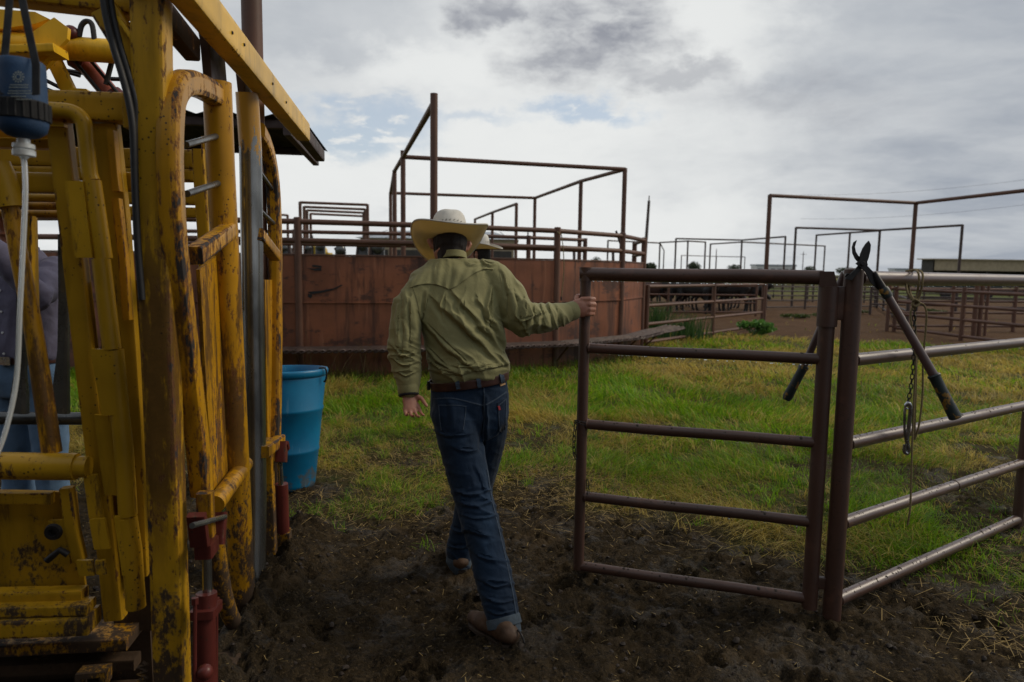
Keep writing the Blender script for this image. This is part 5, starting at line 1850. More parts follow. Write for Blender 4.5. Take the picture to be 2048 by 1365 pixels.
# front hydraulic cylinder that drives the door
cyl = ftube('door_cylinder', [(410, 1228), (412, 1365), (413, 1480)], 0.030, 0.06, CYL_RED)
ftube('cylinder_rod', [(414, 1105), (415, 1190)], 0.0135, 0.06, STEEL, cyl)
ftube('cylinder_head', [(413, 1186), (413, 1215)], 0.030, 0.06, CYL_RED, cyl)
fbar('cylinder_collar', [(413, 1212), (413, 1228)], 0.10, 0.07, 0.06, CYL_RED, cyl)
for dx in (-23, 20):
    ftube('tie_rod', [(413 + dx, 1205), (412 + dx, 1480)], 0.0055, 0.075, CYL_RED, cyl, n=8)
    ftube('tie_rod_nut', [(413 + dx, 1196), (413 + dx, 1209)], 0.010, 0.075, CYL_RED, cyl, n=6)
cl_ = fbar('clevis', [(413, 1082), (414, 1108)], 0.085, 0.05, 0.06, CYL_RED)
fbar('clevis_ear', [(393, 1030), (400, 1090)], 0.026, 0.05, 0.06, CYL_RED, cl_)
fbar('clevis_ear', [(437, 1025), (432, 1090)], 0.030, 0.05, 0.06, CYL_RED, cl_)
fbar('link', [(410, 985), (412, 1040), (414, 1072)], 0.040, 0.045, 0.05, YELLOW_WORN)
ftube('hitch_pin', [(384, 1052), (450, 1034)], 0.008, 0.085, GREY_STEEL, cl_, n=8)
MB().ball(Fp(410, 1345, 0.10), 0.022, 8).build('port_fitting', CYL_RED, cyl)
# polished guide pole between the doors
_m, _t, _b = new_mat('guide_pole_steel')
_g = geo_pos(_t)
_x, _y, _z = _t.sep(_g)
_pm = _t.smooth(_t.math('ADD', _z, _t.math('MULTIPLY', _t.math('SUBTRACT', _t.noise(_t.mapping(_g, (24, 24, 9)), 1.0, 7, 0.7), 0.5), 0.9)), 1.93, 1.99)
_sm = _t.noise(_t.mapping(_g, (6, 6, 2)), 1.0, 5)
_t.put(_b.inputs['Base Color'], _t.mix(_pm, _t.mix(_t.lin(_sm, 0.35, 0.65), (0.13, 0.13, 0.125), (0.46, 0.46, 0.44)), (0.44, 0.23, 0.03)))
_t.put(_b.inputs['Metallic'], _t.math('SUBTRACT', 0.95, _t.math('MULTIPLY', _pm, 0.95)))
_t.put(_b.inputs['Roughness'], _t.lin(_sm, 0.3, 0.7, 0.34, 0.18))
GUIDE = _m
ftube('guide_pole', [(494, 186), (501, 300), (505, 560), (509, 800), (511, 1000), (508, 1180)], 0.0455, -0.01, GUIDE, n=32)
ftube('rear_post', [(519, 560), (521, 900), (523, 1130)], 0.03, -0.05, YELLOW_WORN)
# far door
far = [(516, 262), (526, 280), (537, 315), (545, 365), (549, 430), (551, 520), (551, 640), (550, 760), (548, 880), (546, 1040)]
fbar('far_door_arch', far, 0.075, 0.06, 0.0, YELLOW_WORN, sm=3, rad=0.018)
for a, b in (((516, 340), (546, 382)), ((516, 418), (548, 448))):
    ftube('far_door_rung', [a, b], 0.0105, 0.0, GREY_STEEL, n=10)
fbar('far_door_crossbar', [(515, 468), (550, 512)], 0.05, 0.05, 0.02)
MB().prism([Fp(x, y, -0.02) for x, y in ((524, 560), (548, 560), (547, 880), (530, 880))], cu * 0.012).build('far_door_sheet', YELLOW_WORN, chute, smooth=False)
fbar('far_door_foot', [(530, 880), (536, 1000), (540, 1105)], 0.06, 0.06, 0.0, YELLOW_WORN)
fbar('far_crossbar', [(526, 905), (560, 880)], 0.05, 0.05, 0.03, YELLOW_WORN)
fc_ = ftube('far_door_cylinder', [(563, 968), (566, 1065)], 0.030, 0.05, CYL_RED)
ftube('cylinder_rod', [(559, 918), (562, 972)], 0.012, 0.05, STEEL, fc_)
fbar('clevis', [(564, 884), (562, 925)], 0.05, 0.05, 0.06, CYL_RED, fc_)
ftube('tie_rod_nut', [(572, 886), (574, 898)], 0.014, 0.08, CYL_RED, fc_, n=8)
fbar('cylinder_foot', [(566, 1062), (568, 1095)], 0.06, 0.07, 0.05, YELLOW_WORN, fc_)
# bottom frame caked with mud
MB().bar(F0 + Vector((0, 0, 0.03)), F0 + cv * 1.50 + Vector((0, 0, 0.03)), 0.12, 0.08, (0, 0, 1)).build('front_sill', MUD_SHADE_PLATE, chute)
# ------------------------------------------------------------------ shade roof and its pipe post
rf = thing('shade_shelter', (-1.2, 4.3, 0), 'dark corrugated shade shelter jutting out behind the chute beam', 'shelter')
ra, rb_ = at(652, 302, 4.2), at(608, 233, 4.2)


def roofsheet(p0, p1, q1, q0, n, amp):
    vs, fs = [], []
    for s in (0, 0.004):
        for k in range(n + 1):
            t = k / n
            h = Vector((0, 0, amp * math.sin(k * math.pi / 2) - s))
            vs += [p0.lerp(q0, t) + h, p1.lerp(q1, t) + h]
    N = 2 * (n + 1)
    for k in range(n):
        fs += [(2 * k, 2 * k + 1, 2 * k + 3, 2 * k + 2), (N + 2 * k + 2, N + 2 * k + 3, N + 2 * k + 1, N + 2 * k)]
    for k in range(n):
        fs += [(2 * k, 2 * k + 2, N + 2 * k + 2, N + 2 * k), (2 * k + 3, 2 * k + 1, N + 2 * k + 1, N + 2 * k + 3)]
    return vs, fs


e_near, e_far = on_z(604, 233, 2.62), on_z(655, 303, 2.62)
vs, fs = roofsheet(e_near, e_far, e_far + Vector((-3.6, -0.5, 0)), e_near + Vector((-3.6, -0.5, 0)), 88, 0.014)
mesh_obj('roof_sheet', vs, fs, ROOF_DARK, rf)
for t in (0.06, 0.85):
    p = e_near.lerp(e_far, t) + Vector((-0.02, 0, -0.05))
    MB().bar(p, p + Vector((-3.6, -0.5, 0)), 0.05, 0.07, (0, 0, 1)).build('purlin', ROOF_BEAM, rf)
p = e_near + Vector((-0.12, 0, -0.115))
q = e_far + Vector((-0.12, 0, -0.115))
MB().bar(p, q, 0.06, 0.06, (0, 0, 1)).build('rafter', ROOF_BEAM, rf)
p2, q2 = p + Vector((-2.6, -0.36, 0)), q + Vector((-2.6, -0.36, 0))
MB().bar(p2, q2, 0.06, 0.06, (0, 0, 1)).build('rafter', ROOF_BEAM, rf)
for e in (p.lerp(q, 0.5), p2.lerp(q2, 0.5)):
    if e is not None and e.x < -2:
        MB().tube([up(e, 0), e], 0.045, 10).build('post', PIPE, rf)
pp = at(517, 90, 3.35)
ps = thing('pipe_post', (pp.x, 3.35, 0), 'thick brown pipe post rising behind the yellow head beam', 'post')
MB().tube([(at(520, 700, 3.35).x, 3.35, 0), (at(520, 700, 3.35).x, 3.35, 3.6)], 0.047, 16).build('shaft', PIPE, ps)
MB().lathe((at(520, 700, 3.35).x, 3.35, 3.6), (0, 0, 1), [(0.047, 0), (0.05, 0.01), (0.001, 0.03)], 16).build('post_cap', GATE_PIPE, ps)

# ------------------------------------------------------------------ medicine bottle hanging from the chute
BLUE_CLOTH = simple('blue_neoprene', (0.012, 0.045, 0.11), 0.7, 0, 0.2, 20, 0.25, 250)
PRINT = simple('grey_print', (0.30, 0.33, 0.30), 0.7, 0, 0.2, 90, 0)
CLEAR, t_, b_ = new_mat('cloudy_plastic')
b_.inputs['Base Color'].default_value = (0.75, 0.78, 0.78, 1)
b_.inputs['Roughness'].default_value = 0.35
b_.inputs['Transmission Weight'].default_value = 0.55
YB = 1.52
bt = thing('medicine_bottle', at(45, 160, YB), 'blue sleeved medicine bottle with a clear hose hanging on the chute', 'bottle')
bax = (at(47, 275, YB) - at(42, 120, YB)).normalized()
b0_ = at(42, 122, YB)
HB = (at(47, 278, YB) - b0_).length
prof = [(0.001, 0), (0.040, 0.0), (0.044, 0.004), (0.0455, 0.02), (0.047, HB * 0.55), (0.048, HB * 0.8), (0.044, HB * 0.9), (0.030, HB * 0.97), (0.012, HB)]
MB().lathe(b0_, bax, prof, 24).build('sleeve', BLUE_CLOTH, bt)
MB().lathe(b0_ + bax * (HB * 0.52), bax, [(0.0475, 0), (0.0505, 0.003), (0.051, HB * 0.24), (0.048, HB * 0.245)], 40, cap=False).build('elastic_band', BLACK_STRAP, bt)
for k in range(22):
    a = 2 * math.pi * k / 22
    s_ = bax.orthogonal().normalized()
    tt = bax.cross(s_)
    rdv = s_ * math.cos(a) + tt * math.sin(a)
    MB().tube([b0_ + bax * (HB * 0.535) + rdv * 0.0505, b0_ + bax * (HB * 0.755) + rdv * 0.0508], 0.0028, 6).build('band_rib', BLACK_STRAP, bt)
MB().lathe(b0_ + bax * (HB - 0.002), bax, [(0.012, 0), (0.013, 0.012), (0.0205, 0.013), (0.0215, 0.022), (0.018, 0.025), (0.022, 0.027), (0.022, 0.038), (0.010, 0.040), (0.006, 0.046)], 22).build('cap', CLEAR, bt)
c0 = b0_ + bax * (HB + 0.036)
MB().tube(arc_pts([c0, at(51, 380, YB), at(47, 480, YB), at(40, 620, YB), at(33, 760, YB), at(12, 860, YB - 0.02), at(-14, 930, YB - 0.04)], 6), 0.0052, 10).build('hose', CLEAR, bt)
# strap: two legs up to the beam
for a, b in (((8, 130), (24, -60)), ((72, 130), (33, -60))):
    MB().sweep([at(a[0], a[1] + 60, YB - 0.045), at(a[0], a[1], YB - 0.03), at((a[0] + b[0]) / 2, 40, YB), at(b[0], b[1], YB + 0.05)], rect(0.016, 0.003), (0, 1, 0)).build('strap', BLACK_STRAP, bt)


# small printed sun emblem and lines of type on the sleeve (unreadable in the photo)
def on_sleeve(px, py):
    return at(px, py, YB - 0.0475)


def print_quad(pts):
    return MB().prism([on_sleeve(x, y) for x, y in pts], Vector((0, 0.0012, 0))).build('print', PRINT, bt, smooth=False)


cx, cy = 36, 154
for k in range(12):
    a = 2 * math.pi * k / 12
    for r0, r1, wd in ((8.5, 11.5, 1.2), (4.5, 6.5, 0.9)):
        ca_, sa_ = math.cos(a), math.sin(a)
        print_quad([(cx + ca_ * r0 - sa_ * wd, cy + sa_ * r0 + ca_ * wd), (cx + ca_ * r1 - sa_ * wd, cy + sa_ * r1 + ca_ * wd), (cx + ca_ * r1 + sa_ * wd, cy + sa_ * r1 - ca_ * wd), (cx + ca_ * r0 + sa_ * wd, cy + sa_ * r0 - ca_ * wd)])
for y, x0_, x1_ in ((169, 20, 55), (174, 18, 56), (181, 17, 60), (186, 15, 63), (192, 22, 52), (198, 17, 62)):
    x = x0_
    while x < x1_:
        l = random.uniform(2.5, 7)
        print_quad([(x, y), (min(x + l, x1_), y + 0.3), (min(x + l, x1_), y + 2.0), (x, y + 1.7)])
        x += l + 1.3

# ------------------------------------------------------------------ blue barrel
bc = on_z(570, 985, 0)
bc = Vector((bc.x - 0.03, bc.y + 0.15, 0))
bar_ = thing('plastic_barrel', bc, 'open blue plastic barrel standing in the grass beside the chute', 'barrel')
HBt = 0.80
prof = [(0.001, 0.0), (0.18, 0.0), (0.205, 0.012), (0.212, 0.04), (0.232, 0.245), (0.238, 0.252), (0.238, 0.266), (0.234, 0.274), (0.256, 0.515), (0.263, 0.523), (0.263, 0.540), (0.258, 0.548), (0.275, 0.735), (0.272, 0.745), (0.283, 0.752), (0.290, 0.762), (0.292, 0.785), (0.286, 0.796), (0.276, 0.797), (0.270, 0.788), (0.266, 0.74), (0.245, 0.5), (0.21, 0.08), (0.001, 0.07)]
ax_ = Vector((-0.02, 0.05, 1))
prof = [(r_ * (0.84 + 0.11 * h_ / 0.8), h_) for r_, h_ in prof]
MB().lathe(bc + Vector((0, 0, -0.015)), ax_, prof, 48).build('body', BARREL, bar_, sharp=60)
hp_ = bc + Vector((0.255, -0.02, 0.765))
MB().tube(arc_pts([hp_ + Vector((-0.03, 0, 0.03)), hp_ + Vector((0.01, 0, 0.028)), hp_ + Vector((0.02, 0, -0.01)), hp_ + Vector((0.012, 0, -0.05)), hp_ + Vector((0.0, 0, -0.06))], 5), 0.006, 8).build('wire_handle', BLACK_IRON, bar_)


# ------------------------------------------------------------------ cloth, skin, straw materials
def cloth(name, col, rough=0.85, weave=900, fade=None, sheen=0.2, var=0.2):
    m, t, b = new_mat(name)
    p = objco(t)
    n = t.noise(p, 7, 5, 0.6)
    c = t.mix(t.lin(n, 0.3, 0.7), tuple(k * (1 - var) for k in col), tuple(k * (1 + var) for k in col))
    if fade:
        att = t.node('ShaderNodeAttribute', attribute_name='fade').outputs['Fac']
        fn = t.math('MULTIPLY', att, t.lin(t.noise(t.mapping(p, (30, 30, 8)), 1, 4), 0.3, 0.7, 0.5, 1.2), clamp=True)
        c = t.mix(fn, c, fade)
    wv = t.wave(t.mapping(p, (1, 1, 1), rot=(0.4, 0.5, 0.6)), weave / 3.0, 0.5)
    c = t.mix(t.math('MULTIPLY', wv, 0.18), c, tuple(k * 1.8 for k in col))
    t.put(b.inputs['Base Color'], c)
    b.inputs['Roughness'].default_value = rough
    b.inputs['Specular IOR Level'].default_value = 0.25
    b.inputs['Sheen Weight'].default_value = sheen
    b.inputs['Sheen Roughness'].default_value = 0.4
    h = t.math('ADD', t.math('MULTIPLY', t.noise(p, 22, 4, 0.55), 1.0), t.math('MULTIPLY', wv, 0.06))
    cr = t.math('ABSOLUTE', t.math('SUBTRACT', t.noise(t.mapping(p, (1, 1, 0.7)), 13, 3, 0.5, 0.6), 0.5))
    cr2 = t.math('ABSOLUTE', t.math('SUBTRACT', t.noise(t.mapping(p, (1, 1, 0.8), (4, 2, 7)), 29, 2, 0.5, 0.4), 0.5))
    h = t.math('SUBTRACT', h, t.math('ADD', t.math('MULTIPLY', t.smooth(cr, 0.07, 0.0), 0.35), t.math('MULTIPLY', t.smooth(cr2, 0.06, 0.0), 0.2)))
    t.put(b.inputs['Normal'], t.bump(h, 0.25, 0.005))
    return m


OLIVE = cloth('olive_shirt_cloth', (0.222, 0.208, 0.094), 0.75, 900, None, 0.15, 0.08)
DENIM = cloth('dark_denim', (0.0050, 0.0145, 0.033), 0.85, 1100, (0.022, 0.052, 0.10), 0.1, 0.3)
DENIM_SEAM = simple('denim_seam', (0.035, 0.055, 0.085), 0.85, 0, 0.4, 120, 0.3, 300)
DENIM_IN = simple('denim_inside', (0.05, 0.07, 0.09), 0.9, 0, 0.2, 60, 0.3, 300)
LAVENDER = cloth('lavender_shirt_cloth', (0.125, 0.118, 0.175), 0.8, 900, None, 0.1, 0.08)
DENIM_LT = cloth('light_denim', (0.10, 0.17, 0.27), 0.85, 1100, None, 0.1, 0.25)
GREY_SHIRT = cloth('grey_shirt_cloth', (0.10, 0.10, 0.11), 0.85, 900, None, 0.1, 0.1)
BANDANA = cloth('blue_bandana_cloth', (0.02, 0.10, 0.17), 0.85, 900, None, 0.1, 0.3)
LEATHER = simple('brown_belt_leather', (0.055, 0.022, 0.016), 0.45, 0, 0.35, 14, 0.25, 90)
BOOT = simple('brown_boot_leather', (0.075, 0.038, 0.018), 0.7, 0, 0.6, 12, 0.5, 60)
BOOT_SOLE = simple('muddy_sole', (0.045, 0.03, 0.02), 0.8, 0, 0.4, 20, 0.4, 60)
HAIR = None
_m, _t, _b = new_mat('dark_hair')
_p = objco(_t)
_st = _t.noise(_t.mapping(_p, (260, 260, 18)), 1, 4, 0.6)
_t.put(_b.inputs['Base Color'], _t.mix(_st, (0.006, 0.0045, 0.004), (0.024, 0.016, 0.012)))
_b.inputs['Roughness'].default_value = 0.6
_b.inputs['Specular IOR Level'].default_value = 0.25
_t.put(_b.inputs['Normal'], _t.bump(_st, 0.7, 0.004))
HAIR = _m
_m, _t, _b = new_mat('skin')
_p = objco(_t)
_n = _t.noise(_p, 18, 4)
_t.put(_b.inputs['Base Color'], _t.mix(_t.lin(_n, 0.3, 0.7), (0.33, 0.135, 0.085), (0.46, 0.22, 0.145)))
_b.inputs['Roughness'].default_value = 0.5
_b.inputs['Subsurface Weight'].default_value = 0.12
_b.inputs['Subsurface Radius'].default_value = (0.012, 0.005, 0.003)
_b.inputs['Subsurface Scale'].default_value = 1.0
_t.put(_b.inputs['Normal'], _t.bump(_t.noise(_p, 150, 3), 0.25, 0.002))
SKIN = _m


def straw_mat(name, col, trans):
    m, t, b = new_mat(name)
    p = objco(t)
    x, y, z = t.sep(p)
    ang = t.math('ARCTAN2', y, x)
    rad = t.vmath('LENGTH', t.comb(x, y, 0.0))
    ring = t.wave(t.comb(t.math('MULTIPLY', rad, 1.0), 0.0, 0.0), 75, 1.2)
    ray = t.wave(t.comb(ang, 0.0, 0.0), 26, 1.5)
    h = t.math('ADD', t.math('MULTIPLY', ring, 0.7), t.math('MULTIPLY', ray, 0.4))
    c = t.mix(t.lin(h, 0, 1.1), tuple(k * 0.74 for k in col), col)
    stain = t.smooth(t.noise(p, 11, 5, 0.65), 0.56, 0.70)
    c = t.mix(t.math('MULTIPLY', stain, 0.45), c, (0.30, 0.19, 0.07))
    t.put(b.inputs['Base Color'], c)
    b.inputs['Roughness'].default_value = 0.65
    t.put(b.inputs['Normal'], t.bump(h, 0.4, 0.002))
    tr = t.node('ShaderNodeBsdfTranslucent')
    t.put(tr.inputs[0], t.mix(t.lin(h, 0, 1.1), tuple(k * 0.75 for k in trans), trans))
    mx = t.node('ShaderNodeMixShader')
    mx.inputs[0].default_value = 0.5
    t.l.new(b.outputs[0], mx.inputs[1])
    t.l.new(tr.outputs[0], mx.inputs[2])
    t.l.new(mx.outputs[0], t.out.inputs[0])
    return m


STRAW = straw_mat('straw_hat', (0.70, 0.62, 0.44), (0.66, 0.52, 0.26))
STRAW_CROWN = simple('straw_hat_crown', (0.62, 0.60, 0.54), 0.7, 0, 0.1, 40, 0.5, 260, 0.002)
SLOT = simple('hat_vent', (0.05, 0.04, 0.03), 0.8, 0, 0.1, 10, 0)


# ------------------------------------------------------------------ figure helpers
def normals_of(V, Fc):
    me = bpy.data.meshes.new('t')
    me.from_pydata(V.tolist(), [], Fc)
    me.update()
    N = np.empty(len(V) * 3)
    me.vertices.foreach_get('normal', N)
    bpy.data.meshes.remove(me)
    return N.reshape(-1, 3)


def seg_dist(px, py, poly):
    best = np.full(px.shape, 1e9)
    along = np.zeros(px.shape)
    m = len(poly) - 1
    for i in range(m):
        (x0, y0), (x1, y1) = poly[i], poly[i + 1]
        dx, dy = x1 - x0, y1 - y0
        L2 = dx * dx + dy * dy
        t = np.clip(((px - x0) * dx + (py - y0) * dy) / L2, 0, 1)
        d = np.hypot(px - x0 - t * dx, py - y0 - t * dy)
        c = d < best
        best = np.where(c, d, best)
        along = np.where(c, (i + t) / m, along)
    return best, along


def fold(V, N, folds, side=None):
    """press folds of cloth into a surface; folds are measured off the photo: (polyline, width, height in mm)"""
    P = V.copy()
    x, y = project_np(V)
    view = V - np.array(EYE)
    view /= np.linalg.norm(view, axis=1)[:, None]
    facing = sstep(-(N * view).sum(1), -0.25, 0.25)
    disp = np.zeros(len(V))
    jx = (fbm(x / 30, y / 30, octv=2, seed=41) - 0.5) * 10
    jy = (fbm(x / 30 + 9, y / 30, octv=2, seed=42) - 0.5) * 10
    for poly, wd, amp in folds:
        poly = [(float(a), float(b)) for a, b in poly]
        sp = arc_pts([(a, b, 0) for a, b in poly], 5) if len(poly) > 2 else [Vector((a, b, 0)) for a, b in poly]
        d, al = seg_dist(x + jx, y + jy, [(q.x, q.y) for q in sp])
        taper = np.sin(np.pi * np.clip(al * 0.86 + 0.07, 0, 1)) ** 0.7
        # one flank of a fold slopes gently, the other drops sharply into a crease
        q0, q1 = sp[0], sp[-1]
        sg = (x - q0.x) * (q1.y - q0.y) - (y - q0.y) * (q1.x - q0.x)
        soft = np.exp(-(d / (1.25 * wd)) ** 1.5)
        hard = np.exp(-(d / (0.55 * wd)) ** 2) - 0.45 * np.exp(-((d - 1.25 * wd) / (0.7 * wd)) ** 2)
        prof = np.where((sg > 0) == (amp > 0), soft, hard)
        disp += amp * 0.0011 * prof * taper
    return V + N * (disp * facing)[:, None]


def crumple(V, N, amp, sc, seed, stretch=(1, 1, 1)):
    a = fbm(V[:, 0] * sc * stretch[0], V[:, 1] * sc * stretch[1], V[:, 2] * sc * stretch[2], octv=3, seed=seed)
    r_ = 1 - np.abs(2 * a - 1)
    return V + N * ((r_ - 0.75) * amp)[:, None]


def bvh_of(V, Fc):
    return BVHTree.FromPolygons([tuple(p) for p in V], Fc)


def hit(bvh, px, py, off=0.0):
    d = ray_dir(px, py)
    loc, nrm, i, dist = bvh.ray_cast(EYE, d)
    if loc is None:
        return None, None
    if nrm.dot(d) > 0:
        nrm = -nrm
    return loc + nrm * off, nrm


def ribbon(name, bvh, poly, wd, off, mat, parent, th=0.0015, n=5):
    """narrow strip of cloth lying on a surface along a line"""
    sp = arc_pts([(a, b, 0) for a, b in poly], n)
    top, bot = [], []
    for i, q in enumerate(sp):
        a = sp[max(0, i - 1)]
        b = sp[min(len(sp) - 1, i + 1)]
        t = (b - a).normalized()
        s = Vector((-t.y, t.x, 0)) * wd / 2
        l, n1 = hit(bvh, q.x + s.x, q.y + s.y, off)
        r_, n2 = hit(bvh, q.x - s.x, q.y - s.y, off)
        if l is None or r_ is None:
            continue
        top.append((l, r_))
        bot.append((l - n1 * (off + 0.002), r_ - n2 * (off + 0.002)))
    if len(top) < 2:
        return None
    mb = MB()
    rings = [[a[0], a[1], b[1], b[0]] for a, b in zip(top, bot)]
    mb.loft(rings)
    return mb.build(name, mat, parent, sharp=50)


def patch(name, bvh, upper, lower, nu, nv, off0, off1, mat, parent, jig=0.0):
    U = arc_pts([(a, b, 0) for a, b in upper], 8)
    Lw = arc_pts([(a, b, 0) for a, b in lower], 8)

    def samp(L, t):
        f = t * (len(L) - 1)
        i = min(int(f), len(L) - 2)
        return L[i].lerp(L[i + 1], f - i)
    vs, inn = [], []
    for j in range(nv + 1):
        for i in range(nu + 1):
            a, b = samp(U, i / nu), samp(Lw, i / nu)
            q = a.lerp(b, j / nv)
            off = off0 + (off1 - off0) * (j / nv) ** 1.5
            off += jig * math.sin(i * 0.9 + j * 0.35) * (j / nv)
            l, nn = hit(bvh, q.x, q.y, off)
            if l is None:
                l = vs[-1].copy() if vs else at(q.x, q.y, 2.85)
                nn = Vector((0, -1, 0))
            vs.append(l)
            inn.append(l - nn * (off + 0.003 if j in (0,) or i in (0, nu) else 0.003))
    w_ = nu + 1
    N = len(vs)
    fs = []
    for j in range(nv):
        for i in range(nu):
            q = j * w_ + i
            fs.append((q, q + w_, q + w_ + 1, q + 1))
            fs.append((N + q + 1, N + q + w_ + 1, N + q + w_, N + q))
    for i in range(nu):
        q = nv * w_ + i
        fs.append((q, N + q, N + q + 1, q + 1))
        fs.append((i + 1, N + i + 1, N + i, i))
    for j in range(nv):
        for i in (0, nu):
            q = j * w_ + i
            fs.append((q, q + w_, N + q + w_, N + q) if i else (q + w_, q, N + q, N + q + w_))
    return mesh_obj(name, vs + inn, fs, mat, parent, sharp=60)


def ring_loft(mb, rings, n=28, e=2.3):
    """rings: (centre, right vector, forward vector, half width, half depth)"""
    out = []
    for c, rv_, fv_, a, b in rings:
        rr = []
        for k in range(n):
            t = 2 * math.pi * k / n
            ct, st = math.cos(t), math.sin(t)
            rr.append(c + rv_ * (a * math.copysign(abs(ct) ** (2 / e), ct)) + fv_ * (b * math.copysign(abs(st) ** (2 / e), st)))
        out.append(rr)
    mb.loft(out)


def hand_fingers(mb, wrist, palm_dir, palm_nrm, side, curl, spread=0.006, scale=1.0, thumb_side=1, thumb_out=0.5):
    """palm and five fingers; palm_dir: wrist to knuckles, palm_nrm: out of the palm, side: towards the index finger"""
    d, nn, s = palm_dir.normalized(), palm_nrm.normalized(), side.normalized()
    k = scale
    capsule(mb, [wrist, wrist + d * 0.035 * k, wrist + d * 0.075 * k], [0.022 * k, 0.027 * k, 0.026 * k], 12, (1.45, 0.62), nn)
    lens = (0.070, 0.078, 0.073, 0.058)
    for i in range(4):
        off = (1.5 - i) * 0.0228 * k
        p = wrist + d * 0.082 * k + s * off
        a = curl * (0.8 + 0.12 * i)
        pts, rad = [p - d * 0.012 * k], [0.0088 * k]
        dirn = (d + s * (1.5 - i) * spread * 8).normalized()
        ang = 0.0
        for j, fr in enumerate((0.45, 0.32, 0.23)):
            ang += a * (0.55, 1.0, 0.7)[j]
            v = dirn * math.cos(ang) + nn * math.sin(ang)
            pts.append(pts[-1] + v * lens[i] * fr * k * (1.25 if j == 0 else 1))
            rad.append((0.0080, 0.0074, 0.0064)[j] * k)
        capsule(mb, pts, rad, 10)
    b0 = wrist + d * 0.022 * k + s * 0.026 * k * thumb_side
    v1 = (s * thumb_side * (0.55 + thumb_out) + d * 0.8 + nn * 0.35).normalized()
    v2 = (s * thumb_side * thumb_out * 0.5 + d * 0.9 + nn * 0.5).normalized()
    capsule(mb, [b0, b0 + v1 * 0.035 * k, b0 + v1 * 0.035 * k + v2 * 0.030 * k, b0 + v1 * 0.035 * k + v2 * 0.052 * k], [0.0145 * k, 0.0115 * k, 0.0098 * k, 0.0075 * k], 10)


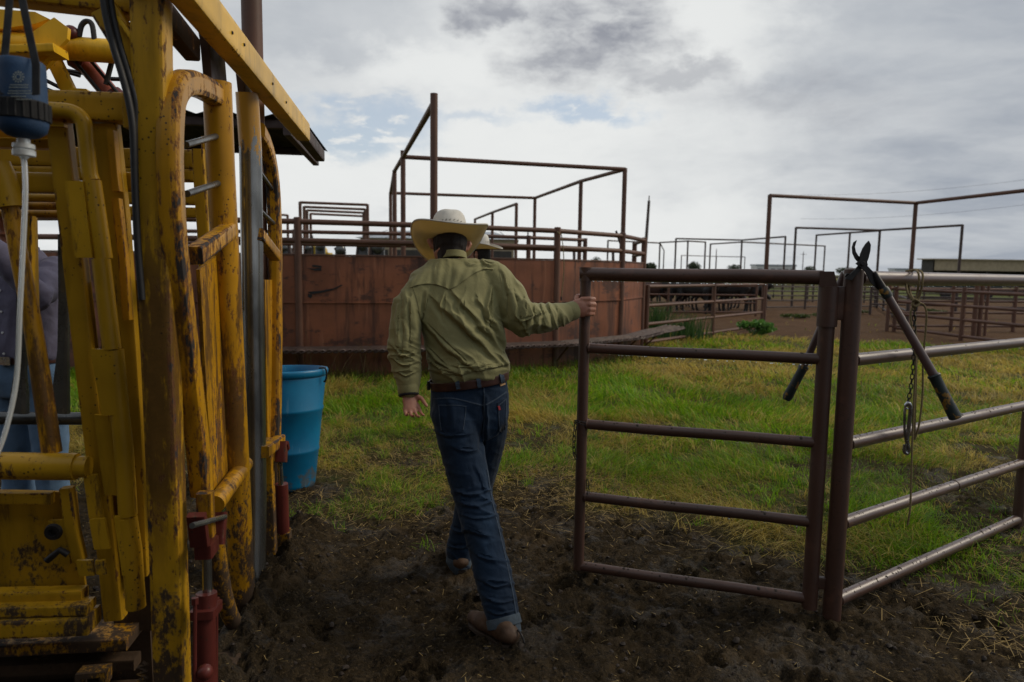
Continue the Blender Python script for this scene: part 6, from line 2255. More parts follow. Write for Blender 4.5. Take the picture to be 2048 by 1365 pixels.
# ------------------------------------------------------------------ hat
def make_hat(parent, c, upv, fwd, a_in=0.080, b_in=0.096, outer=0.104, crown_h=0.118, curl=0.066, flat_back=0.0, name='hat'):
    upv = upv.normalized()
    rt = fwd.cross(upv).normalized()
    fw = upv.cross(rt).normalized()
    # local frame object so that the straw rings follow the hat
    hat = bpy.data.objects.new(name, None)
    COL.objects.link(hat)
    Mx = Matrix((rt, fw, upv)).transposed().to_4x4()
    Mx.translation = c
    hat.empty_display_size = 0.05
    par_inv = Matrix.Translation(root_offset(parent)).inverted()
    hat.parent = parent
    hat.matrix_local = par_inv @ Mx

    def sub(nm, vs, fs, mat, par):
        me = bpy.data.meshes.new(nm)
        me.from_pydata([tuple(v) for v in vs], [], fs)
        me.update()
        me.shade_smooth()
        me.set_sharp_from_angle(angle=R(50))
        me.materials.append(mat)
        o = bpy.data.objects.new(nm, me)
        COL.objects.link(o)
        o.parent = par
        return o
    n, m = 96, 14
    vs, fs = [], []
    for s_ in (0, 1):
        for j in range(m + 1):
            t = j / m
            for k in range(n):
                ph = 2 * math.pi * k / n
                cs, sn = math.cos(ph), math.sin(ph)          # cs: side, sn: front(+) / back(-)
                ri = (a_in * cs, b_in * sn)
                ou = outer * (0.97 + 0.05 * abs(sn))
                x = cs * (a_in + ou * t)
                y = sn * (b_in + ou * t)
                z = curl * abs(cs) ** 2.0 * t ** 1.6 - 0.034 * sn * sn * t ** 1.6 * (1 if sn > 0 else 0.15) + 0.0025 * math.sin(3 * ph + 1) * t
                x *= 1 - 0.10 * abs(cs) ** 3 * t ** 2
                vs.append((x, y, z - 0.0035 * s_))
    W = n * (m + 1)
    for j in range(m):
        for k in range(n):
            k2 = (k + 1) % n
            a, b = j * n + k, j * n + k2
            fs.append((a, b, b + n, a + n))
            fs.append((W + a + n, W + b + n, W + b, W + a))
    for k in range(n):
        k2 = (k + 1) % n
        a, b = m * n + k, m * n + k2
        fs.append((a, b, W + b, W + a))
    brim = sub('brim', vs, fs, STRAW, hat)
    # bound edge
    mb = MB()
    pts = []
    for k in range(n):
        v1, v2 = Vector(vs[m * n + k]), Vector(vs[W + m * n + k])
        pts.append((v1 + v2) / 2)
    mb.tube(pts, 0.0038, 6, closed=True)
    sub('brim_edge', mb.v, mb.f, STRAW_CROWN, brim)
    rings = []
    for sc, h in ((1.0, -0.002), (1.005, 0.012), (0.985, 0.035), (0.955, 0.06), (0.915, 0.082), (0.85, 0.099), (0.76, 0.109), (0.62, 0.1125), (0.45, 0.109), (0.25, 0.104), (0.02, 0.102)):
        rr = []
        for k in range(48):
            ph = 2 * math.pi * k / 48
            cs, sn = math.cos(ph), math.sin(ph)
            hh = h / 0.112 * crown_h
            dent = 0.0
            if h > 0.06:
                q = (h - 0.06) / 0.05
                dent = -0.012 * q * math.exp(-((cs) / 0.35) ** 2) * (1 if sn > 0 else 0.35)
                pinch = 1 - 0.10 * q * max(0, sn) * abs(cs)
            else:
                pinch = 1.0
            rr.append((a_in * sc * cs * pinch, b_in * sc * sn, hh + dent + 0.006 * (sn < 0) * q if h > 0.06 else hh))
        rings.append(rr)
    mb = MB()
    mb.loft(rings, cap=True)
    crown = sub('crown', mb.v, mb.f, STRAW_CROWN, hat)
    # slanting rows of vent slots pressed in the crown
    for row in range(4):
        for k in range(7):
            ph = math.pi * 1.5 + (k - 3) * 0.22 + 0.05
            pts = []
            for q in range(4):
                a = ph + 0.035 * q
                hh = 0.020 + 0.011 * row + 0.0022 * q
                sc = 1.004 - 0.55 * max(0, hh - 0.012) * (1 + hh * 3)
                pts.append((a_in * sc * math.cos(a) * 1.006, b_in * sc * math.sin(a) * 1.006, hh / 0.112 * crown_h))
            mbs = MB()
            mbs.tube(pts, 0.0013, 5)
            sub('vent_slot', mbs.v, mbs.f, SLOT, crown)
    mb = MB()
    mb.tube([(a_in * 1.012 * math.cos(2 * math.pi * k / 48), b_in * 1.012 * math.sin(2 * math.pi * k / 48), 0.006) for k in range(48)], 0.004, 6, closed=True)
    sub('hat_band', mb.v, mb.f, STRAW_CROWN, hat)
    return hat


# ------------------------------------------------------------------ the man at the gate
YAW = R(14)
rv = Vector((math.cos(YAW), math.sin(YAW), 0))
fv = Vector((-math.sin(YAW), math.cos(YAW), 0))
MPX = 1 / (FPX * math.cos(YAW))


def trow(px, py, hw, Y, hd, tilt=0.0):
    c = at(px, py, Y)
    return (c, (rv + Vector((0, 0, tilt))).normalized(), fv, hw * (Y + 0.03) * MPX, hd)


torso = [trow(904, 508, 33, 2.945, 0.062), trow(906, 518, 44, 2.935, 0.074, 0.02), trow(911, 528, 60, 2.925, 0.086, 0.06), trow(910, 544, 84, 2.91, 0.10, 0.06), trow(912, 568, 93, 2.90, 0.112, 0.05), trow(916, 600, 88, 2.885, 0.12, 0.04), trow(921, 640, 80, 2.875, 0.122, 0.03),
         trow(928, 680, 75, 2.865, 0.118, 0.03), trow(934, 708, 75, 2.86, 0.118, 0.04), trow(939, 730, 78, 2.86, 0.122, 0.06), trow(940, 746, 77, 2.86, 0.118, 0.08), trow(940, 758, 70, 2.86, 0.105, 0.10), trow(939, 770, 60, 2.86, 0.09, 0.10)]
arm_r = [at(985, 560, 2.925), at(1012, 590, 2.905), at(1035, 628, 2.885), at(1052, 642, 2.89), at(1085, 638, 2.94), at(1118, 630, 2.985), at(1146, 622, 3.02)]
arm_l = [at(842, 588, 2.83), at(818, 615, 2.80), at(809, 660, 2.775), at(808, 700, 2.755), at(812, 735, 2.735), at(816, 762, 2.72), at(817, 782, 2.71)]
leg_l = [at(907, 812, 2.815), at(916, 860, 2.80), at(927, 910, 2.785), at(945, 990, 2.735), at(964, 1060, 2.68), at(987, 1150, 2.605), at(1005, 1228, 2.545), at(1008, 1246, 2.53)]
leg_r = [at(975, 812, 2.90), at(972, 860, 2.95), at(963, 920, 3.02), at(948, 985, 3.10), at(933, 1050, 3.13), at(920, 1105, 3.14), at(918, 1122, 3.14)]

# body: head, neck, trunk, limbs and hands as one surface
mb = MB()
ring_loft(mb, [(c, r1, f1, a * 0.80, b * 0.78) for c, r1, f1, a, b in torso[2:]], 24, 2.0)
hips = [trow(939, 765, 62, 2.86, 0.09, 0.06), trow(940, 800, 66, 2.865, 0.10), trow(940, 840, 62, 2.87, 0.10)]
ring_loft(mb, hips, 24, 2.0)
capsule(mb, arm_r, [0.052, 0.048, 0.045, 0.044, 0.040, 0.034, 0.028], 14)
capsule(mb, arm_l, [0.052, 0.048, 0.045, 0.044, 0.038, 0.032, 0.028], 14)
capsule(mb, leg_l, [0.072, 0.072, 0.068, 0.056, 0.052, 0.046, 0.040, 0.040], 14)
capsule(mb, leg_r, [0.072, 0.072, 0.068, 0.056, 0.050, 0.042, 0.040], 14)
neck0, neck1 = at(905, 522, 2.94), at(901, 495, 2.975)
capsule(mb, [neck0, neck1], [0.052, 0.052], 16)
hup = Vector((-0.02, 0.36, 0.933)).normalized()             # the head is bowed
hfw = (fv * 0.933 + Vector((0, 0, -0.36))).normalized()
hrt = hfw.cross(hup).normalized()
hfw = hup.cross(hrt).normalized()
hc_ = at(899, 478, 2.995)
capsule(mb, [hc_ - hup * 0.055 - hfw * 0.005, hc_ - hup * 0.01, hc_ + hup * 0.012], [0.070, 0.074, 0.066], 18, (1.0, 1.22), hfw)
capsule(mb, [hc_ - hup * 0.07 + hfw * 0.045, hc_ - hup * 0.105 + hfw * 0.062], [0.052, 0.034], 14)       # jaw and chin
capsule(mb, [hc_ + hfw * 0.088 - hup * 0.005, hc_ + hfw * 0.112 - hup * 0.035], [0.010, 0.013], 10)      # nose
for s in (-1, 1):
    e = hc_ + hrt * s * 0.076 - hup * 0.022 - hfw * 0.006
    capsule(mb, [e + hup * 0.026 - hfw * 0.006, e + hrt * s * 0.012, e - hup * 0.026], [0.010, 0.012, 0.009], 10)
    capsule(mb, [hc_ + hfw * 0.086 + hup * 0.012 + hrt * s * 0.02, hc_ + hfw * 0.080 + hup * 0.012 + hrt * s * 0.045], [0.009, 0.009], 8)
    capsule(mb, [hc_ + hfw * 0.088 - hup * 0.068 + hrt * s * 0.002, hc_ + hfw * 0.084 - hup * 0.069 + hrt * s * 0.022], [0.007, 0.006], 8)
# right hand closed round the gate stile
post_c = up(GL, at(1166, 615, GL.y).z)
wr = at(1148, 620, 3.022)
tw_ = Vector((0, 0, 1))
back = Vector((-0.35, -0.94, 0)).normalized()               # toward the camera
pal = post_c + Vector((-0.030, -0.036, 0))
capsule(mb, [wr, wr.lerp(pal, 0.5) + Vector((0.0, -0.006, 0)), pal + Vector((0.012, -0.004, 0))], [0.028, 0.033, 0.034], 12, (1.28, 0.60), back)
for i, dz in enumerate((0.036, 0.0135, -0.0085, -0.0290)):
    z = Vector((0, 0, dz + 0.002))
    ln_ = (0.0, 0.003, 0.001, -0.003)[i]
    pts = [post_c + z + Vector((-0.018, -0.040, 0)), post_c + z + Vector((0.014, -0.043 - ln_, 0.001)), post_c + z + Vector((0.037 + ln_, -0.022, -0.001)), post_c + z + Vector((0.036 + ln_, 0.008, -0.003)), post_c + z + Vector((0.014, 0.033, -0.004))]
    capsule(mb, pts, [0.0115, 0.0118, 0.0112, 0.0098, 0.0085], 10)
capsule(mb, [wr.lerp(pal, 0.6) + Vector((0.0, 0.014, 0.022)), post_c + Vector((-0.036, 0.006, 0.046)), post_c + Vector((-0.018, 0.036, 0.050)), post_c + Vector((0.008, 0.038, 0.046))], [0.015, 0.0125, 0.0105, 0.0085], 10)
# left hand hanging, palm turned back, fingers half curled
wl_ = at(818, 786, 2.705)
hand_fingers(mb, wl_, at(823, 818, 2.68) - wl_, Vector((0.45, -0.85, 0.25)), Vector((0.78, 0.32, 0.18)), 0.75, 0.006, 0.84, 1, 0.45)
Vb, Fb = voxel(mb, 0.0042, 2, 'body')
man_label = 'person in olive shirt, jeans and straw cowboy hat walking away, holding the gate'
man = mesh_obj('person', Vb, Fb, SKIN)
tag(man, man_label, 'person')
# hair: a close cap over the back of the head down to the nape
mb = MB()
capsule(mb, [hc_ - hup * 0.040 - hfw * 0.012, hc_ + hup * 0.02 - hfw * 0.004, hc_ + hup * 0.05], [0.073, 0.080, 0.076], 20, (1.0, 1.2), hfw)
capsule(mb, [hc_ - hup * 0.02 - hfw * 0.030, hc_ - hup * 0.088 - hfw * 0.030], [0.068, 0.056], 18, (1.0, 1.0), hfw)
Vh, Fh = voxel(mb, 0.005, 2)
keep_v = (((Vh - np.array(hc_)) @ np.array(hfw)) < 0.035) & (((Vh - np.array(hc_)) @ np.array(hup)) < 0.012)
Nh = normals_of(Vh, Fh)
strand = vnoise((Vh - np.array(hc_)) @ np.array(hrt) * 260, (Vh - np.array(hc_)) @ np.array(hup) * 14, (Vh - np.array(hc_)) @ np.array(hfw) * 60, 3)
Vh = Vh + Nh * ((strand - 0.5) * 0.004)[:, None]
Fh = [f for f in Fh if all(keep_v[i] for i in f)]
mesh_obj('hair', Vh, Fh, HAIR, man)

# shirt
mb = MB()
ring_loft(mb, torso[1:], 40, 2.25)
capsule(mb, [at(975, 553, 2.925)] + arm_r, [0.075, 0.080, 0.079, 0.074, 0.070, 0.063, 0.054, 0.042], 18)
capsule(mb, [at(860, 568, 2.855)] + arm_l, [0.070, 0.074, 0.071, 0.066, 0.065, 0.060, 0.050, 0.040], 18)
Vs_, Fs_ = voxel(mb, 0.0040, 16, 'shirt')
Ns_ = normals_of(Vs_, Fs_)
FOLDS = [
    ([(868, 600), (930, 655), (996, 724)], 7, 15), ([(842, 630), (895, 690), (948, 738)], 7, 14), ([(846, 680), (880, 722), (905, 742)], 5, 10), ([(905, 585), (955, 640), (1004, 700)], 6, 12),
    ([(958, 600), (985, 645), (1012, 695)], 6, 14), ([(985, 575), (974, 620), (980, 665)], 5, 11), ([(856, 580), (848, 620), (850, 665)], 5, 9), ([(930, 585), (918, 615), (925, 645)], 6, 6), ([(890, 578), (880, 610), (890, 640)], 5, 6),
    ([(872, 744), (905, 748), (940, 744)], 4, 8), ([(935, 742), (975, 735), (1012, 728)], 4, 9), ([(900, 730), (940, 735), (985, 726)], 4, 7), ([(866, 722), (885, 738), (915, 745)], 4, 8), ([(990, 700), (1004, 718), (1014, 735)], 4, 8),
    ([(1014, 566), (1024, 600), (1016, 640)], 6, 8), ([(1030, 585), (1047, 610), (1044, 645)], 5, 11), ([(1048, 600), (1062, 628), (1056, 662)], 4.5, 12), ([(1064, 606), (1076, 632), (1074, 662)], 4.5, 11), ([(1080, 608), (1092, 632), (1090, 662)], 4.5, 10),
    ([(1097, 610), (1108, 632), (1106, 658)], 4, 8), ([(1112, 610), (1122, 630), (1120, 652)], 4, 6), ([(1040, 660), (1070, 650), (1105, 655)], 4, 7), ([(1030, 640), (1060, 635), (1090, 625)], 4, 6),
    ([(798, 610), (792, 660), (797, 705)], 5, 9), ([(822, 600), (828, 650), (820, 700)], 6, 10), ([(808, 640), (812, 680), (806, 715)], 4, 7), ([(783, 690), (805, 712), (832, 705)], 4, 9), ([(786, 718), (810, 730), (834, 724)], 4, 9), ([(792, 742), (812, 750), (832, 744)], 3.5, 7), ([(800, 575), (812, 600), (806, 630)], 5, 7),
    ([(1000, 540), (1012, 555), (1018, 575)], 4, 6), ([(925, 520), (940, 530), (960, 528)], 4, 7), ([(880, 522), (872, 535), (870, 555)], 5, 5), ([(960, 520), (975, 530), (990, 528)], 4, 8), ([(905, 524), (912, 545), (906, 565)], 5, 5),
]
Vs_ = fold(Vs_, Ns_, FOLDS)
Ns_ = normals_of(Vs_, Fs_)
sx_, sy_ = project_np(Vs_)


def ridge(x, y, ang, ls, lt, seed):
    c_, s_ = math.cos(ang), math.sin(ang)
    wx_ = x + (fbm(x / 45, y / 45, octv=2, seed=seed + 5) - 0.5) * 26
    wy_ = y + (fbm(x / 45 + 7, y / 45, octv=2, seed=seed + 6) - 0.5) * 26
    n_ = fbm((wx_ * c_ + wy_ * s_) / ls, (-wx_ * s_ + wy_ * c_) / lt, octv=2, seed=seed, gain=0.4)
    return (1 - np.abs(2 * n_ - 1)) ** 3


arm_rm = sstep(sx_, 1008, 1030)
arm_lm = sstep(sx_, 846, 832) * sstep(sy_, 560, 600)
tor = (1 - arm_rm) * (1 - arm_lm)
cr_ = tor * sstep(sy_, 575, 640) * ridge(sx_, sy_, 0.80, 120, 26, 201) * 0.011
cr_ += tor * sstep(sy_, 700, 738) * ridge(sx_, sy_, 0.05, 60, 13, 202) * 0.007
cr_ += tor * sstep(sy_, 600, 560) * ridge(sx_, sy_, 1.45, 70, 24, 203) * 0.005
cr_ += arm_rm * ridge(sx_, sy_, 1.25, 55, 14, 204) * 0.009 * sstep(sx_, 1150, 1125)
cr_ += arm_lm * ridge(sx_, sy_, 1.5, 80, 18, 205) * 0.007 * sstep(sy_, 720, 670)
cr_ += arm_lm * ridge(sx_, sy_, 0.25, 50, 13, 206) * 0.009 * np.exp(-((sy_ - 715) / 45) ** 2)
Vs_ = Vs_ + Ns_ * (cr_ - 0.003)[:, None]
Vs_ = crumple(Vs_, Ns_, 0.004, 6, 31, (1.3, 1, 0.6))
Vs_ = crumple(Vs_, normals_of(Vs_, Fs_), 0.0012, 22, 32)
shirt = mesh_obj('shirt', Vs_, Fs_, OLIVE, man)
bv_s = bvh_of(Vs_, Fs_)
# caped yoke across the shoulders, open at its lower edge
patch('yoke', bv_s, [(828, 556), (850, 537), (876, 520), (905, 513), (938, 516), (965, 522), (990, 532)], [(820, 577), (842, 570), (866, 569), (886, 574), (901, 579), (922, 566), (946, 549), (968, 540), (986, 541)], 60, 12, 0.001, 0.0055, OLIVE, shirt, 0.0022)
# collar
pts, prof_ = [], rect(0.006, 0.030, 0.002)
cc_ = at(905, 519, 2.945)
for k in range(36):
    a = 2 * math.pi * k / 36
    pts.append(cc_ + rv * 0.058 * math.cos(a) + fv * 0.066 * math.sin(a) + Vector((0, 0, -0.030 * math.sin(a) + 0.004 * math.cos(2 * a))))
MB().sweep(pts, prof_, (0, 0, 1), closed=True).build('collar', OLIVE, shirt)
# cuffs
for A, nm in ((arm_r, 'cuff'), (arm_l, 'cuff')):
    d_ = (A[-1] - A[-2]).normalized()
    e_ = A[-1]
    MB().tube([e_ - d_ * 0.036, e_ - d_ * 0.03, e_ + d_ * 0.008, e_ + d_ * 0.012], 0.0425, 20, scales=[0.98, 1.03, 1.0, 0.95]).build(nm, OLIVE, shirt)
# seams: sleeve heads, side panels
ribbon('seam', bv_s, [(1000, 548), (1006, 580), (1000, 615)], 2.2, 0.002, OLIVE, shirt)
ribbon('seam', bv_s, [(826, 572), (836, 605), (842, 640)], 2.2, 0.002, OLIVE, shirt)

# jeans
mb = MB()
ring_loft(mb, [trow(939, 762, 73, 2.86, 0.106, 0.10), trow(939, 775, 75, 2.86, 0.112, 0.08), trow(940, 800, 77, 2.862, 0.120, 0.04), trow(940, 828, 77, 2.865, 0.122, 0.02), trow(940, 850, 70, 2.87, 0.115), trow(940, 872, 50, 2.87, 0.09)], 36, 2.3)
capsule(mb, [at(905, 795, 2.82)] + leg_l[:-1] + [at(1007, 1236, 2.54)], [0.085, 0.092, 0.096, 0.092, 0.080, 0.076, 0.071, 0.066, 0.066], 20)
capsule(mb, [at(978, 795, 2.89)] + leg_r, [0.085, 0.092, 0.094, 0.088, 0.078, 0.070, 0.062, 0.060], 20)
for c_, r_ in ((at(903, 830, 2.80), 0.084), (at(978, 830, 2.86), 0.084)):
    mb.ball(c_, r_, 12)
Vj, Fj = voxel(mb, 0.0055, 5, 'jeans')
Nj = normals_of(Vj, Fj)
JF = [([(969, 800), (968, 850), (966, 900)], 5, -16), ([(868, 860), (900, 872), (940, 868)], 5, 6), ([(975, 880), (990, 868), (1004, 850)], 4, 5.5), ([(905, 895), (930, 905), (960, 898)], 5, 6), ([(905, 975), (945, 990), (985, 978)], 5, 6), ([(912, 1000), (950, 1012), (990, 1000)], 5, 6), ([(918, 1025), (955, 1038), (995, 1030)], 5, 5.5),
      ([(925, 1050), (950, 1068), (985, 1075)], 4, 6), ([(940, 1100), (975, 1120), (1012, 1125)], 5, 6), ([(960, 1160), (995, 1172), (1028, 1168)], 5, 6), ([(968, 1192), (1000, 1206), (1036, 1196)], 4.5, 5.5), ([(972, 1216), (1005, 1230), (1040, 1220)], 4, 5.5), ([(898, 1050), (915, 1062), (935, 1058)], 4, 6), ([(896, 1085), (915, 1096), (938, 1088)], 4, 7),
      ([(895, 800), (905, 830), (900, 858)], 6, 5), ([(950, 930), (965, 960), (970, 990)], 5, 6)]
Vj = fold(Vj, Nj, JF)
_jx, _jy = project_np(Vj)
Vj = Vj + Nj * (ridge(_jx, _jy, 0.35, 50, 22, 301) * 0.008 * (0.35 + 0.65 * sstep(_jy, 940, 1000)) - 0.002)[:, None]
Vj = crumple(Vj, Nj, 0.004, 9, 35)
Vj = crumple(Vj, Nj, 0.003, 28, 36)
jeans = mesh_obj('jeans', Vj, Fj, DENIM, man)
fx, fy = project_np(Vj)
fade = np.clip(np.exp(-((fx - 975) / 16) ** 2 - ((fy - 1045) / 110) ** 2) * 0.5 + np.exp(-((fx - 905) / 26) ** 2 - ((fy - 850) / 40) ** 2) * 0.35 + np.exp(-((fx - 985) / 18) ** 2 - ((fy - 845) / 40) ** 2) * 0.35 + 0.12, 0, 1)
fa_ = jeans.data.attributes.new('fade', 'FLOAT', 'POINT')
fa_.data.foreach_set('value', fade.astype(np.float32))
bv_j = bvh_of(Vj, Fj)
ribbon('yoke_seam', bv_j, [(866, 798), (905, 797), (945, 806), (968, 812)], 2.4, 0.002, DENIM_SEAM, jeans)
ribbon('yoke_seam', bv_j, [(968, 812), (990, 800), (1013, 784)], 2.4, 0.002, DENIM_SEAM, jeans)
ribbon('centre_seam', bv_j, [(967, 772), (969, 800), (968, 840), (966, 885)], 2.2, 0.003, DENIM_SEAM, jeans)
for up_, lo_ in (([(876, 806), (905, 806), (934, 808)], [(882, 862), (903, 872), (927, 862)]), ([(994, 806), (1004, 800), (1013, 793)], [(998, 862), (1006, 866), (1011, 850)])):
    pk = patch('back_pocket', bv_j, up_, lo_, 14, 12, 0.0025, 0.0025, DENIM, jeans)
    ribbon('pocket_stitch', bv_j, [(up_[0][0] + 2, up_[0][1] + 4), ((up_[0][0] + lo_[0][0]) / 2 + 1, (up_[0][1] + lo_[0][1]) / 2), (lo_[0][0] + 1, lo_[0][1] - 2)], 1.4, 0.0045, DENIM_SEAM, pk)
    ribbon('pocket_stitch', bv_j, [(up_[0][0] + 2, up_[0][1] + 5), (up_[1][0], up_[1][1] + 5), (up_[2][0] - 2, up_[2][1] + 5)], 1.4, 0.0045, DENIM_SEAM, pk)
    ribbon('pocket_stitch', bv_j, [(up_[2][0] - 2, up_[2][1] + 4), ((up_[2][0] + lo_[2][0]) / 2 - 1, (up_[2][1] + lo_[2][1]) / 2), (lo_[2][0] - 1, lo_[2][1] - 2)], 1.4, 0.0045, DENIM_SEAM, pk)
RED_TAB = simple('red_tab', (0.35, 0.03, 0.04), 0.7, 0, 0.1, 10, 0)
ribbon('pocket_tab', bv_j, [(996, 812), (998, 820)], 4, 0.006, RED_TAB, jeans)
ribbon('out_seam', bv_j, [(974, 940), (984, 1000), (998, 1060), (1014, 1130), (1026, 1190), (1034, 1240)], 2.0, 0.002, DENIM_SEAM, jeans)
# turned-up hems
for A, r_ in ((leg_l, 0.069), (leg_r, 0.062)):
    d_ = (A[-1] - A[-3]).normalized()
    e_ = A[-1]
    MB().tube([e_ - d_ * 0.024, e_ - d_ * 0.019, e_ + d_ * 0.012, e_ + d_ * 0.016, e_ + d_ * 0.0, e_ - d_ * 0.02], r_, 24, cap=False, scales=[0.95, 0.99, 1.0, 0.97, 0.92, 0.88]).build('hem', DENIM_IN, jeans)
# belt with loops
pts = []
bc_ = at(939, 758, 2.86)
for k in range(48):
    a = 2 * math.pi * k / 48
    ct, st = math.cos(a), math.sin(a)
    pts.append(bc_ + rv * (0.166 * math.copysign(abs(ct) ** 0.88, ct)) + fv * (0.118 * math.copysign(abs(st) ** 0.88, st)) + Vector((0, 0, 0.022 * ct - 0.004)))
bm_ = MB().sweep(pts, rect(0.005, 0.036, 0.0015), (0, 0, 1), closed=True)
belt = bm_.build('belt', LEATHER, man)
_nb = len(bm_.v)
bv_b = bvh_of(np.concatenate([np.array(bm_.v), Vj]), list(bm_.f) + [tuple(i + _nb for i in f) for f in Fj])
for x, y in ((914, 760), (956, 757), (1002, 748)):
    ribbon('belt_loop', bv_b, [(x - 1, y - 9), (x, y), (x + 1, y + 8), (x + 3, y + 18)], 7.5, 0.006, DENIM_SEAM, belt, n=3)
TAB = simple('leather_patch', (0.32, 0.17, 0.06), 0.7, 0, 0.2, 30, 0)
ribbon('waist_patch', bv_j, [(998, 768), (1003, 766), (1008, 764)], 11, 0.004, TAB, jeans)
# keys glint at the left hip, dark wrist band
MB().tube([bc_ - rv * 0.172 + Vector((0, -0.01, -0.005)) + Vector((0, 0, -0.012 * k)) for k in range(4)], 0.007, 8).build('key_clip', BLACK_IRON, belt)
d_ = (wl_ - arm_l[-2]).normalized()
s1 = d_.orthogonal().normalized()
s2 = d_.cross(s1)
MB().tube([at(817, 784, 2.708) + d_ * 0.012 + s1 * 0.036 * math.cos(k * 0.524) + s2 * 0.036 * math.sin(k * 0.524) for k in range(12)], 0.006, 8, closed=True).build('wrist_band', BLACK_STRAP, man)


# boots
def boot(parent, heel, toe, ankle, name='boot'):
    d = (toe - heel)
    d.z = 0
    L = d.length
    d.normalize()
    s = d.cross(Vector((0, 0, 1)))
    mb = MB()
    capsule(mb, [heel + Vector((0, 0, 0.055)), heel + d * L * 0.35 + Vector((0, 0, 0.052)), heel + d * L * 0.68 + Vector((0, 0, 0.042)), heel + d * L * 0.93 + Vector((0, 0, 0.036))], [0.040, 0.042, 0.044, 0.030], 16, (1.0, 0.85), (0, 0, 1))
    capsule(mb, [heel + d * 0.03 + Vector((0, 0, 0.07)), ankle], [0.046, 0.050], 16)
    capsule(mb, [heel + d * 0.06 + Vector((0, 0, 0.09)), heel + d * L * 0.62 + Vector((0, 0, 0.055))], [0.042, 0.032], 14)
    V, Fc = voxel(mb, 0.006, 3)
    V = crumple(V, normals_of(V, Fc), 0.006, 22, 61)
    b = mesh_obj(name, V, Fc, BOOT, parent)
    sm_ = MB()
    prof = []
    for t, w_ in ((-0.05, 0.022), (0.0, 0.036), (0.15, 0.040), (0.4, 0.036), (0.65, 0.048), (0.85, 0.042), (0.98, 0.022), (1.03, 0.006)):
        prof.append((heel + d * L * t, w_))
    outl = [p + s * w_ + Vector((0, 0, 0.010)) for p, w_ in prof] + [p - s * w_ + Vector((0, 0, 0.010)) for p, w_ in prof[::-1]]
    sm_.prism(outl, Vector((0, 0, 0.012)))
    sm_.build('sole', BOOT_SOLE, b)
    hm = MB()
    hm.lathe(heel + d * 0.025 + Vector((0, 0, -0.012)), (0, 0, 1), [(0.034, 0), (0.036, 0.012), (0.038, 0.030)], 14)
    hm.build('heel', BOOT_SOLE, b)
    return b


hl, tl = on_z(1019, 1297, 0.012), on_z(958, 1268, 0.012)
boot(man, hl, hl + Vector((-0.155, 0.175, 0)), leg_l[-1])
hr, tr_ = on_z(921, 1146, 0.02), on_z(908, 1118, 0.02)
boot(man, hr, hr + Vector((-0.06, 0.26, 0)), leg_r[-1])
# spur strap hanging at the near heel
MB().tube(arc_pts([hl + Vector((0.03, -0.01, 0.08)), hl + Vector((0.045, -0.03, 0.07)), hl + Vector((0.055, -0.04, 0.045))], 4), 0.004, 6).build('boot_tie', BLACK_IRON, man)
# hat
make_hat(man, hc_ - hup * 0.010 + hfw * 0.004, (hup + hrt * -0.03).normalized(), hfw)


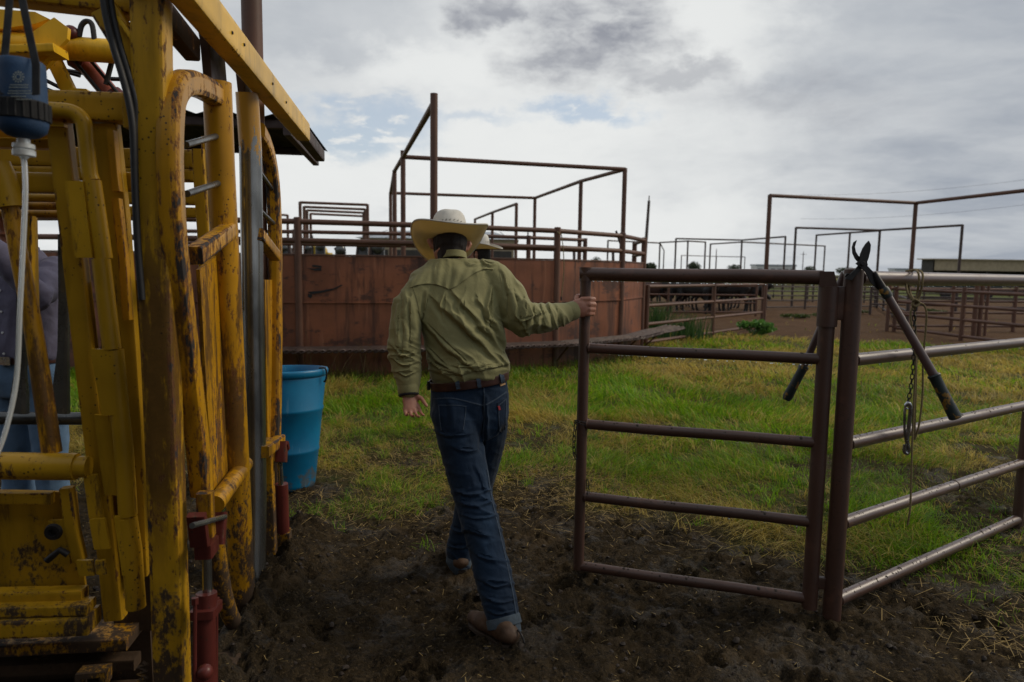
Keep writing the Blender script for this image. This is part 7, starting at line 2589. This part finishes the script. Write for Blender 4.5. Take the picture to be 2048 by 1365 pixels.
# ------------------------------------------------------------------ the two other people
def stander(label, base, yaw, h, shirt_m, jean_m, arm_poses, hat=True, bandana=False, head_pitch=0.1, buckle=True):
    """standing figure; arm_poses: for left and right (elbow offset, wrist offset) from the shoulder in the body frame (right, forward, up)"""
    f_ = Vector((-math.sin(yaw), math.cos(yaw), 0))
    r_ = Vector((math.cos(yaw), math.sin(yaw), 0))
    k = h / 1.78
    B = Vector((base[0], base[1], 0))

    def P(a, b, c):
        return B + r_ * a * k + f_ * b * k + Vector((0, 0, c * k))
    mb = MB()
    ring_loft(mb, [(P(0, 0, z), r_, f_, a * k, b * k) for z, a, b in ((0.86, 0.13, 0.09), (1.0, 0.14, 0.09), (1.15, 0.14, 0.095), (1.3, 0.16, 0.10), (1.42, 0.15, 0.09), (1.48, 0.08, 0.06))], 22, 2.0)
    capsule(mb, [P(0, 0, 1.46), P(0, 0.02, 1.58)], [0.056 * k, 0.054 * k], 14)
    hc = P(0, 0.035, 1.665)
    hu = (Vector((0, 0, 1)) + f_ * head_pitch).normalized()
    hf = (f_ - Vector((0, 0, 1)) * head_pitch).normalized()
    capsule(mb, [hc - hu * 0.05, hc + hu * 0.045], [0.070, 0.074], 16, (1, 1.2), hf)
    capsule(mb, [hc - hu * 0.07 + hf * 0.04, hc - hu * 0.105 + hf * 0.058], [0.052, 0.034], 12)
    capsule(mb, [hc + hf * 0.088, hc + hf * 0.110 - hu * 0.032], [0.010, 0.013], 8)
    for s in (-1, 1):
        e = hc + r_ * s * 0.076 - hu * 0.02
        capsule(mb, [e + hu * 0.025, e + r_ * s * 0.012, e - hu * 0.025], [0.010, 0.012, 0.009], 8)
        capsule(mb, [hc + hf * 0.086 + hu * 0.012 + r_ * s * 0.02, hc + hf * 0.08 + hu * 0.012 + r_ * s * 0.045], [0.009, 0.009], 8)
        capsule(mb, [hc + hf * 0.088 - hu * 0.068, hc + hf * 0.084 - hu * 0.069 + r_ * s * 0.022], [0.007, 0.006], 8)
    arms = []
    for s, (el, wr_) in zip((-1, 1), arm_poses):
        sh = P(s * 0.17, 0, 1.41)
        e = P(s * 0.17 + el[0], el[1], 1.41 + el[2])
        w_ = P(s * 0.17 + wr_[0], wr_[1], 1.41 + wr_[2])
        arms.append((sh, e, w_))
        capsule(mb, [sh, e, w_], [0.05, 0.042, 0.027], 12)
        d = (w_ - e).normalized()
        nn = d.cross(r_).normalized()
        hand_fingers(mb, w_, d, nn, d.cross(nn), 0.5, 0.003, 0.95, s, 0.3)
    legs = []
    for s in (-1, 1):
        L = [P(s * 0.095, 0, 0.90), P(s * 0.105, 0.01, 0.50), P(s * 0.11, 0, 0.10)]
        legs.append(L)
        capsule(mb, L, [0.075, 0.055, 0.04], 12)
    V, Fc = voxel(mb, 0.0055, 2)
    o = mesh_obj('person', V, Fc, SKIN)
    tag(o, label, 'person')
    # shirt
    mb = MB()
    ring_loft(mb, [(P(0, 0, z), r_, f_, a * k, b * k) for z, a, b in ((0.97, 0.155, 0.11), (1.0, 0.172, 0.124), (1.05, 0.175, 0.128), (1.15, 0.172, 0.125), (1.28, 0.185, 0.128), (1.38, 0.195, 0.118), (1.44, 0.16, 0.095), (1.48, 0.10, 0.078), (1.51, 0.07, 0.068))], 30, 2.2)
    for sh, e, w_ in arms:
        d = (w_ - e).normalized()
        capsule(mb, [sh, sh.lerp(e, 0.5), e, e.lerp(w_, 0.5), w_ - d * 0.02], [0.078, 0.072, 0.062, 0.055, 0.042], 16)
    V, Fc = voxel(mb, 0.009, 4)
    N = normals_of(V, Fc)
    V = crumple(V, N, 0.030, 7, 81 + int(h * 100), (1, 1, 0.45))
    V = crumple(V, N, 0.008, 20, 82)
    sh_o = mesh_obj('shirt', V, Fc, shirt_m, o)
    MB().sweep([P(0.068 * math.cos(q * 0.262), 0.068 * math.sin(q * 0.262), 1.50 - 0.015 * math.sin(q * 0.262)) for q in range(24)], rect(0.006, 0.035, 0.002), (0, 0, 1), closed=True).build('collar', shirt_m, sh_o)
    for z in (1.02, 1.12, 1.22, 1.32, 1.42):
        MB().lathe(P(0.0, 0.128 if z < 1.4 else 0.10, z), f_, [(0.001, 0), (0.006, 0.002), (0.006, 0.006), (0.001, 0.007)], 10).build('button', WHITE_P, sh_o)
    # jeans
    mb = MB()
    ring_loft(mb, [(P(0, 0, z), r_, f_, a * k, b * k) for z, a, b in ((1.0, 0.155, 0.108), (0.95, 0.165, 0.118), (0.88, 0.172, 0.125), (0.80, 0.15, 0.11))], 28, 2.3)
    for L in legs:
        capsule(mb, [L[0], L[0].lerp(L[1], 0.5), L[1], L[1].lerp(L[2], 0.5), L[2]], [0.095, 0.088, 0.076, 0.07, 0.066], 16)
    V, Fc = voxel(mb, 0.009, 4)
    V = crumple(V, normals_of(V, Fc), 0.016, 8, 91)
    je = mesh_obj('jeans', V, Fc, jean_m, o)
    pts = [P(0.168 * math.cos(q * 0.1745), 0.122 * math.sin(q * 0.1745), 0.985) for q in range(36)]
    be = MB().sweep(pts, rect(0.005, 0.036, 0.0015), (0, 0, 1), closed=True).build('belt', LEATHER, o)
    if buckle:
        MB().prism([P(-0.035, 0.128, 0.965), P(0.035, 0.128, 0.965), P(0.035, 0.128, 1.005), P(-0.035, 0.128, 1.005)], f_ * 0.008).build('buckle', CHROME, be)
    for L in legs:
        hl_ = Vector((L[2].x, L[2].y, 0.012)) - f_ * 0.06
        boot(o, hl_, hl_ + f_ * 0.27, L[2])
    # hair
    mb = MB()
    capsule(mb, [hc - hu * 0.035 - hf * 0.012, hc + hu * 0.05], [0.074, 0.079], 16, (1, 1.2), hf)
    V, Fc = voxel(mb, 0.007, 2)
    kv = (((V - np.array(hc)) @ np.array(hf)) < 0.03)
    mesh_obj('hair', V, [f for f in Fc if all(kv[i] for i in f)], HAIR, o)
    if bandana:
        pts = [P(0.066 * math.cos(q * 0.262), 0.02 + 0.068 * math.sin(q * 0.262), 1.535 + 0.006 * math.sin(q * 1.3)) for q in range(24)]
        MB().tube(pts, 0.028, 8, closed=True).build('bandana', BANDANA, o)
    if hat:
        make_hat(o, hc + hu * 0.035, hu, hf, curl=0.05)
    return o


# cowboy beyond, only hat and neck show past the first man's hat
bp2 = at(966, 505, 5.9)
stander('person in a white hat and blue bandana, mostly hidden behind the olive shirt', (bp2.x, 5.9), R(72), 1.70, GREY_SHIRT, DENIM_LT,
        (((-0.03, 0.03, -0.28), (-0.02, 0.22, -0.42)), ((0.03, 0.03, -0.28), (0.0, 0.24, -0.40))), True, True, 0.05)
# helper on the far side of the chute
bp3 = at(58, 710, 3.35)
stander('person in a lavender shirt and light jeans seen through the chute bars', (bp3.x, 3.35), R(168), 1.78, LAVENDER, DENIM_LT,
        (((-0.12, 0.20, -0.12), (0.02, 0.30, 0.13)), ((0.05, 0.05, -0.28), (0.02, 0.22, -0.44))), True, False, 0.15)

# ------------------------------------------------------------------ unseen shed added behind the camera so its eave darkens the chute's near side
ws = thing('added_shade_shed', (-1.0, -3.5, 0), 'added open fronted tan shed out of view, put in to shade the chute', 'shed')
bx('back_wall', TAN_WALL, ws, -9.0, 2.0, -4.2, -4.1, 0, 3.6)
bx('end_wall', TAN_WALL, ws, -9.1, -9.0, -4.1, -0.4, 0, 3.6)
vs, fs = roofsheet(Vector((-9.2, -0.55, 3.15)), Vector((-9.2, -4.4, 3.75)), Vector((2.2, -4.4, 3.75)), Vector((2.2, -0.55, 3.15)), 220, 0.012)
mesh_obj('roof_sheet', vs, fs, ROOF_DARK, ws)
for x in (-8.8, -5.2, -1.6, 1.9):
    MB().tube([(x, -0.8, 0), (x, -0.8, 3.1)], 0.057, 10).build('post', PIPE, ws)
    MB().bar((x, -0.6, 3.06), (x, -4.2, 3.62), 0.06, 0.10, (0, 0, 1)).build('rafter', ROOF_BEAM, ws)
